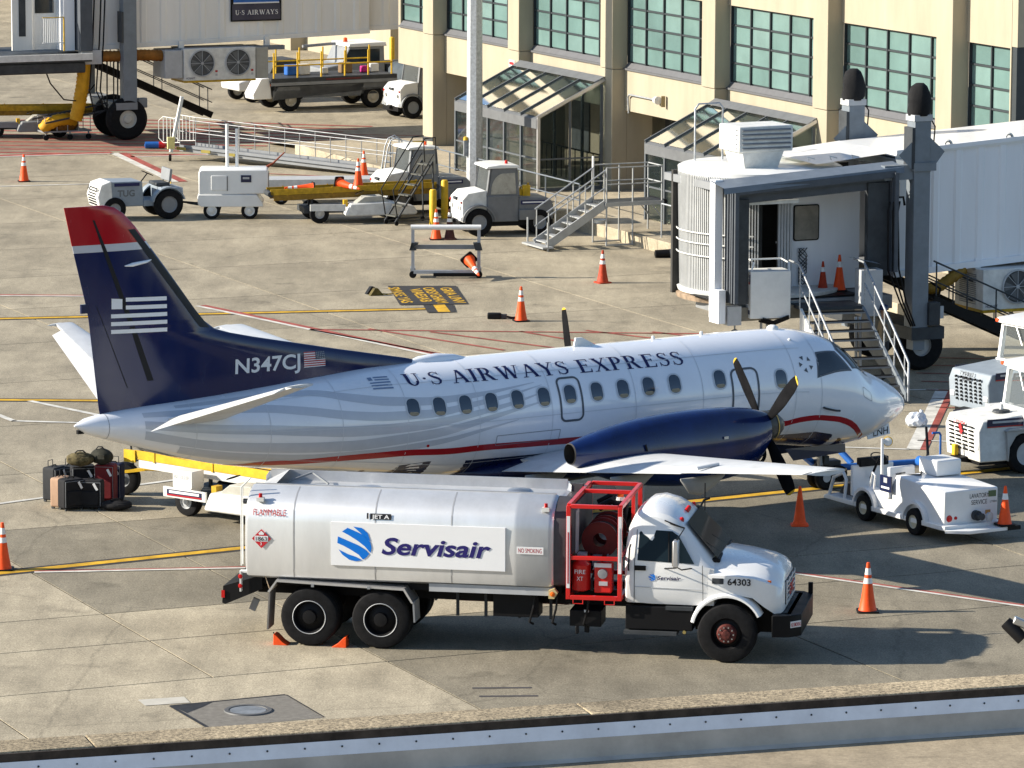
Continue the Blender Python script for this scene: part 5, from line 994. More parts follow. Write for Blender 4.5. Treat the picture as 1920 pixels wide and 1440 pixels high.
# roof plant, hand rails and air unit below
rp = MB().box((50.55, 99.2, CZ + 3.75), (1.45, 1.1, .62)).build('roof_vent', white_d, rb_, .03)
for k in range(5): MB().box((50.55, 98.635, CZ + 3.53 + k*.11), (1.3, .05, .03), rx=.5).build('louvre', mgrey, rp)
for k in range(5): MB().box((49.81, 99.2, CZ + 3.53 + k*.11), (.04, .9, .03), ry=.4).build('louvre', lgrey, rp)
MB().box((50.5, 99.2, CZ + 3.25), (.9, .8, .42), taper=1.25).build('vent_stand', white_d, rb_)
for z in (0,): MB().tube([(49.75, 100.9, CZ + 3.0), (49.75, 100.9, CZ + 4.3), (49.85, 100.9, CZ + 4.42), (50.4, 100.9, CZ + 4.42), (50.5, 100.9, CZ + 4.3), (50.5, 100.9, CZ + 3.0)], .025, 8).build('ladder_hoop', galv, rb_, smooth=60)
MB().add([(51.6, HV + .6, CZ + 3.15), (53.6, HV + .6, CZ + 3.35), (53.6, HV + 3.2, CZ + 3.4), (51.6, HV + 3.2, CZ + 3.2)], [(0, 1, 2, 3)]).build('cabin_roof', white, rb_)
for k in range(3): MB().lathe([(.09, -.03), (.12, 0), (.09, .03), (.05, .0)], (55.2 + k*1.7, 98.05, 5.45 + k*.105), (.3, 1, 0), 14).build('lifting_eye', white_d, rb_); MB().tube([(51.4 + k*.6, HV + .6, CZ + 3.25), (51.3 + k*.6, HV + .5, CZ + 3.35), (51.5 + k*.6, HV + .5, CZ + 3.3)], .015, 6).build('tie_ring', white_d, rb_)
fan_unit(rb_, (56.95, 98.3, 1.88), 1, 1.9, 1.0, 1.4); MB().bb((56.0, 98.0, 2.3), (56.15, 98.15, 2.62)).build('unit_hanger', tunw, rb_)
for k in range(16): MB().box((55.99, 98.35, 1.5 + k*.048), (.02, .8, .02)).build('intake_slat', mgrey, rb_)
def duct(parent, path, r, m, name='air_duct', n=10):
    """ribbed flexible hose"""
    pts = []; P = [Vector(p) for p in path]
    for a, b in zip(P[:-1], P[1:]):
        k = max(2, int((b - a).length / .07))
        for i in range(k): pts.append(a + (b - a) * (i / k))
    pts.append(P[-1]); return MB().tube(pts, [r * (1.06 if i % 2 else .94) for i in range(len(pts))], n).build(name, m, parent, smooth=80)
duct(rb_, [(54.4, 98.0, 1.95), (54.9, 97.95, 1.95), (55.4, 98.0, 2.2), (55.7, 98.1, 2.35)], .14, ochre)
def stairs(parent, p0, p1, wd, n, m=dgrey, rail=galv, across=(0, 1, 0), strm=None, railh=.95):
    a, b = Vector(p0), Vector(p1); ac = Vector(across).normalized() * (wd/2)
    for s in (-1, 1):
        MB().beam(a + ac*s, b + ac*s, .05, .24).build('stringer', strm or m, parent)
        if rail:
            up = Vector((0, 0, railh)); MB().cyl(a + ac*s + up, b + ac*s + up, .022, n=8).build('stair_rail', rail, parent); MB().cyl(a + ac*s + up*.5, b + ac*s + up*.5, .018, n=8).build('stair_rail', rail, parent)
            for f in (0.03, .35, .65, .97): q = a + (b - a)*f + ac*s; MB().cyl(q, q + up, .02, n=8).build('rail_post', rail, parent)
    d = (b - a); hd_ = Vector((d.x, d.y, 0)).normalized()
    for i in range(n):
        q = a + d * ((i + .5)/n); M_ = math.atan2(hd_.y, hd_.x); MB().box(q, (.24, wd - .06, .035), rz=M_).build('tread', m, parent)
stairs(rb_, (54.3, 100.6, 2.2), (58.4, 100.6, .35), .8, 12, black, dgrey)
stairs(rb_, (54.5, 97.75, 1.75), (57.2, 97.75, .55), .7, 9, black, dgrey)
# ---- portable passenger stairs in front of the cabin
ps = empty('boarding_stairs', W(51.1, 96.45, 0), R(15), 'grey passenger stairs with white cabinets leading up to the boarding bridge cabin', 'stairs')
def S(u, v, z): return (u - 51.55, v - 96.3, z)
pw = mat('podium_white', (.68, .68, .66), .45, var=.08)
MB().bb(S(50.95, 96.4, CZ - .16), S(52.5, 97.35, CZ - .08)).build('landing', dgrey, ps)
zz = [(96.35 - i*.3, CZ - .22 - i*.175) for i in range(10)]
for v, z in zz: MB().bb(S(50.98, v - .27, z), S(52.45, v, z + .035)).build('tread', black, ps); MB().bb(S(50.98, v - .278, z + .0), S(52.45, v - .271, z + .037)).build('nosing', mgrey, ps)
for u, mm in ((50.93, pw), (52.49, slate)): MB().prism([(96.4 - 96.3, CZ - .1), (96.4 - 96.3, CZ - .9), (93.5 - 96.3, 0.05), (93.25 - 96.3, 0.05), (93.25 - 96.3, .25)], 'x', u - 51.55 - .03, u - 51.55 + .03).build('side_skirt', mm, ps)
for u in (50.9, 52.52):
    MB().tube([S(u, 97.2, CZ + .95), S(u, 96.5, CZ + .95), S(u, 96.3, CZ + .85), S(u, 93.35, 1.02), S(u, 93.25, .95), S(u, 93.25, .05)], .028, 8).build('hand_rail', galv, ps, smooth=50); MB().tube([S(u, 96.4, CZ + .45), S(u, 93.3, .62)], .022, 8).build('hand_rail', galv, ps)
    for k in range(5): v = 96.4 - k*.72; z = CZ - (96.4 - v)*.59; MB().cyl(S(u, v, z - .1), S(u, v, z + .9), .018, n=6).build('rail_post', galv, ps)
for u in (51.2, 51.35, 52.2, 52.3): MB().beam(S(u, 96.0, .1), S(u, 96.1, CZ - .3), .06).build('leg', lgrey, ps)
pc = MB().bb(S(49.75, 96.65, CZ - .35), S(50.75, 97.3, CZ + .78)).build('control_cabinet', pw, ps, .01); MB().tube([S(49.78, 96.7, CZ + .78), S(49.85, 96.75, CZ + .98), S(49.9, 97.25, CZ + 1.0), S(50.7, 97.25, CZ + 1.0), S(50.75, 96.8, CZ + .95), S(50.72, 96.7, CZ + .78)], .02, 8).build('cabinet_rail', white, ps, smooth=40)
MB().bb(S(49.74, 96.68, CZ + .48), S(49.748, 97.25, CZ + .7)).build('airline_panel', navy, ps); MB().bb(S(49.735, 96.7, CZ + .47), S(49.739, 97.25, CZ + .53)).build('red_trim', acr, ps); MB().bb(S(49.733, 96.75, CZ + .6), S(49.737, 97.2, CZ + .64)).build('panel_lettering', inkwhite, ps)
MB().bb(S(49.742, 96.7, CZ - .25), S(49.748, 97.1, CZ - .15)).build('airline_panel', navy, ps)
text_on('cabinet_number', '2500EW', S(49.745, 97.1, CZ + .1), (0, -1, 0), (0, 0, 1), .1, ink, ps, width=.3)
MB().bb(S(52.55, 96.75, CZ - .4), S(53.1, 97.2, CZ + .72)).build('control_cabinet', lgrey, ps, .01); MB().add([S(52.35, 96.85, CZ + 1.0), S(53.05, 96.75, CZ + .85), S(53.05, 97.2, CZ + .85), S(52.35, 97.2, CZ + 1.0)], [(0, 1, 2, 3)]).build('desk_top', galv, ps)
for k in range(3): MB().tube([S(49.95 + k*.05, 96.62, CZ - .4 + k*.03), S(50.3, 96.6, CZ - .5 + k*.04), S(50.7, 96.62, CZ - .36 + k*.03)], .025, 6).build('cable_loop', black, ps, smooth=60)
for u in (50.1, 50.25): MB().beam(S(u, 96.9, 0), S(u, 96.9, CZ - .35), .05).build('leg', mgrey, ps)
# ---- left bridge
lb_ = empty('boarding_bridge', (0, 0, 0), SITE, 'cream boarding bridge at upper left carrying a navy airline sign', 'boarding bridge')
LZ = 3.22
tunnel(lb_, 53.2, 64.05, 156.95, 3.0, LZ, 3.1, tunw2, .028, .75); tunnel(lb_, 64.1, 67.5, 157.25, 2.5, LZ + .38, 2.7, tunw2, .02, .9)
sgn = MB().bb((58.62, 156.86, 4.08), (60.58, 156.9, 5.2)).build('sign_board', black, lb_, .01); MB().bb((58.67, 156.85, 4.13), (60.53, 156.858, 4.7)).build('sign_field', navy, sgn); MB().bb((58.72, 156.845, 4.72), (60.48, 156.858, 5.1)).build('sign_upper', blue, sgn); MB().bb((58.72, 156.84, 4.72), (60.48, 156.856, 4.77)).build('sign_line', inkwhite, sgn)
sp_, sw_ = serif_line('U.S AIRWAYS')
SLD = {}
for i, poly in enumerate(sp_): SLD.setdefault(GID[i], MB()).add([(58.78 + q[0]/sw_*1.68, 156.845 - .0005*(i % 5), 4.32 + q[1]*.17) for q in poly], [tuple(range(len(poly)))])
for mb_ in SLD.values(): mb_.build('sign_letter', inkwhite, sgn)
for (u, v) in ((54.55, 156.45), (54.3, 160.35)):
    MB().bb((u - .25, v - .22, 1.15), (u + .25, v + .22, 6.5)).build('lift_column', slate, lb_, .01); MB().bb((u - .33, v - .25, 3.5), (u - .25, v + .2, 4.6)).build('bolt_flange', dgrey, lb_)
MB().bb((54.0, 156.2, 1.1), (54.8, 160.6, 1.35)).build('bogie_beam', mgrey, lb_); bogie(lb_, (54.45, 157.15, 0), .76, 1.45, mat('pale_rim', (.5, .48, .42), .5))
MB().beam((51.3, 157.6, .75), (54.2, 157.3, 1.3), .06).build('tow_strut', dgrey, lb_); MB().beam((51.6, 157.0, .65), (54.2, 156.9, 1.1), .06).build('tow_strut', dgrey, lb_)
MB().box((55.1, 156.6, 1.3), (.35, .25, .35)).build('drive_motor', mgrey, lb_, .03)
fan_unit(lb_, (57.98, 157.0, 2.62), 2, 2.75, 1.15, 1.4); MB().bb((55.9, 156.35, 2.15), (56.58, 157.6, 3.15)).build('air_plenum', lgrey, lb_, .02); MB().bb((59.38, 156.32, 2.05), (59.85, 157.6, 3.18)).build('air_plenum', mat('plenum_tan', (.36, .35, .31), .6), lb_, .02)
MB().bb((56.4, 156.6, 3.05), (60.6, 156.85, 3.2)).build('pipe_tray', slate, lb_); MB().bb((56.6, 156.8, 3.1), (56.8, 156.95, 3.45)).build('unit_hanger', tunw2, lb_); MB().bb((59.9, 156.8, 3.1), (60.1, 156.95, 3.5)).build('unit_hanger', tunw2, lb_)
duct(lb_, [(53.2, 156.8, 3.0), (54.2, 156.75, 2.98), (55.2, 156.7, 3.0), (56.0, 156.7, 2.95)], .2, mat('orange_brown_duct', (.28, .11, .015), .7, var=.3)); MB().box((53.2, 156.7, 3.0), (.7, .5, .5)).build('duct_elbow', lgrey, lb_)
duct(lb_, [(53.05, 156.8, 2.85), (52.95, 156.82, 2.0), (52.82, 156.9, 1.2), (52.72, 156.98, .75)], .24, mat('yellow_duct_hose', (.62, .32, .012), .6, var=.2), 'air_hose')
for du, zb in ((.0, .9), (.25, 1.1), (.4, .75)): MB().tube([(53.4 + du, 156.6, 6.2), (53.25 + du, 156.55, 3.5), (53.1 + du, 156.5, 1.8), (53.3 + du*1.5, 156.5, zb), (53.75 + du, 156.5, 1.1), (53.8 + du, 156.6, 2.8)], .028, 6).build('festoon_cable', black, lb_, smooth=60)
MB().tube([(51.5, 156.8, 2.7), (51.7, 156.7, 2.1), (52.2, 156.7, 1.5), (52.9, 156.8, 1.4), (53.4, 156.8, 2.0)], .025, 6).build('festoon_cable', black, lb_, smooth=60)
stairs(lb_, (53.6, 160.9, 2.9), (59.2, 160.9, .35), .9, 14, black, dgrey)
# left bridge cabin: floor beam, side walls, door, railing
MB().bb((48.5, 156.2, LZ - .35), (53.1, 160.4, LZ - .1)).build('cabin_floor', dgrey, lb_); MB().bb((48.5, 156.1, LZ - .28), (53.1, 156.2, LZ - .05)).build('cabin_bumper', white_d, lb_); MB().bb((48.5, 156.3, LZ - .75), (52.9, 160, LZ - .36)).build('cabin_underframe', dgrey, lb_, .05)
MB().bb((50.6, 157.6, LZ), (51.35, 157.68, LZ + 3)).build('cabin_door', tunw2, lb_); MB().bb((50.85, 157.58, LZ + .5), (51.1, 157.598, LZ + 2.4)).build('door_glass', dgrey, lb_); MB().bb((51.4, 157.75, LZ), (53.15, 157.85, LZ + 3)).build('cabin_wall', tunw2, lb_); MB().bb((51.5, 157.73, LZ + 1.3), (52.2, 157.748, LZ + 2.6)).build('cabin_window', glass, lb_)
MB().bb((48.5, 159.5, LZ), (50.6, 159.6, LZ + 3)).build('corridor_back', black, lb_); MB().bb((52.75, 156.4, LZ), (53.2, 157.7, LZ + 3)).build('hood_frame', bhood, lb_); MB().bb((52.3, 156.9, LZ), (52.7, 157.75, LZ + 3)).build('cabin_wall', tunw, lb_)
for k in range(9): MB().cyl((51.55 + k*.07, 156.9, LZ + .3), (51.55 + k*.07, 156.9, LZ + 1.2), .012, n=6).build('baluster', white, lb_)
for z in (.3, 1.2): MB().beam((51.5, 156.9, LZ + z), (52.3, 156.9, LZ + z), .03).build('guard_rail', white if z < 1 else yellow, lb_)
MB().cyl((52.3, 156.9, LZ), (52.3, 156.9, LZ + 1.2), .025).build('guard_post', yellow, lb_)
for k in range(4): MB().bb((49.6 + k*.12, 158.6, LZ + .6), (49.66 + k*.12, 158.62, LZ + 2.2)).build('inner_bar', white, lb_)

# ================================================================ roof edge in the foreground
RZ = R(17.1)
roof = empty('near_roof', (0, 36.0, 0), RZ, 'low flat roof with a metal-flashed kerb along the bottom of the view', 'roof')
gravel = concrete('gravel_coping', (.36, .29, .19), tint=False, scale=1.3, speck=.6)
for i in range(14):
    x0 = -28 + i * 4.0 + .55; MB().bb((x0 + .004, -.37, 8.5), (x0 + 3.996, .03, 8.81)).build('coping_stone', gravel, roof, .012)
MB().bb((-30, -.395, 8.45), (30, -.371, 8.80)).build('rubber_edge', mat('dark_membrane', (.055, .043, .035), .8, var=.5, scale=5), roof)
MB().add([(-30, -.40, 8.735), (30, -.40, 8.735), (30, -.425, 8.625), (-30, -.425, 8.625), (-30, -.396, 8.735), (30, -.396, 8.735)], [(0, 1, 2, 3), (0, 1, 5, 4)]).build('metal_flashing', mat('flashing_metal', (.72, .74, .8), .45, metal=.1, var=.12), roof)
for i in range(60): MB().lathe([(.0, .005), (.007, .004), (.009, 0)], (-9 + i*.3, -.414, 8.69), (0, -1, .2), 8).build('screw', dgrey, roof)
MB().add([(-30, -.426, 8.625), (30, -.426, 8.625), (30, -.45, 8.475), (30, -.50, 8.452), (-30, -.50, 8.452), (-30, -.45, 8.475)], [(0, 1, 2, 5), (5, 2, 3, 4)]).build('membrane_upstand', mat('grey_membrane', (.46, .42, .37), .8, var=.2, scale=2), roof)
MB().bb((-30, -40, 8.2), (30, -.49, 8.45)).build('roof_deck', concrete('roof_deck_concrete', (.34, .28, .195), tint=False, speck=.12), roof)
MB().bb((-30, -40, 0), (30, -.02, 8.2)).build('roof_building_wall', stucco, roof)
fl = empty('roof_floodlight', (3.9, 34.0, 8.45), 0, 'small black floodlight on a roof post at the right edge of the view', 'lamp')
MB().cyl((.32, 0, 0), (.32, 0, 1.53), .03).build('post', dgrey, fl); MB().cyl((.30, 0, 1.51), (.0, 0, 1.53), .03).build('arm', chrome, fl)
MB().lathe([(.0, -.09), (.045, -.09), (.05, -.07), (.05, .09), (.042, .095), (.04, .07), (0, .07)], (-.13, -.02, 1.43), (.75, -.25, -.72), 20).build('lamp_barrel', black, fl, smooth=40)
MB().box((-.08, -.02, 1.49), (.12, .06, .06), ry=.4).build('bracket', steel, fl, .01); MB().box((.03, -.02, 1.46), (.05, .08, .13)).build('junction_box', mat('olive_box', (.25, .2, .06), .5), fl)

# ================================================================ cones
def make_cone(loc, label, h=.91, style='collar', body=orange, base=None, rz=0.0, tilt=None, group='traffic cones on the apron', parts=True):
    o = empty('traffic_cone', loc, rz, label, 'traffic cone', group); k = h / .91
    MB().prism([(q[0]*k, q[1]*k) for q in rrect(.40, .40, .06, 3)], 'z', 0, .035*k).build('base', base or black, o, .006)
    def rad(z): return (.155 - (.155 - .028) * z / .91) * k
    z0 = .035
    if style == 'plain':
        MB().lathe([(.19*k, .035*k), (.165*k, .06*k), (rad(.1), .1*k), (rad(.5), .5*k), (rad(.905), .9*k), (.0, .91*k)], n=24).build('cone_body', body, o, smooth=50)
    else:
        segs = [('cone_body', body, .035, .53), ('lower_collar', refl, .53, .63), ('cone_band', body, .63, .69), ('upper_collar', refl, .69, .81), ('cone_top', body, .81, .91)] if style == 'collar' else [('cone_body', body, .035, .60), ('collar', refl, .60, .74), ('cone_top', body, .74, .91)]
        for nm, mm, a, b in segs:
            e = .003 if 'collar' in nm else 0
            pr = [(rad(a) + e, a*k), (rad((a+b)/2) + e, (a+b)/2*k), (rad(b) + e, b*k)]
            if a < .05: pr = [(.17*k, .036*k), (.16*k, .05*k)] + pr[1:]
            if b > .9: pr += [(.0, .912*k)]
            MB().lathe(pr, n=24).build(nm, mm, o, smooth=50)
    if tilt: o.rotation_euler = tilt
    return o
make_cone((6.47, 82.34, 0), 'orange cone with two white collars right of the tanker truck')
make_cone((.23, 119.5, 0), 'orange cone with two white collars beside the black cable plug', rz=.3)
make_cone((2.5, 127.05, 0), 'faded red cone with two white collars in front of the steel steps', body=orange_d, rz=.5, base=orange_d)
make_cone((-16.1, 151.6, 0), 'orange cone with two white collars at far left by a white line', rz=.2)
make_cone((-9.62, 85.95, 0), 'orange cone cut off by the left edge of the view')
make_cone((5.75, 90.8, 0), 'plain orange cone without collars before the lavatory cart', .8, 'plain', base=orange)
make_cone((-2.27, 136.6, 0), 'orange cone standing behind the low steel frame rack', rz=.1)
make_cone((-1.87, 136.65, 0), 'grimy brown cone next to the orange one behind the frame rack', body=maroon, base=maroon, rz=.15)
make_cone((-4.95, 153.0, 0), 'orange cone behind the white ramp railing', rz=.1)
make_cone(W(51.95, 98.3, 1.97), 'cone without tip on the left inside the bridge cabin', .74, 'single', orange_d, group='cones in the bridge cabin'); make_cone(W(52.4, 98.3, 1.97), 'orange cone with one broad collar on the right inside the bridge cabin', .88, 'single', orange, group='cones in the bridge cabin')
# ================================================================ tow tractors
def tow_tractor(loc, rz, label, side_m, front_m, roof_m=white, cabin=True, number=None, rim=mgrey, beac=redlamp, tug_panel=True, r1=.42, r2=.38):
    o = empty('tow_tractor', loc, rz, label, 'tow tractor', 'tow tractors parked by the terminal')
    # local: +x forward, length 2.9, origin mid
    MB().prism([(1.38, .42), (1.40, 1.10), (1.2, 1.3), (.62, 1.36), (.62, .42)], 'y', -.66, .66).build('front_cowl', front_m, o, .03)
    MB().prism([(.62, .42), (.62, 1.2), (-.35, 1.2), (-.35, .42)], 'y', -.7, .7).build('door_panel', side_m, o, .02)
    MB().prism([(-.35, .45), (-.35, 1.15), (-1.3, 1.1), (-1.45, .95), (-1.45, .45)], 'y', -.68, .68).build('rear_body', side_m, o, .05)
    MB().bb((-1.45, -.6, .28), (1.45, .6, .44)).build('chassis', black, o)
    for s in (-1, 1):
        wheel(o, (.88, s*.62, r1), r1, .24, rim, .55, .04); wheel(o, (-1.0, s*.62, r2), r2, .24, rim, .55, .04)
        rg_ = []
        for k in range(13):
            a = R(5 + 170*k/12); rg_.append([(.88 + q*math.cos(a), s*y, r1 + q*math.sin(a)) for q, y in ((r1 + .06, .78), (r1 + .11, .78), (r1 + .11, .5), (r1 + .06, .5))])
        MB().loft(rg_).build('mudguard', side_m, o, smooth=50)
        MB().box((1.455, s*.45, .86), (.03, .12, .12)).build('headlamp', mat('headlamp_lens', (.6, .6, .58), .15, var=0), o); MB().box((1.40, s*.6, 1.02), (.05, .07, .07)).build('turn_lamp', redlamp, o)
    if cabin:
        for x, y in ((.62, -.64), (.62, .64), (-.35, -.64), (-.35, .64)):
            MB().beam((x, y, 1.18), (x - (.12 if x > 0 else -.06), y*.93, 2.02), .07).build('cab_post', side_m, o)
        for s in (-1, 1):
            dp = MB().prism([(.58, 1.2), (-.33, 1.2), (-.27, 2.0), (.46, 2.0)], 'y', s*.665, s*.655).build('door_curtain', side_m, o)
            arch = [(-.28, 1.25), (.50, 1.25)] + [(.10 + .40*math.cos(R(a)), 1.32 + .55*math.sin(R(a))) for a in range(0, 100, 12)] + [(-.24, 1.88)]
            MB().prism(arch, 'y', s*.676, s*.672).build('door_glass', mat('milky_curtain_window', (.42, .40, .34), .25, var=.3, scale=4), dp)
        MB().add([(.60, -.6, 1.24), (.60, .6, 1.24), (.52, .57, 1.98), (.52, -.57, 1.98)], [(0, 1, 2, 3)]).build('windscreen', cabglass, o)
        MB().add([(-.34, -.6, 1.24), (-.34, .6, 1.24), (-.29, .57, 1.98), (-.29, -.57, 1.98)], [(0, 1, 2, 3)]).build('rear_glass', cabglass, o)
        MB().prism([(.66, 2.02), (.62, 2.09), (.2, 2.13), (-.36, 2.1), (-.4, 2.02)], 'y', -.70, .70).build('cab_roof', roof_m, o, .02)
        MB().bb((-.2, -.5, 1.0), (.3, .5, 1.22)).build('seat_base', black, o); MB().box((-.25, -.1, 1.45), (.12, .5, .5)).build('seat_back', black, o, .03)
        MB().lathe([(.17, -.012), (.185, 0), (.17, .012), (.16, 0)], (.36, .25, 1.45), (-.6, 0, 1), 20).build('steering_wheel', black, o, smooth=60); MB().cyl((.55, .25, 1.2), (.36, .25, 1.45), .02).build('steering_column', black, o)
        MB().lathe([(.0, .11), (.04, .10), (.05, 0)], (-.1, .2, 2.11), (0, 0, 1), 12).build('beacon', beac, o, smooth=50)
    MB().box((1.43, 0, 1.10), (.06, .3, .08)).build('badge', dgrey, o)
    for s in (-1, 1): MB().box((-.8, s*.69, .98), (.75, .02, .12)).build('name_strip', inknavy, o); MB().box((-.8, s*.702, .985), (.65, .004, .04)).build('name_lettering', inkwhite, o); MB().box((-.6, s*.74, .62), (.5, .14, .3)).build('battery_box', side_m, o, .01)
    MB().prism([(-1.45, .4), (-1.62, .4), (-1.62, .5), (-1.45, .55)], 'y', -.12, .12).build('tow_hitch', black, o); MB().prism([(1.45, .4), (1.58, .38), (1.58, .46), (1.45, .5)], 'y', -.14, .14).build('front_hitch', black, o)
    return o
tgrey = mat('tractor_grey', (.17, .175, .18), .5, var=.15); tblue = mat('tractor_bluegrey', (.24, .28, .32), .5, var=.12)
tow_tractor((-.35, 138.3, 0), R(180 + 16), 'grey cabbed tow tractor with white roof and yellow cans behind, left of the steel steps', tgrey, white_d)
tow_tractor((-2.9, 143.6, 0), R(180 + 22), 'white-fronted tow tractor half hidden behind the rolling ladder', mgrey, white_d, beac=orange)
tow_tractor((-3.35, 174.2, 0), R(180 + 30), 'white tow tractor partly hidden by the leftmost pilaster', mgrey, white)
for dx, z in ((-.05, 1.28), (.18, 1.4)):
    o = empty('fuel_can', (.22 + dx, 138.3, 1.10), .3, 'yellow fuel can on the grey tow tractor, %s' % ('the lower one' if dx < 0 else 'the taller one'), 'can')
    MB().prism(rrect(.24, .2, .06, 4), 'z', 0, z - 1.10 + .05).build('can_body', yellow, o, .02); MB().cyl((.05, 0, z - 1.06), (.07, 0, z - .98), .03).build('spout', yellow_w, o)
# open tug at left
def open_tug(loc, rz):
    o = empty('baggage_tug', loc, rz, 'grey open-seat baggage tug with white perforated nose above the red fin tip', 'baggage tug')
    MB().prism([(1.32, .40), (1.40, .75), (1.28, 1.12), (.95, 1.22), (.9, .4)], 'y', -.58, .58).build('nose_panel', white_d, o, .03)
    for j in range(7):
        for i in range(8):
            z = .5 + j*.08; xx = 1.353 + (.05*(z-.4)/.35 if z < .75 else .05 - .12*(z - .75)/.37); MB().box((xx, -.36 + i*.1, z), (.03, .035, .04)).build('vent_hole', black, o)
    MB().prism([(.95, .42), (.95, 1.2), (-.05, 1.18), (-.1, .42)], 'y', -.55, .55).build('engine_hood', tblue, o, .03); MB().prism([(-.08, .42), (-.08, .6), (-1.3, .6), (-1.3, .42)], 'y', -.58, .58).build('floor_pan', tblue, o)
    MB().prism([(-.62, .6), (-.62, .98), (-1.35, .95), (-1.35, .5)], 'y', -.6, .6).build('rear_body', tblue, o, .03)
    for s in (-1, 1):
        wheel(o, (.85, s*.52, .36), .36, .2, mgrey, .5, .03); wheel(o, (-.85, s*.62, .46), .46, .26, mgrey, .55, .05)
        rg_ = [[(-.85 + q*math.cos(R(a)), s*y, .46 + q*math.sin(R(a))) for q, y in ((.5, .76), (.54, .76), (.54, .45), (.5, .45))] for a in range(10, 175, 14)]
        MB().loft(rg_).build('mudguard', tblue, o, smooth=50)
        MB().lathe([(.06, .02), (.0, .03)], (1.36, s*.45, .95), (1, 0, .2), 14).build('headlamp', black, o); MB().lathe([(.06, .02), (.0, .03)], (1.0, s*.585, .62), (0, s, 0), 14).build('side_lamp', black, o)
    MB().box((.45, -.56, 1.1), (.8, .02, .10)).build('name_strip', inknavy, o); MB().box((.45, .56, 1.1), (.8, .02, .10)).build('name_strip', inknavy, o); text_on('maker_lettering', 'TUG', (.2, -.555, .74), (1, 0, 0), (0, 0, 1), .2, mat('emboss_grey', (.11, .12, .13), .5, var=0), o, width=.55, bold=.03); text_on('maker_lettering', 'TUG', (.75, .555, .74), (-1, 0, 0), (0, 0, 1), .2, MATS['emboss_grey'], o, width=.55, bold=.03)
    MB().lathe([(.19, -.012), (.205, 0), (.19, .012), (.18, 0)], (-.35, .1, 1.38), (-.45, 0, 1), 22).build('steering_wheel', black, o, smooth=60); MB().cyl((-.12, .1, 1.1), (-.35, .1, 1.38), .02).build('steering_column', black, o)
    MB().box((-.75, 0, 1.05), (.42, .8, .1)).build('seat', dgrey, o, .02); MB().box((-1.0, 0, 1.32), (.09, .85, .38), ry=-.12).build('seat_back', mgrey, o, .02)
    for y in (-.3, .3): MB().cyl((-.98, y, .95), (-1.0, y, 1.3), .018).build('seat_post', black, o)
    MB().cyl((-1.3, -.5, .9), (-1.3, -.5, 1.35), .015).build('flag_rod', yellow, o); MB().prism([(-1.35, .4), (-1.5, .4), (-1.5, .5), (-1.35, .55)], 'y', -.1, .1).build('tow_hitch', black, o)
open_tug((-11.62, 141.75, 0), R(180 + 22))
# ground power cart towed by it
gp = empty('ground_power_cart', (-8.6, 142.1, 0), R(2), 'white ground power cart coupled behind the open baggage tug', 'ground power unit')
MB().prism([(-1.08, .75), (-1.08, 1.45), (-1.0, 1.52), (1.02, 1.52), (1.06, 1.45), (1.06, .78)], 'y', -.62, .62).build('canopy', white, gp, .03); MB().prism([(-1.1, .45), (-1.12, .66), (-1.1, .76), (.7, .76), (.9, .5), (.9, .38), (-1.0, .38)], 'y', -.64, .64).build('lower_body', white, gp, .02)
MB().box((-.45, -.63, 1.12), (.48, .02, .45)).build('access_door', white, gp, .01); MB().box((-.2, -.635, 1.1), (.02, .015, .45)).build('door_gap', dgrey, gp); MB().box((.38, -.63, 1.25), (.32, .02, .22)).build('data_plate', navy, gp); MB().box((.38, -.642, 1.27), (.2, .006, .06)).build('plate_lettering', lgrey, gp); MB().box((1.065, -.1, 1.15), (.02, .5, .5)).build('exhaust_grille', dgrey, gp)
for x in (-.68, .48):
    for s in (-1, 1): wheel(gp, (x, s*.55, .26), .26, .16, white_d, .62, .03)
MB().beam((-1.1, 0, .42), (-2.1, .05, .5), .06).build('draw_bar', black, gp); MB().tube([(-1.75, 0, .5), (-1.75, 0, .58), (-1.6, 0, .58), (-1.6, 0, .5)], .012, 6).build('bar_loop', black, gp); MB().beam((-1.1, -.4, .42), (-1.45, 0, .43), .04).build('draw_bar', black, gp)
for x in (-.22, .08): MB().cyl((x, .3, 1.5), (x, .3, 2.85 - (x > 0)*.15), .05).build('cable_mast', white, gp)
MB().tube([(1.0, .4, 1.5), (1.2, .45, 1.62), (1.55, .5, 1.95)], [.05, .03, .02], 8).build('exhaust_pipe', mat('rusty_pipe', (.25, .06, .03), .8), gp)
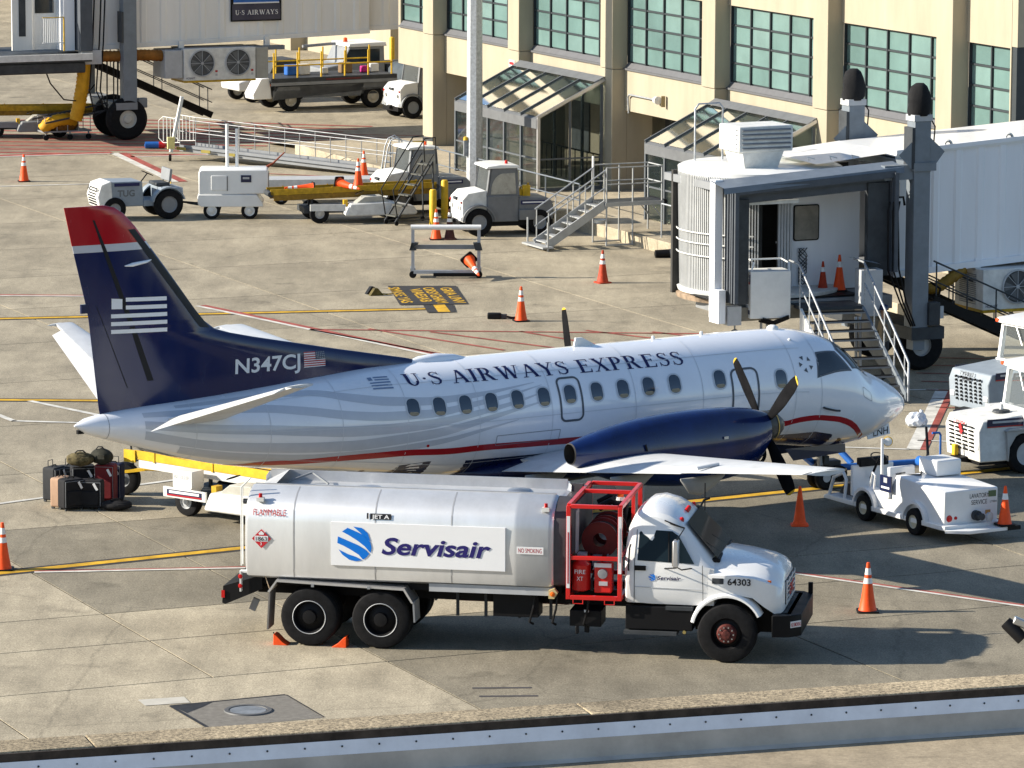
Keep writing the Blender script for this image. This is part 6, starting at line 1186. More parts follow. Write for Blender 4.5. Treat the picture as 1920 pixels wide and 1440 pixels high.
# ================================================================ belt loaders
def belt_loader(loc, rz, label, L=5.6, z0=.85, z1=1.05, rail=yellow_w, pod=white, belt=black, side=white_d, group='belt loaders', lettering=False, podside=-1):
    """belt runs from x=-L/2 (height z0) to x=+L/2 (height z1)"""
    o = empty('belt_loader', loc, rz, label, 'belt loader', group); a = math.atan2(z1 - z0, L); zm = (z0 + z1)/2
    def bp(x, y, dz): return (x, y, z0 + (x + L/2)/L*(z1 - z0) + dz)
    def slab_(x0, x1, y0, y1, d0, d1, nm, mm):
        P = [bp(x0, y0, d0), bp(x1, y0, d0), bp(x1, y1, d0), bp(x0, y1, d0), bp(x0, y0, d1), bp(x1, y0, d1), bp(x1, y1, d1), bp(x0, y1, d1)]
        return MB().add(P, [(0,1,2,3),(7,6,5,4),(0,4,5,1),(1,5,6,2),(2,6,7,3),(3,7,4,0)]).build(nm, mm, o)
    slab_(-L/2, L/2, -.32, .32, -.02, .02, 'belt', belt)
    for k in range(int(L/.75)): slab_(-L/2 + .2 + k*.75, -L/2 + .225 + k*.75, -.31, .31, .022, .026, 'belt_cleat', lgrey)
    for s in (-1, 1):
        slab_(-L/2, L/2, s*.34 - .02, s*.34 + .02, -.03, .15, 'side_rail', rail); slab_(-L/2 + .1, L/2 - .1, s*.33 - .02, s*.33 + .02, -.20, -.04, 'side_plate', side)
        for k in range(4): slab_(-L/2 + .5 + k*(L-1)/3, -L/2 + .54 + k*(L-1)/3, s*.365 - .012, s*.365 + .012, -.05, .17, 'rail_bracket', rail)
    MB().cyl(bp(-L/2, -.36, 0), bp(-L/2, .36, 0), .09).build('end_roller', dgrey, o); MB().cyl(bp(L/2, -.36, 0), bp(L/2, .36, 0), .09).build('end_roller', dgrey, o)
    zc = .5
    MB().bb((-1.6, -.55, .3), (1.6, .55, .48)).build('chassis', dgrey, o); MB().prism([(-.4, .3), (-.25, .62), (1.0, .66), (1.75, .5), (1.85, .32), (1.8, .24), (-.4, .24)], 'y', podside*.42, podside*1.05).build('driver_pod', pod, o, .04)
    MB().prism([(-.1, .6), (.2, .82), (.75, .84), (1.0, .64)], 'y', podside*.5, podside*.98).build('pod_hood', mat('tread_plate', (.42, .41, .36), .55, var=.15, bump=.4), o, .02); MB().prism([(-1.5, .42), (-1.5, .62), (-.4, .6), (-.4, .4)], 'y', podside*.95, podside*1.0).build('side_skirt', pod, o)
    MB().box((-.35, podside*.7, .62), (.12, .2, .18)).build('control_lever_box', yellow_w, o); MB().lathe([(.14, 0), (.155, .01), (.14, .02)], (.1, podside*.72, .92), (-.4, 0, 1), 18).build('steering_wheel', black, o)
    for x in (-1.15, 1.15):
        for s in (-1, 1): wheel(o, (x, s*.62, .3), .3, .2, lgrey, .5, .04)
    for x in (-1.3, .9): [MB().beam((x, y_, .45), bp(x, y_, -.2), .06).build('lift_arm', dgrey, o) for y_ in (-.25, .25)]
    if lettering:
        MB().box((-.95, podside*1.004, .51), (.9, .008, .13)).build('name_strip', navy, o); MB().box((-.95, podside*1.0055, .465), (.9, .008, .03)).build('red_trim', acr, o); MB().box((-.95, podside*1.009, .53), (.78, .004, .05)).build('name_lettering', inkwhite, o)
        MB().prism([(-1.35, .62), (-1.05, .35), (-.85, .62), (-.85, .95), (-1.35, .95)], 'y', podside*.5, podside*.88).build('battery_case', white, o, .01); text_on('case_lettering', 'BE-02IR', (-1.32, podside*.885, .78), (1, 0, 0), (0, 0, 1), .09, lgrey, o, width=.42)
        MB().box((-L/2 - .12, podside*.36, bp(-L/2, 0, .02)[2]), (.3, .05, .25)).build('end_plate', rail, o)
    return o
belt_loader((-4.95, 141.4, 0), R(14), 'ochre belt loader in the middle distance carrying loose cones', 5.2, .88, 1.0, yellow_w, white_d, mat('dark_belt', (.03, .025, .02), .8, var=.3), ochre)
belt_loader((-17.6, 166.3, 0), R(14), 'ochre belt loader cut off by the left edge under the boarding bridge', 5.2, 1.0, .95, yellow_w, mgrey, MATS['dark_belt'], ochre)
belt_loader((-5.2, 91.45, 0), R(-36), 'yellow-railed belt loader with white driver pod under the airliner tail', 5.6, .98, .88, yellow, white_d, mat('belt_black', (.02, .02, .022), .8, var=.2), white_d, lettering=True)
make_cone((-6.1, 140.98, 1.02), 'orange cone lying on its side at the left end of the ochre belt loader', tilt=(0, R(-88), R(14)), group='cones on the belt loader')
make_cone((-5.35, 141.2, 1.17), 'orange cone tipped toward the viewer in the middle of the ochre belt loader', tilt=(R(20), R(98), R(-22)), group='cones on the belt loader')
make_cone((-4.75, 141.5, .98), 'orange cone standing upright on the ochre belt loader', rz=.2, group='cones on the belt loader')
# draw bar trailer bed behind the loader
dl = empty('cargo_dolly', (-5.4, 146.2, 0), R(6), 'low pale grey cargo dolly behind the ochre belt loader', 'dolly')
MB().bb((-2.6, -.7, .62), (2.3, .7, .76)).build('deck', lgrey, dl, .01); MB().bb((-2.6, -.74, .56), (2.3, -.7, .8)).build('side_rail', white_d, dl)
for x in (-2.0, 1.8):
    for s in (-1, 1): wheel(dl, (x, s*.6, .24), .24, .15, lgrey, .55, .03)
MB().beam((2.3, 0, .5), (3.6, 0, .45), .06).build('draw_bar', mgrey, dl)
# ================================================================ rolling ladder, bollards, frame rack, steel steps
rl = empty('rolling_ladder', (-3.15, 140.6, 0), R(38), 'dark steel rolling ladder with hoop rails in front of a tow tractor', 'ladder')
for i in range(6): MB().box((-.62 + i*.24, 0, .28 + i*.30), (.22, .5, .035)).build('step', mat('olive_steel', (.10, .10, .085), .6), rl)
for s in (-1, 1):
    MB().beam((-.75, s*.27, .1), (.68, s*.27, 1.88), .035, .05).build('side_beam', dgrey, rl); MB().tube([(-.7, s*.3, .3), (-.85, s*.3, 1.1), (.35, s*.3, 2.6), (.75, s*.3, 2.62), (.8, s*.3, 1.8)], .02, 7).build('hoop_rail', black, rl, smooth=50)
    MB().beam((.72, s*.27, 0.1), (.68, s*.27, 1.85), .035).build('leg', dgrey, rl); MB().tube([(-.2, s*.3, .95), (.7, s*.3, 2.1)], .016, 6).build('mid_rail', black, rl); MB().beam((-.7, s*.27, .12), (.72, s*.27, .12), .03).build('base_beam', dgrey, rl)
    for x in (-.7, .7): MB().lathe([(.0, -.02), (.07, -.02), (.07, .02), (0, .02)], (x, s*.27, .07), (0, 1, 0), 14).build('caster', rubber, rl)
MB().box((.7, 0, 2.55), (.03, .5, .12)).build('top_sign', dgrey, rl)
for i, (x, y, h) in enumerate(((-2.43, 140.2, 1.1), (-2.1, 141.9, 1.2))):
    b = empty('bollard', (x, y, 0), 0, 'yellow steel bollard %s the rolling ladder' % ('in front right of' if i == 0 else 'just behind the first one beside'), 'bollard', 'yellow bollards'); MB().lathe([(.11, 0), (.11, h - .06), (.08, h - .01), (0, h)], n=18).build('bollard_tube', yellow, b, smooth=50)
fr_ = empty('frame_rack', (-1.86, 128.1, 0), R(1.5), 'pale metal frame rack on small wheels holding a fallen cone', 'rack')
for s in (-1, 1):
    x = s*.92; MB().beam((x, -.12, .12), (x, -.12, 1.42), .09).build('upright', lgrey, fr_); MB().prism([(x - .1, .78), (x + .1, .78), (x + s*.04, 1.0), (x - s*.16, .98)], 'y', -.2, .05).build('side_bracket', dgrey, fr_); MB().lathe([(0, -.03), (.1, -.03), (.1, .03), (0, .03)], (x, -.15, .1), (0, 1, 0), 18).build('wheel', rubber, fr_); MB().box((x, .1, .2), (.14, .5, .14)).build('foot', mgrey, fr_)
MB().cyl((-.98, -.12, 1.42), (.98, -.12, 1.42), .075, n=14).build('top_tube', white, fr_, smooth=40); MB().box((0, .05, .85), (1.8, .06, .12)).build('mid_bar', mgrey, fr_); MB().box((0, -.12, .17), (1.8, .16, .09)).build('bottom_bar', lgrey, fr_); MB().box((.3, -.22, .1), (1.3, .05, .1)).build('bumper_strip', black, fr_)
make_cone((-1.22, 128.02, .52), 'orange cone lying tipped inside the frame rack', tilt=(R(60), R(140), 0), group='cone in the rack')
ss = empty('steel_steps', W(57.2, 122.6, 0), SITE, 'pale steel maintenance steps with railed platform beside the raised sidewalk', 'steps')
sm_ = mat('pale_grey_steel', (.40, .41, .41), .45, metal=.3, var=.12)
stairs(ss, (.15, 0, 1.28), (-1.75, 0, .12), .85, 7, sm_, mat('pipe_rail', (.45, .46, .46), .4, metal=.4), strm=sm_, railh=1.0)
MB().bb((.1, -.5, 1.24), (2.0, .5, 1.31)).build('platform', dgrey, ss); MB().bb((.1, -.52, 1.2), (2.0, -.5, 1.32)).build('platform_edge', sm_, ss)
for x in (.15, 1.0, 1.95):
    for s in (-.47, .47): MB().cyl((x, s, 0.04), (x, s, 2.35), .026, n=8).build('platform_post', sm_, ss)
for s in (-.47, .47):
    for z in (1.85, 2.34): MB().cyl((.15, s, z), (1.95, s, z), .02, n=8).build('platform_rail', sm_, ss)
    MB().beam((.15, s, .06), (1.95, s, .06), .05).build('base_beam', sm_, ss); MB().beam((1.95, s, .8), (1.6, s, 1.24), .03).build('brace', sm_, ss)
for z in (1.85, 2.34): MB().cyl((1.95, -.47, z), (1.95, .47, z), .02, n=8).build('platform_rail', sm_, ss)
MB().box((-1.85, 0, .1), (.35, 1.5, .05)).build('foot_plate', sm_, ss); MB().bb((.12, .42, 1.5), (.16, .5, 2.6)).build('gate_post', white, ss)
for y in (-.72, .72): MB().beam((-1.85, y, 0), (-1.85, y, .85), .04).build('foot_post', sm_, ss)
MB().cyl((2.05, -.5, 1.28), (2.05, .5, 1.28), .07).build('rubber_buffer', black, ss)
bk = empty('bucket', (2.62, 137.9, 0), 0, 'white plastic bucket under the steel steps', 'bucket'); MB().lathe([(.0, .0), (.15, 0), (.19, .45), (.2, .46), (.18, .46), (.14, .03), (0, .03)], n=24).build('pail', white, bk, smooth=40); MB().tube([(-.19, 0, .42), (-.12, -.05, .3), (.0, -.2, .25), (.19, 0, .42)], .008, 6).build('handle', steel, bk)
pp = empty('black_pipe', (4.45, 132.6, .08), R(8), 'short black pipe lying on the ground by the sidewalk kerb', 'pipe'); MB().lathe([(.06, -.35), (.12, -.33), (.12, .3), (.10, .32), (.10, -.3)], (0, 0, .04), (1, 0, .05), 18).build('pipe_shell', black, pp, smooth=40); MB().lathe([(.125, -.02), (.135, 0), (.125, .02)], (.1, 0, .04), (1, 0, 0), 18).build('collar', dgrey, pp)
# small things on the ground
ck = empty('wheel_chock', (-3.75, 124.5, 0), R(20), 'pair of yellow-marked chocks lying on the open apron', 'chock')
for y in (-.16, .16): MB().prism([(-.2, 0), (.2, 0), (.03, .2), (-.06, .2)], 'y', y - .09, y + .09).build('wedge', black if y > 0 else mat('worn_black_yellow', (.12, .09, .02), .7, var=.6), ck, .01)
MB().tube([(.15, -.1, .03), (.3, -.2, .02), (.5, -.05, .02)], .015, 6).build('rope', yellow_w, ck)
pg = empty('cable_plug', (-.42, 119.9, 0), R(-2), 'black ground power plug with its cable lying beside the cone', 'plug'); MB().box((-.05, 0, .08), (.36, .2, .16)).build('plug_body', black, pg, .03); MB().box((.2, 0, .07), (.16, .14, .12)).build('plug_neck', dgrey, pg, .02); MB().tube([(.28, 0, .06), (.4, .02, .03), (.55, .06, .03)], .03, 8).build('cable', black, pg)
# ================================================================ portable ramp with railings, hose cart, loader truck
rm = empty('boarding_ramp', W(56.7, 147.0, 0), 0, 'long grey wheelchair boarding ramp with white pipe railings', 'ramp')
A_ = W(54.3, 149.6, 0) - W(56.7, 147.0, 0); B_ = W(58.9, 141.6, 0) - W(56.7, 147.0, 0); dR = (B_ - A_).normalized(); nR = Vector((-dR.y, dR.x, 0))
for s in (-.42, .42):
    a = A_ + nR*s; b = B_ + nR*s
    MB().beam(a + Vector((0, 0, .42)), b + Vector((0, 0, .16)), .06, .22).build('side_beam', mgrey, rm)
    n = 7
    for i in range(n + 1):
        q = a + (b - a)*(i/n); z = .5 - .27*i/n; MB().cyl(q + Vector((0, 0, z - .15)), q + Vector((0, 0, z + .9)), .016, n=8).build('post', mat('dull_rail', (.3, .31, .32), .5, metal=.3), rm)
    for h in (.9, .5): MB().cyl(a + Vector((0, 0, .5 + h)), b + Vector((0, 0, .23 + h)), .015, n=8).build('rail', MATS['dull_rail'], rm)
    MB().tube([a + Vector((0, 0, 1.4)), a - dR*.75 + Vector((0, 0, 1.45)), a - dR*.95 + Vector((0, 0, 1.3)), a - dR*.95 + Vector((0, 0, .7)), a - dR*.75 + Vector((0, 0, .55)), a + Vector((0, 0, .6))], .016, 8).build('end_loop', white_d, rm, smooth=60)
    for i in range(5): q = a - dR*(.1 + i*.16); MB().cyl(q + Vector((0, 0, .6)), q + Vector((0, 0, 1.42)), .014, n=6).build('loop_bar', white, rm)
MB().add([A_ - nR*.52 + Vector((0, 0, .44)), B_ - nR*.52 + Vector((0, 0, .18)), B_ + nR*.52 + Vector((0, 0, .18)), A_ + nR*.52 + Vector((0, 0, .44))], [(0, 1, 2, 3)]).build('deck', mgrey, rm)
MB().beam(A_ - nR*.6 + Vector((.2, 0, 2.2)), A_ - nR*.75 + Vector((-.1, 0, .3)), .16, .1).build('jack_leg', white_d, rm); MB().lathe([(0, -.04), (.12, -.04), (.12, .04), (0, .04)], A_ - nR*.78 + Vector((-.1, -.1, .12)), (1, 0, 0), 16).build('caster', rubber, rm); MB().box(A_ - nR*.7 + Vector((-.12, -.1, .62)), (.25, .1, .4), rz=.3).build('yellow_rag', mat('pale_yellow_cloth', (.7, .62, .25), .9), rm)
for i in range(3): q = A_ + dR*(.2 + i*1.1) - nR*.6; MB().box(q + Vector((0, 0, .42 - i*.035)), (.4, .03, .1), rz=math.atan2(dR.y, dR.x)).build('caution_mark', mat('olive_mark', (.25, .2, .04), .7), rm)
tb = empty('tool_bottle', (-12.55, 162.0, .0), R(5), 'blue and red cylinder tool lying by the ramp', 'tool'); MB().lathe([(.0, -.4), (.12, -.38), (.12, .1)], (0, 0, .14), (1, 0, 0), 14).build('blue_half', blue, tb, smooth=40); MB().lathe([(.12, .1), (.12, .3), (.05, .34), (0, .4)], (0, 0, .14), (1, 0, 0), 14).build('red_half', red, tb, smooth=40)
# stepped hoop ladder behind the white tractor
hl = empty('hoop_ladder', (-4.0, 147.6, 0), R(10), 'light steel hoop ladder rising behind the tow tractor', 'ladder')
for s in (-.3, .3):
    MB().tube([(-.3, s, 0), (-.05, s, 1.6), (.05, s, 1.85), (.25, s, 1.95), (.4, s, 1.85), (.42, s, 1.0)], .024, 8).build('hoop', galv, hl, smooth=60)
for i in range(5): MB().box((-.25 + i*.07, 0, .3 + i*.28), (.12, .58, .03)).build('rung', galv, hl)
MB().box((1.0, 0, 1.5), (.5, .05, .6)).build('notice_frame', galv, hl); MB().box((1.0, -.03, 1.75), (.4, .02, .08)).build('notice_strip', yellow, hl)
for x in (.8, 1.2): MB().beam((x, 0, 0), (x, 0, 1.3), .03).build('notice_leg', galv, hl)
# hose basket under the left bridge
hc = empty('hose_cart', W(52.5, 157.6, 0), SITE, 'wire cart holding the yellow air hose under the left boarding bridge', 'cart')
MB().bb((-.9, -.4, .28), (.9, .4, .33)).build('tray', mgrey, hc)
for x in (-.85, -.4, 0, .4, .85):
    for y in (-.4, .4): MB().cyl((x, y, .3), (x, y, .85), .015, n=6).build('basket_bar', galv, hc)
for y in (-.4, .4): MB().cyl((-.9, y, .85), (.9, y, .85), .018, n=6).build('basket_rail', galv, hc)
for x in (-.8, .1, .8): MB().lathe([(0, -.03), (.1, -.03), (.1, .03), (0, .03)], (x, -.35, .1), (0, 1, 0), 14).build('caster', rubber, hc); MB().cyl((x, -.35, .12), (x, -.35, .3), .03).build('caster_fork', mgrey, hc)
hz_ = []
for k in range(60): a = k*.55; hz_.append((-.1 + .5*math.cos(a), .25*math.sin(a), .5 + .004*k + .1*math.sin(a)))
MB().tube(hz_, .15, 8).build('coiled_hose', mat('brown_hose', (.16, .07, .01), .7, var=.4, scale=9), hc, smooth=60)
duct(hc, [(.3, -.1, .6), (0, -.35, .75), (-.4, -.38, .72), (-.75, -.3, .55), (-.85, -.2, .4)], .22, MATS['yellow_duct_hose'], 'hose_end')
# catering loader truck
lt = empty('lift_loader_truck', (-7.4, 177.5, 0), R(28), 'grey flatbed loader truck with yellow guard rails at the upper left', 'loader truck')
MB().prism([(-3.25, .5), (-3.3, .7), (-2.95, 1.28), (-2.6, 1.3), (-2.5, .5)], 'y', -.95, -.15).build('driver_cab', white, lt, .03)
MB().prism([(-2.5, .45), (-2.3, .95), (-1.4, .95), (-1.2, .5), (1.2, .5), (1.35, 1.0), (2.4, 1.0), (2.4, .55), (2.9, .55), (2.9, .8), (-2.5, .8)], 'y', -1.05, -1.0).build('side_panel', mat('loader_side_grey', (.13, .135, .14), .5, var=.2), lt)
MB().bb((-2.4, -1.0, .55), (2.6, 1.0, 1.0)).build('body', dgrey, lt); MB().bb((-2.6, -1.08, 1.12), (2.75, 1.08, 1.28)).build('deck', dgrey, lt, .01); MB().bb((-2.6, -1.1, 1.0), (2.75, -1.06, 1.12)).build('deck_edge', mgrey, lt)
for x in (-1.75, 1.75):
    for s in (-1, 1): wheel(lt, (x, s*.9, .44), .44, .26, mat('beige_rim', (.42, .38, .3), .5), .55, .05)
for i in range(6):
    for y in (-1.0, .95): MB().cyl((-2.45 + i*1.0, y, 1.28), (-2.45 + i*1.0, y, 2.25), .035, n=8).build('guard_post', yellow, lt)
for y in (-1.0, .95):
    for z in (1.75,): MB().cyl((-2.45, y, z), (2.55, y, z), .028, n=8).build('guard_rail', yellow, lt)
MB().cyl((-2.5, -.9, 1.0), (-2.5, -.9, 1.06), .09).build('side_lamp', amber, lt); MB().bb((-.3, -1.1, 1.15), (1.2, -1.09, 1.22)).build('maker_strip', mat('dark_red_strip', (.12, .03, .03), .6), lt)
for x, z, m_, d in ((-1.2, 1.75, blue, .5), (1.9, 1.4, mat('magenta_box', (.5, .02, .2), .6), .3), (-.7, 1.5, white_d, .5), (.2, 1.45, white_d, .3), (2.3, 1.4, white, .4), (1.1, 1.5, mat('brown_bundle', (.2, .13, .07), .8), .5)):
    b = empty('load_item', (0, 0, 0)); bpy.data.objects.remove(b)
    o = MB().prism(rrect(d, d*.7, .08, 4), 'z', 0, d*.8).build('cargo_bundle', m_, None, .03); o.location = lt.matrix_basis @ Vector((x, .1, 1.285)); o.rotation_euler.z = R(28)
    tag(o, {-1.2: 'blue bundle strapped on the loader truck deck', 1.9: 'magenta box on the loader truck deck', -.7: 'white carton beside the blue bundle on the loader truck', .2: 'small white sack in the middle of the loader truck deck', 2.3: 'white sack at the right end of the loader truck deck', 1.1: 'brown bundle on the loader truck deck'}[x], 'bundle', 'load on the loader truck')
# second service truck behind it
sv = empty('service_truck', (-6.2, 183.5, 0), R(24), 'white-roofed service truck with orange beacon behind the loader truck', 'truck')
MB().prism([(-1.9, .5), (-1.9, 1.1), (-1.0, 1.25), (-.7, 1.9), (.8, 1.95), (.85, .5)], 'y', -.9, .9).build('cab_body', mgrey, sv, .05); MB().prism([(-.75, 1.9), (-.7, 2.05), (.85, 2.08), (.9, 1.92)], 'y', -.95, .95).build('roof', white, sv, .03); MB().bb((.9, -.95, .5), (3.0, .95, 1.2)).build('rear_box', dgrey, sv, .05)
MB().add([(-.98, -.905, 1.28), (.6, -.905, 1.28), (.6, -.905, 1.82), (-.68, -.905, 1.82)], [(0, 1, 2, 3)]).build('side_glass', glass, sv); MB().lathe([(.0, .18), (.07, .16), (.09, 0)], (-.5, 0, 2.05), (0, 0, 1), 12).build('beacon', orange, sv)
for x in (-1.3, 2.2):
    for s in (-1, 1): wheel(sv, (x, s*.8, .4), .4, .24, lgrey, .55, .04)
MB().tube([(-2.2, .3, 1.9), (-.9, .5, 1.95), (.5, .5, 1.98)], .06, 8).build('roof_pipe', mgrey, sv)
bt = empty('bowser_cart', (-3.6, 181.0, 0), R(24), 'dark tank cart at the right end of the loader truck', 'cart'); MB().prism([(-1.1, .5), (-1.1, 1.2), (-.9, 1.45), (.9, 1.45), (1.1, 1.2), (1.1, .5)], 'y', -.8, .8).build('tank_body', mat('dark_blue_grey', (.06, .075, .085), .5, var=.3), bt, .08)
for x in (-.7, .7):
    for s in (-1, 1): wheel(bt, (x, s*.7, .35), .35, .2, lgrey, .5, .04)
pk = empty('pickup_truck', (-9.6, 180.5, 0), R(28), 'white pickup truck nose showing left of the loader truck', 'truck'); MB().prism([(-1.6, .45), (-1.65, .8), (-.8, 1.0), (1.2, 1.05), (1.2, .45)], 'y', -.85, .85).build('body', white, pk, .06); MB().prism([(-.3, 1.0), (.0, 1.6), (1.0, 1.62), (1.2, 1.02)], 'y', -.75, .75).build('cab', dgrey, pk, .05); MB().lathe([(.12, 0), (.0, .02)], (-.9, -.86, .72), (0, -1, 0), 16).build('door_roundel', inkred, pk)
for x in (-1.0, .9):
    for s in (-1, 1): wheel(pk, (x, s*.72, .36), .36, .22, lgrey, .55, .04)
yb = empty('bollard', (-5.05, 192.5, 0), 0, 'tall yellow bollard far off beside the set-back wall', 'bollard'); MB().lathe([(.11, 0), (.11, 1.45), (.08, 1.5), (0, 1.52)], n=18).build('bollard_tube', yellow, yb, smooth=50)

# ================================================================ luggage under the tail
def suitcase(loc, rz, label, w_, d, h, m, hand=True, soft=False, tilt=0.0):
    o = empty('suitcase' if not soft else 'travel_bag', loc, rz, label, 'suitcase' if not soft else 'bag', 'luggage waiting behind the tail'); o.rotation_euler.x = tilt
    if soft:
        rings = []
        for f in [0, .06, .18, .35, .5, .65, .82, .94, 1]:
            k = math.sin(math.pi*min(max(f, .02), .98))**.35
            rings.append([(-w_/2 + w_*f, d/2*k*math.cos(t)*(1 + .05*math.sin(3*t + 9*f)), h/2 + h/2*k*math.sin(t)*(1 + .06*math.sin(5*f*3))) for t in [2*math.pi*i/16 for i in range(16)]])
        MB().loft(rings).build('bag_body', m, o, smooth=70); MB().tube([(-w_*.2, -d*.2, h*.95), (-w_*.1, -d*.2, h*1.12), (w_*.1, -d*.2, h*1.12), (w_*.2, -d*.2, h*.95)], .015, 6).build('grip', black, o, smooth=60)
        MB().box((w_*.15, -d*.48, h*.55), (.16, .03, h*.3)).build('pocket', m, o, .01); return o
    MB().prism(rrect(w_, h, .05, 4, 0, h/2 + .04), 'y', -d/2, d/2).build('shell', m, o, .03, seg=3); MB().prism(rrect(w_*.78, h*.5, .04, 4, 0, h*.36 + .04), 'y', -d/2 - .03, -d/2 + .01).build('front_pocket', m, o, .015); MB().tube([(-w_*.45, -d/2 - .004, .08), (-w_*.45, -d/2 - .004, h), (w_*.45, -d/2 - .004, h), (w_*.45, -d/2 - .004, .08)], .008, 5).build('zip', mgrey, o)
    for x in (-w_*.38, w_*.38): MB().lathe([(0, -.02), (.035, -.02), (.035, .02), (0, .02)], (x, d/2 - .04, .035), (1, 0, 0), 12).build('wheel', dgrey, o); MB().box((x, -d/2 + .04, .02), (.04, .04, .04)).build('foot', dgrey, o)
    if hand: MB().tube([(-.08, d*.3, h + .03), (-.08, d*.3, h + .16), (.08, d*.3, h + .16), (.08, d*.3, h + .03)], .01, 6).build('pull_handle', dgrey, o, smooth=60)
    MB().tube([(-.08, 0, h + .035), (-.05, 0, h + .07), (.05, 0, h + .07), (.08, 0, h + .035)], .012, 6).build('grip', black, o)
    MB().box((.12, -d/2 - .03, h*.86), (.05, .006, .16), ry=-.5).build('luggage_tag', inkwhite, o); return o
chgrey = mat('charcoal_fabric', (.035, .037, .04), .85, var=.2, bump=.3, bscale=80); bfab = mat('black_fabric', (.012, .012, .014), .85, var=.2, bump=.3, bscale=80); tan_ = mat('tan_fabric', (.42, .27, .18), .8, var=.15, bump=.3, bscale=80)
suitcase((-9.36, 93.2, 0), R(60), 'charcoal upright suitcase at the far left of the luggage pile', .42, .3, .68, chgrey)
suitcase((-9.15, 92.45, 0), R(62), 'tan upright suitcase in the luggage pile', .44, .24, .60, tan_)
suitcase((-8.93, 92.25, 0), R(35), 'large black suitcase in the front middle of the luggage pile with a white tag', .46, .3, .60, bfab)
suitcase((-8.52, 92.35, 0), R(-8), 'wide black suitcase in the front right of the luggage pile', .48, .3, .56, bfab, hand=False)
suitcase((-8.28, 92.95, 0), R(-10), 'dark red suitcase at the right of the luggage pile', .42, .32, .78, mat('wine_red_fabric', (.16, .012, .016), .7, var=.2))
suitcase((-8.75, 93.0, 0), R(12), 'black suitcase in the middle of the pile under the camouflage duffel', .5, .34, .74, bfab)
suitcase((-8.15, 93.3, 0), R(-15), 'navy suitcase behind the red one in the luggage pile', .4, .28, .74, mat('navy_fabric', (.012, .016, .045), .8))
suitcase((-9.05, 93.45, 0), R(20), 'dark suitcase at the back of the pile behind the tan one', .46, .3, .66, chgrey)
suitcase((-8.78, 92.75, .80), R(8), 'olive camouflage duffel bag on top of the luggage pile', .55, .36, .30, mat('olive_camouflage', (.13, .105, .05), .9, var=.9, scale=11), soft=True)
suitcase((-8.35, 92.85, .82), R(-20), 'black rucksack on top of the luggage pile', .46, .36, .34, mat('dark_olive_bag', (.03, .03, .022), .9, var=.4, scale=8), soft=True)
suitcase((-8.0, 92.2, 0), R(5), 'flat black bag lying on the ground right of the luggage pile', .62, .42, .22, bfab, soft=True)
td = empty('tow_dolly', (-7.75, 93.9, 0), R(-20), 'small yellow dolly with one black wheel between the luggage and the belt loader', 'dolly')
wheel(td, (-.25, 0, .34), .34, .24, mgrey, .5, .05); MB().beam((-.2, -.1, .5), (.55, -.1, .62), .1, .06).build('fork', yellow, td); MB().tube([(-.1, .1, .6), (-.15, .1, 1.05), (.0, .1, 1.02), (.45, .1, .6)], .03, 6).build('hydraulic_arm', dgrey, td); MB().box((.45, 0, .62), (.4, .35, .12)).build('platform', yellow, td, .02)
# ================================================================ lavatory cart
lv = empty('lavatory_service_cart', (8.07 + .866*.55, 89.88 + .5*.55, 0), math.atan2(.866, -.5), 'white open lavatory service cart parked by the wing tip', 'service cart')
lw = mat('cart_white', (.76, .76, .75), .35, var=.05, coat=.4)
MB().prism([(-.92, .32), (-.92, 1.0), (.75, 1.08), (1.05, .62), (1.05, .32)], 'y', -.66, .62).build('waste_tank', lw, lv, .025)
MB().prism([(-1.05, .25), (-1.05, .34), (3.1, .34), (3.2, .30), (3.2, .24), (2.6, .24), (-.9, .24)], 'y', -.70, .70).build('running_board', lw, lv, .015)
def arch_(x, r, s):
    rg_ = [[(x + q*math.cos(R(a)), s*y, .28 + q*math.sin(R(a))) for q, y in ((r, .72), (r + .06, .72), (r + .08, .45), (r, .45))] for a in range(0, 181, 15)]
    return MB().loft(rg_).build('wheel_arch', lw, lv, smooth=50)
for x in (.0, 1.75):
    for s in (-1, 1): wheel(lv, (x, s*.635, .27), .27, .18, mat('cream_rim', (.5, .46, .34), .5), .5, .03); arch_(x, .34, s)
    MB().box((x, .5, .42), (.6, .02, .3)).build('arch_shade_panel', black, lv); MB().cyl((x, -.5, .27), (x, .5, .27), .05).build('axle', dgrey, lv)  # black sheet standing in for the shade inside the wheel arch
MB().prism([(1.05, .34), (1.05, .66), (1.55, .66), (1.7, .34)], 'y', -.62, .62).build('seat_box', lw, lv, .02); MB().box((1.32, .2, .70), (.42, .5, .08)).build('seat', white, lv, .03); MB().box((1.1, .25, 1.0), (.10, .62, .36), ry=.1).build('seat_back', lw, lv, .03)
MB().box((.55, -.3, 1.23), (.62, .6, .32)).build('blue_fluid_tank', lw, lv, .03); MB().lathe([(.1, 0), (.1, .3), (.07, .34)], (1.05, -.35, 1.2), (1, 0, 0), 16).build('tank_neck', blue, lv, smooth=40)
MB().tube([(1.35, .55, .34), (1.35, .55, 1.72)], .03, 8).build('mirror_post', lw, lv); mm_ = MB().lathe([(0, .02), (.1, .0), (.1, -.03), (0, -.05)], (1.3, .45, 1.66), (-.7, .5, 0), 16).build('mirror', yellow, lv); MB().lathe([(0, .025), (.085, .012)], (1.3, .45, 1.66), (-.7, .5, 0), 16).build('mirror_glass', white, mm_)
MB().lathe([(.17, -.012), (.19, 0), (.17, .012), (.16, 0)], (1.95, .2, 1.22), (-.5, 0, 1), 22).build('steering_wheel', black, lv, smooth=60); MB().cyl((2.25, .2, .75), (1.95, .2, 1.22), .025).build('steering_column', black, lv)
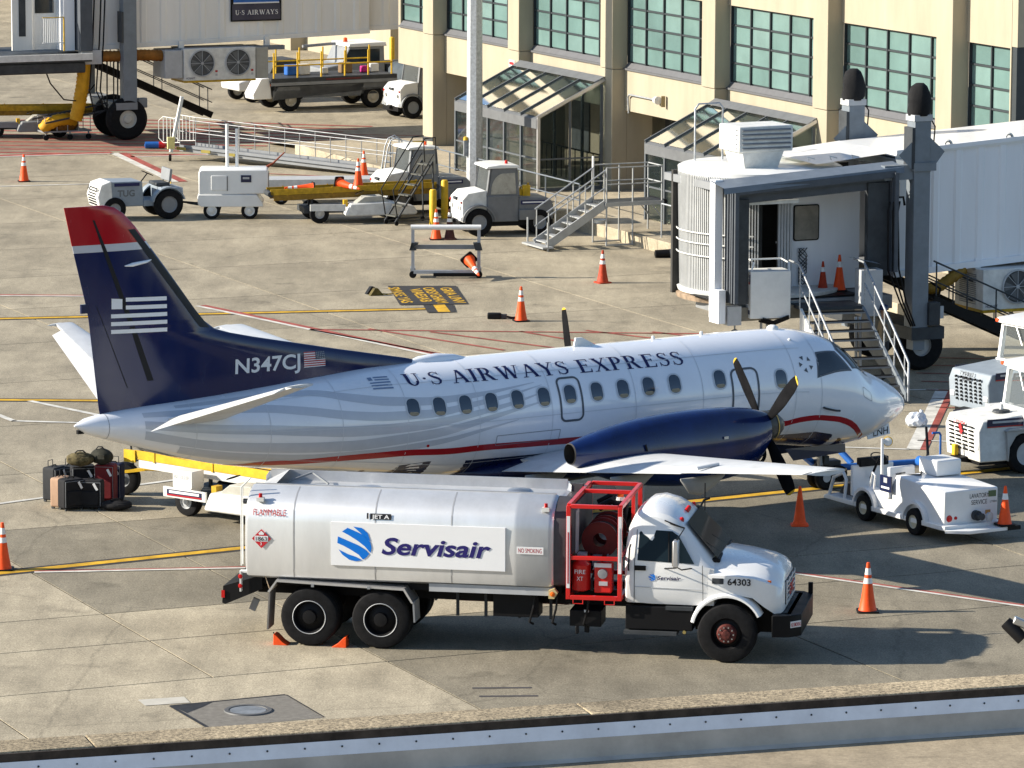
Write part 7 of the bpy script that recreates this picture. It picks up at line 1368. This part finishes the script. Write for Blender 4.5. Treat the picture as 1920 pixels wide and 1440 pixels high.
MB().box((2.35, .1, .72), (.08, 1.0, .62)).build('dashboard', lw, lv, .02); MB().box((2.33, .1, 1.08), (.14, .7, .18)).build('instrument_panel', black, lv, .02); MB().prism([(2.35, .3), (2.38, .62), (2.9, .55), (3.1, .3)], 'y', -.4, .4).build('nose', mat('dark_nose', (.03, .03, .032), .6), lv)
MB().tube([(2.55, .62, .3), (2.5, .62, .72), (2.6, .62, .84), (2.95, .62, .7), (3.1, .62, .34)], .035, 8).build('front_loop', lw, lv, smooth=50); MB().tube([(1.55, .6, .66), (1.5, .6, .95), (1.6, .6, 1.0), (1.7, .6, .66)], .02, 8).build('grab_loop', lw, lv, smooth=50)
ip = MB().box((.98, .70, .88), (.38, .03, .32)).build('airline_panel', navy, lv); MB().box((.98, .717, .95), (.12, .006, .1)).build('panel_emblem', lgrey, ip); MB().box((.98, .717, .8), (.28, .006, .04)).build('panel_lettering', inkwhite, ip); MB().bb((.9, .3, .6), (1.06, .69, .74)).build('panel_bracket', lw, lv)
text_on('cart_lettering', 'LAVATORY', (-.925, .02, .82), (0, -1, 0), (0, 0, 1), .095, ink, lv, width=.46); text_on('cart_lettering', 'SERVICE', (-.925, -.02, .69), (0, -1, 0), (0, 0, 1), .095, ink, lv, width=.38); text_on('cart_number', 'LT004', (-.925, -.47, .70), (0, -1, 0), (0, 0, 1), .045, ink, lv, width=.16)
MB().box((-.925, -.52, .88), (.01, .18, .12)).build('decal', mat('green_decal', (.12, .17, .08), .6), lv); MB().box((-.925, -.42, .52), (.01, .12, .08)).build('decal', mat('orange_decal', (.5, .25, .08), .6), lv)
for y, r in ((.5, .07), (.35, .035)): MB().lathe([(0, .025), (r*.9, .015), (r, 0)], (-.92, y, .46), (-1, 0, 0), 18).build('tail_lamp', redlamp, lv)
MB().lathe([(.1, 0), (.1, .1), (.06, .1), (.06, .22), (.07, .24), (0, .25)], (-.92, -.12, .48), (-1, 0, 0), 20).build('drain_valve', dgrey, lv, smooth=30); MB().lathe([(.09, .2), (.1, .26), (.0, .28)], (-.92, -.22, .46), (-1, -.4, 0), 20).build('drain_cap', lgrey, lv, smooth=30)
MB().prism([(-1.05, -.75), (-1.35, -.65), (-1.35, .3), (-1.05, .7)], 'z', .2, .27).build('rear_step', lw, lv, .01); MB().box((-1.22, -.75, .24), (.3, .3, .08)).build('rear_pad', black, lv)
MB().tube([(.9, .3, 1.08), (1.1, .4, 1.03), (.8, .45, 1.06), (.5, .2, 1.09), (.9, -.1, 1.1)], .018, 6).build('wash_hose', dgrey, lv, smooth=60); MB().tube([(1.0, -.3, 1.35), (1.4, -.6, 1.3), (1.9, -.9, 1.75)], .03, 6).build('fill_hose', black, lv, smooth=60)
cc = lv.matrix_basis @ Vector((-1.22, -.62, .285)); make_cone(cc, 'orange cone standing on the rear step of the lavatory cart', .78, 'single', rz=.4)
# ================================================================ tugs at the right edge and tow bar
def nose_tug(loc, rz, label, sidem, nosem, slots, number, name=True):
    o = empty('aircraft_tug', loc, rz, label, 'tow tractor', 'tugs at the right edge')
    MB().prism([(1.65, .3), (1.7, .95), (1.6, 1.18), (.35, 1.28), (.35, .3)], 'y', -.72, .72).build('engine_housing', nosem, o, .03)
    for j in range(7):
        for i in range(4 if slots else 6):
            y = -.42 + i*(.28 if slots else .17); z = .52 + j*.085
            (MB().box((1.672 + (z - .3)*.075, y, z), (.04, .16, .03)) if slots else MB().cyl((1.64 + (z - .3)*.075, y, z), (1.69 + (z - .3)*.075, y, z), .028, n=10)).build('vent_slot', black, o)
    MB().prism([(.35, .3), (.35, 1.25), (-1.6, 1.2), (-1.6, .3)], 'y', -.74, .74).build('body', sidem, o, .03)
    for s in (-1, 1):
        wheel(o, (.55, s*.66, .44), .44, .28, lgrey, .58, .05); wheel(o, (-1.2, s*.66, .44), .44, .28, lgrey, .58, .05)
        MB().prism([(1.1, .95), (1.0, 1.0), (.0, 1.02), (-.1, .95)], 'y', s*.72, s*.84).build('mudguard', sidem, o, .01); MB().prism([(1.0, .3), (1.05, .94), (.95, .94), (.02, .94), (.0, .85), (.3, .9), (.8, .88), (.98, .6)], 'y', s*.725, s*.8).build('arch_panel', sidem, o)
        MB().box((1.66, s*.6, .62), (.06, .16, .12)).build('headlamp', mat('headlamp_lens', (.6, .6, .58), .15, var=0), o, .01)
        MB().box((.95, s*.732, 1.13), (1.1, .01, .17)).build('name_strip', navy, o); MB().box((.95, s*.738, 1.05), (1.1, .006, .025)).build('red_trim', acr, o); MB().box((.95, s*.741, 1.15), (.85, .004, .045)).build('name_lettering', lgrey, o)
        for x in (.28, -1.3): MB().beam((x, s*.66, 1.2), (x*.85 - .05, s*.6, 2.15), .09).build('cab_post', white, o)
        MB().add([(.2, s*.665, 1.3), (-1.25, s*.665, 1.3), (-1.1, s*.61, 2.1), (.1, s*.61, 2.1)], [(0, 1, 2, 3)]).build('side_glass', cabglass, o)
    MB().prism([(.34, 2.12), (.3, 2.24), (-.5, 2.3), (-1.3, 2.22), (-1.35, 2.12)], 'y', -.74, .74).build('cab_roof', white, o, .03)
    for s in (-1, 1): MB().box((.28, s*.7, 2.17), (.14, .1, .08)).build('roof_corner_lamp', orange, o, .02)
    MB().add([(.33, -.62, 1.32), (.33, .62, 1.32), (.2, .58, 2.1), (.2, -.58, 2.1)], [(0, 1, 2, 3)]).build('windscreen', cabglass, o)
    for a, b in (((.345, -.66, 1.27), (.345, .66, 1.27)), ((.22, -.62, 2.12), (.22, .62, 2.12))): MB().beam(a, b, .08, .1).build('screen_frame', white, o)
    MB().tube([(.26, -.1, 2.1), (.32, .2, 1.7)], .012, 6).build('wiper', steel, o); MB().lathe([(.0, .12), (.05, .1), (.06, 0)], (-.2, -.25, 2.27), (0, 0, 1), 14).build('beacon', amber, o, smooth=40)
    MB().box((-.5, 0, 1.5), (.5, 1.0, .6)).build('seat', dgrey, o, .06); MB().lathe([(.17, -.012), (.185, 0), (.17, .012)], (.05, .3, 1.6), (-.6, 0, 1), 20).build('steering_wheel', black, o)
    text_on('fleet_number', number, (1.712, -.36, 1.02) if slots else (1.70, -.34, 1.08), (0, 1, 0), (-.2 if slots else -.4, 0, 1), .09, inkred if slots else ink, o, width=.5, bold=.01)
    if not slots: text_on('maker_lettering', 'TUG', (1.715, -.24, .96), (0, 1, 0), (-.1, 0, 1), .1, ink, o, width=.36, bold=.01)
    else:
        MB().box((1.72, -.0, .93), (.02, .12, .22), rx=.5).build('red_rag', inkred, o); MB().box((1.74, -.2, .42), (.1, .14, .3)).build('tow_coupling', yellow, o, .02); MB().tube([(.8, .1, 1.24), (.8, .1, 1.42)], .045, 10).build('exhaust_stack', white_d, o); MB().lathe([(.2, 0), (.18, .04), (.06, .06)], (.8, .1, 1.25), (0, 0, 1), 16).build('filler_cap', dgrey, o); MB().box((.35, .86 if False else -.8, 1.12), (.55, .2, .3)).build('tool_box', white_d, o, .01); MB().box((.35, .8, 1.12), (.55, .2, .3)).build('tool_box', white_d, o, .01)
    MB().bb((-1.6, -.6, .22), (1.6, .6, .32)).build('underframe', black, o); MB().prism([(1.6, .22), (1.85, .26), (1.85, .34), (1.6, .36)], 'y', -.2, .2).build('tow_hitch', black, o)
    return o
nose_tug((11.12, 97.75, 0), R(180 + 24), 'white aircraft tug with slotted nose and red number at the right edge', mat('tug_lightgrey', (.4, .4, .39), .5, var=.12), white_d, True, 'TV0254')
nose_tug((11.75, 104.35, 0), R(180 + 33), 'grey aircraft tug with round vent holes behind the slotted one', tblue, tblue, False, 'TV0313')
tbr = empty('tow_bar', (9.35, 97.1, 0), math.atan2(95.95 - 97.1, 6.35 - 9.35), 'blue aircraft tow bar lying from the slotted tug to under the wing', 'tow bar')
MB().cyl((0.1, 0, .24), (3.2, 0, .24), .075, n=14).build('bar_tube', blue, tbr, smooth=40); MB().cyl((-.25, 0, .26), (.1, 0, .24), .06).build('tow_eye', dgrey, tbr)
for s in (-.14, .14): MB().lathe([(0, -.04), (.11, -.04), (.11, .04), (0, .04)], (.35, s, .11), (0, 1, 0), 16).build('caster', rubber, tbr); MB().lathe([(0, -.06), (.17, -.06), (.17, .06), (0, .06)], (2.75, s*2, .17), (0, 1, 0), 16).build('bar_wheel', rubber, tbr)
MB().cyl((.35, 0, .1), (.35, 0, .24), .03).build('caster_fork', mgrey, tbr); MB().tube([(.25, 0, .24), (.25, 0, .8), (.28, 0, .85), (.45, 0, .85)], .025, 8).build('crank_handle', blue, tbr); MB().box((2.9, 0, .3), (.5, .35, .25)).build('wheel_bracket', dgrey, tbr, .02); MB().beam((3.1, -.2, .3), (3.9, .1, .9), .16, .1).build('head_arm', blue, tbr); MB().cyl((2.6, .3, .25), (3.4, .9, .15), .03).build('side_lever', mat('tan_lever', (.35, .25, .15), .6), tbr)
bs = empty('blue_strop', (7.25, 97.9, 0), 0, 'blue strop and red flag hanging by the nose gear', 'strop'); MB().tube([(-.55, -.3, 1.25), (-.45, -.35, .8), (-.25, -.5, .4), (.0, -.7, .15)], .07, 8).build('strop_band', blue, bs, smooth=60); MB().box((-.75, -.1, .95), (.2, .03, .55)).build('red_flag', mat('dark_red_cloth', (.2, .02, .03), .8), bs)
pb = empty('plastic_bag', (9.12, 102.9, 0), 0, 'crumpled pale plastic bag on the ground by the wide white line', 'bag')
bm = bmesh.new(); bmesh.ops.create_icosphere(bm, subdivisions=3, radius=.2)
for v in bm.verts:
    n_ = v.co.normalized(); k = 1 + .16*math.sin(9*n_.x + 4*n_.z)*math.sin(7*n_.y + 2) + .08*math.sin(23*n_.x*n_.y + 11*n_.z); v.co = Vector((n_.x*.24*k, n_.y*.22*k, max(.0, .15 + n_.z*.19*k)))
me = bpy.data.meshes.new('bag_skin'); bm.to_mesh(me); bm.free(); me.materials.append(mat('pale_film', (.62, .66, .72), .25, var=.1)); o = bpy.data.objects.new('bag_skin', me); COL.objects.link(o); o.parent = pb; MB().lathe([(.02, 0), (.05, .08), (.03, .1)], (.08, 0, .29), (.4, 0, 1), 8).build('knot', MATS['pale_film'], pb)
# ================================================================ the worker by the bridge column
pn = empty('person', (8.92, 109.75, 0), R(200), 'worker in khaki shirt, dark trousers and cap standing beside the bridge column behind the stairs', 'person')
def body(name, joints, edges, m, sub=2):
    me = bpy.data.meshes.new(name); me.from_pydata([j[0] for j in joints], edges, []); o = bpy.data.objects.new(name, me); COL.objects.link(o); o.parent = pn
    sk = o.modifiers.new('skin', 'SKIN'); sk.use_smooth_shade = True
    for i, j in enumerate(joints): me.skin_vertices[0].data[i].radius = j[1]; me.skin_vertices[0].data[i].use_root = (i == 0)
    o.modifiers.new('sub', 'SUBSURF').levels = sub; o.modifiers['sub'].render_levels = sub; me.materials.append(m); return o
skin = mat('skin_tone', (.35, .2, .13), .6, var=.05)
J = [((0, 0, .95), (.15, .11)), ((0, 0, 1.12), (.14, .10)), ((.01, 0, 1.32), (.17, .115)), ((.01, 0, 1.44), (.10, .08)), ((.015, 0, 1.52), (.055, .055)), ((.03, 0, 1.60), (.075, .085)), ((.03, 0, 1.70), (.08, .095)), ((.02, 0, 1.76), (.05, .06)),
     ((.0, .2, 1.40), (.06, .06)), ((-.02, .26, 1.14), (.045, .045)), ((.10, .24, .95), (.035, .035)), ((.0, -.2, 1.40), (.06, .06)), ((.03, -.27, 1.14), (.045, .045)), ((.22, -.22, 1.05), (.035, .035)),
     ((0, .10, .88), (.09, .1)), ((.03, .11, .5), (.065, .07)), ((-.01, .11, .1), (.045, .05)), ((.12, .12, .04), (.045, .035)), ((0, -.10, .88), (.09, .1)), ((.0, -.12, .5), (.065, .07)), ((-.04, -.12, .1), (.045, .05)), ((.09, -.13, .04), (.045, .035)),
     ((.15, .23, .87), (.03, .02)), ((.30, -.2, 1.03), (.03, .02))]
Ed = [(0,1),(1,2),(2,3),(3,4),(4,5),(5,6),(6,7),(2,8),(8,9),(9,10),(10,22),(2,11),(11,12),(12,13),(13,23),(0,14),(14,15),(15,16),(16,17),(0,18),(18,19),(19,20),(20,21)]
pm = bpy.data.materials.new('person_colours'); pm.use_nodes = True; nt = pm.node_tree; p = nt.nodes['Principled BSDF']; tc = nt.nodes.new('ShaderNodeTexCoord'); sx = nt.nodes.new('ShaderNodeSeparateXYZ'); cr = nt.nodes.new('ShaderNodeValToRGB'); mr = nt.nodes.new('ShaderNodeMapRange'); mr.inputs['From Max'].default_value = 1.8
nt.links.new(tc.outputs['Object'], sx.inputs[0]); nt.links.new(sx.outputs['Z'], mr.inputs['Value']); nt.links.new(mr.outputs[0], cr.inputs[0]); nt.links.new(cr.outputs[0], p.inputs['Base Color']); cr.color_ramp.interpolation = 'CONSTANT'
e0 = cr.color_ramp.elements; e0[0].color = (.012, .012, .013, 1); e0[1].position = .06; e0[1].color = (.02, .021, .025, 1); q = e0.new(.535); q.color = (.20, .17, .12, 1); q = e0.new(.82); q.color = (.33, .19, .12, 1); p.inputs['Roughness'].default_value = .8
body('body', J, Ed, pm)
MB().lathe([(.115, 0), (.118, .05), (.09, .12), (0, .14)], (.02, 0, 1.70), (0, 0, 1), 20).build('cap', navy, pn, smooth=60); MB().prism([(.1, -.08), (.22, -.06), (.22, .06), (.1, .08)], 'z', 1.70, 1.715).build('cap_peak', navy, pn)
for s in (-.035, .035): MB().lathe([(0, .0), (.012, -.004), (.014, -.012)], (.128, s, 1.665), (1, 0, 0), 8).build('eye', black, pn)
MB().loft([[(.12, -.012, 1.655), (.12, .012, 1.655), (.12, .012, 1.65), (.12, -.012, 1.65)], [(.148, -.014, 1.62), (.148, .014, 1.62), (.13, .014, 1.612), (.13, -.014, 1.612)]]).build('nose', skin, pn); MB().box((.125, 0, 1.585), (.01, .045, .008)).build('mouth', mat('lip', (.25, .1, .08), .6, var=0), pn)
for s in (-1, 1):
    MB().lathe([(0, -.01), (.025, -.008), (.03, .008), (0, .012)], (.03, s*.085, 1.64), (0, 1, 0), 10).build('ear', skin, pn)
    hx, hy, hz2 = ((.15, .23, .87) if s > 0 else (.30, -.2, 1.03))
    for k in range(4): MB().tube([(hx, hy - .03 + k*.02, hz2), (hx + .04, hy - .032 + k*.021, hz2 - .03), (hx + .06 - .004*abs(k-1), hy - .032 + k*.021, hz2 - .065 + .006*abs(k - 1))], [.009, .0085, .007], 6).build('finger', skin, pn, smooth=60)
    MB().tube([(hx - .02, hy - s*.03, hz2 + .02), (hx + .01, hy - s*.055, hz2 - .005), (hx + .035, hy - s*.05, hz2 - .03)], [.011, .01, .008], 6).build('thumb', skin, pn, smooth=60)
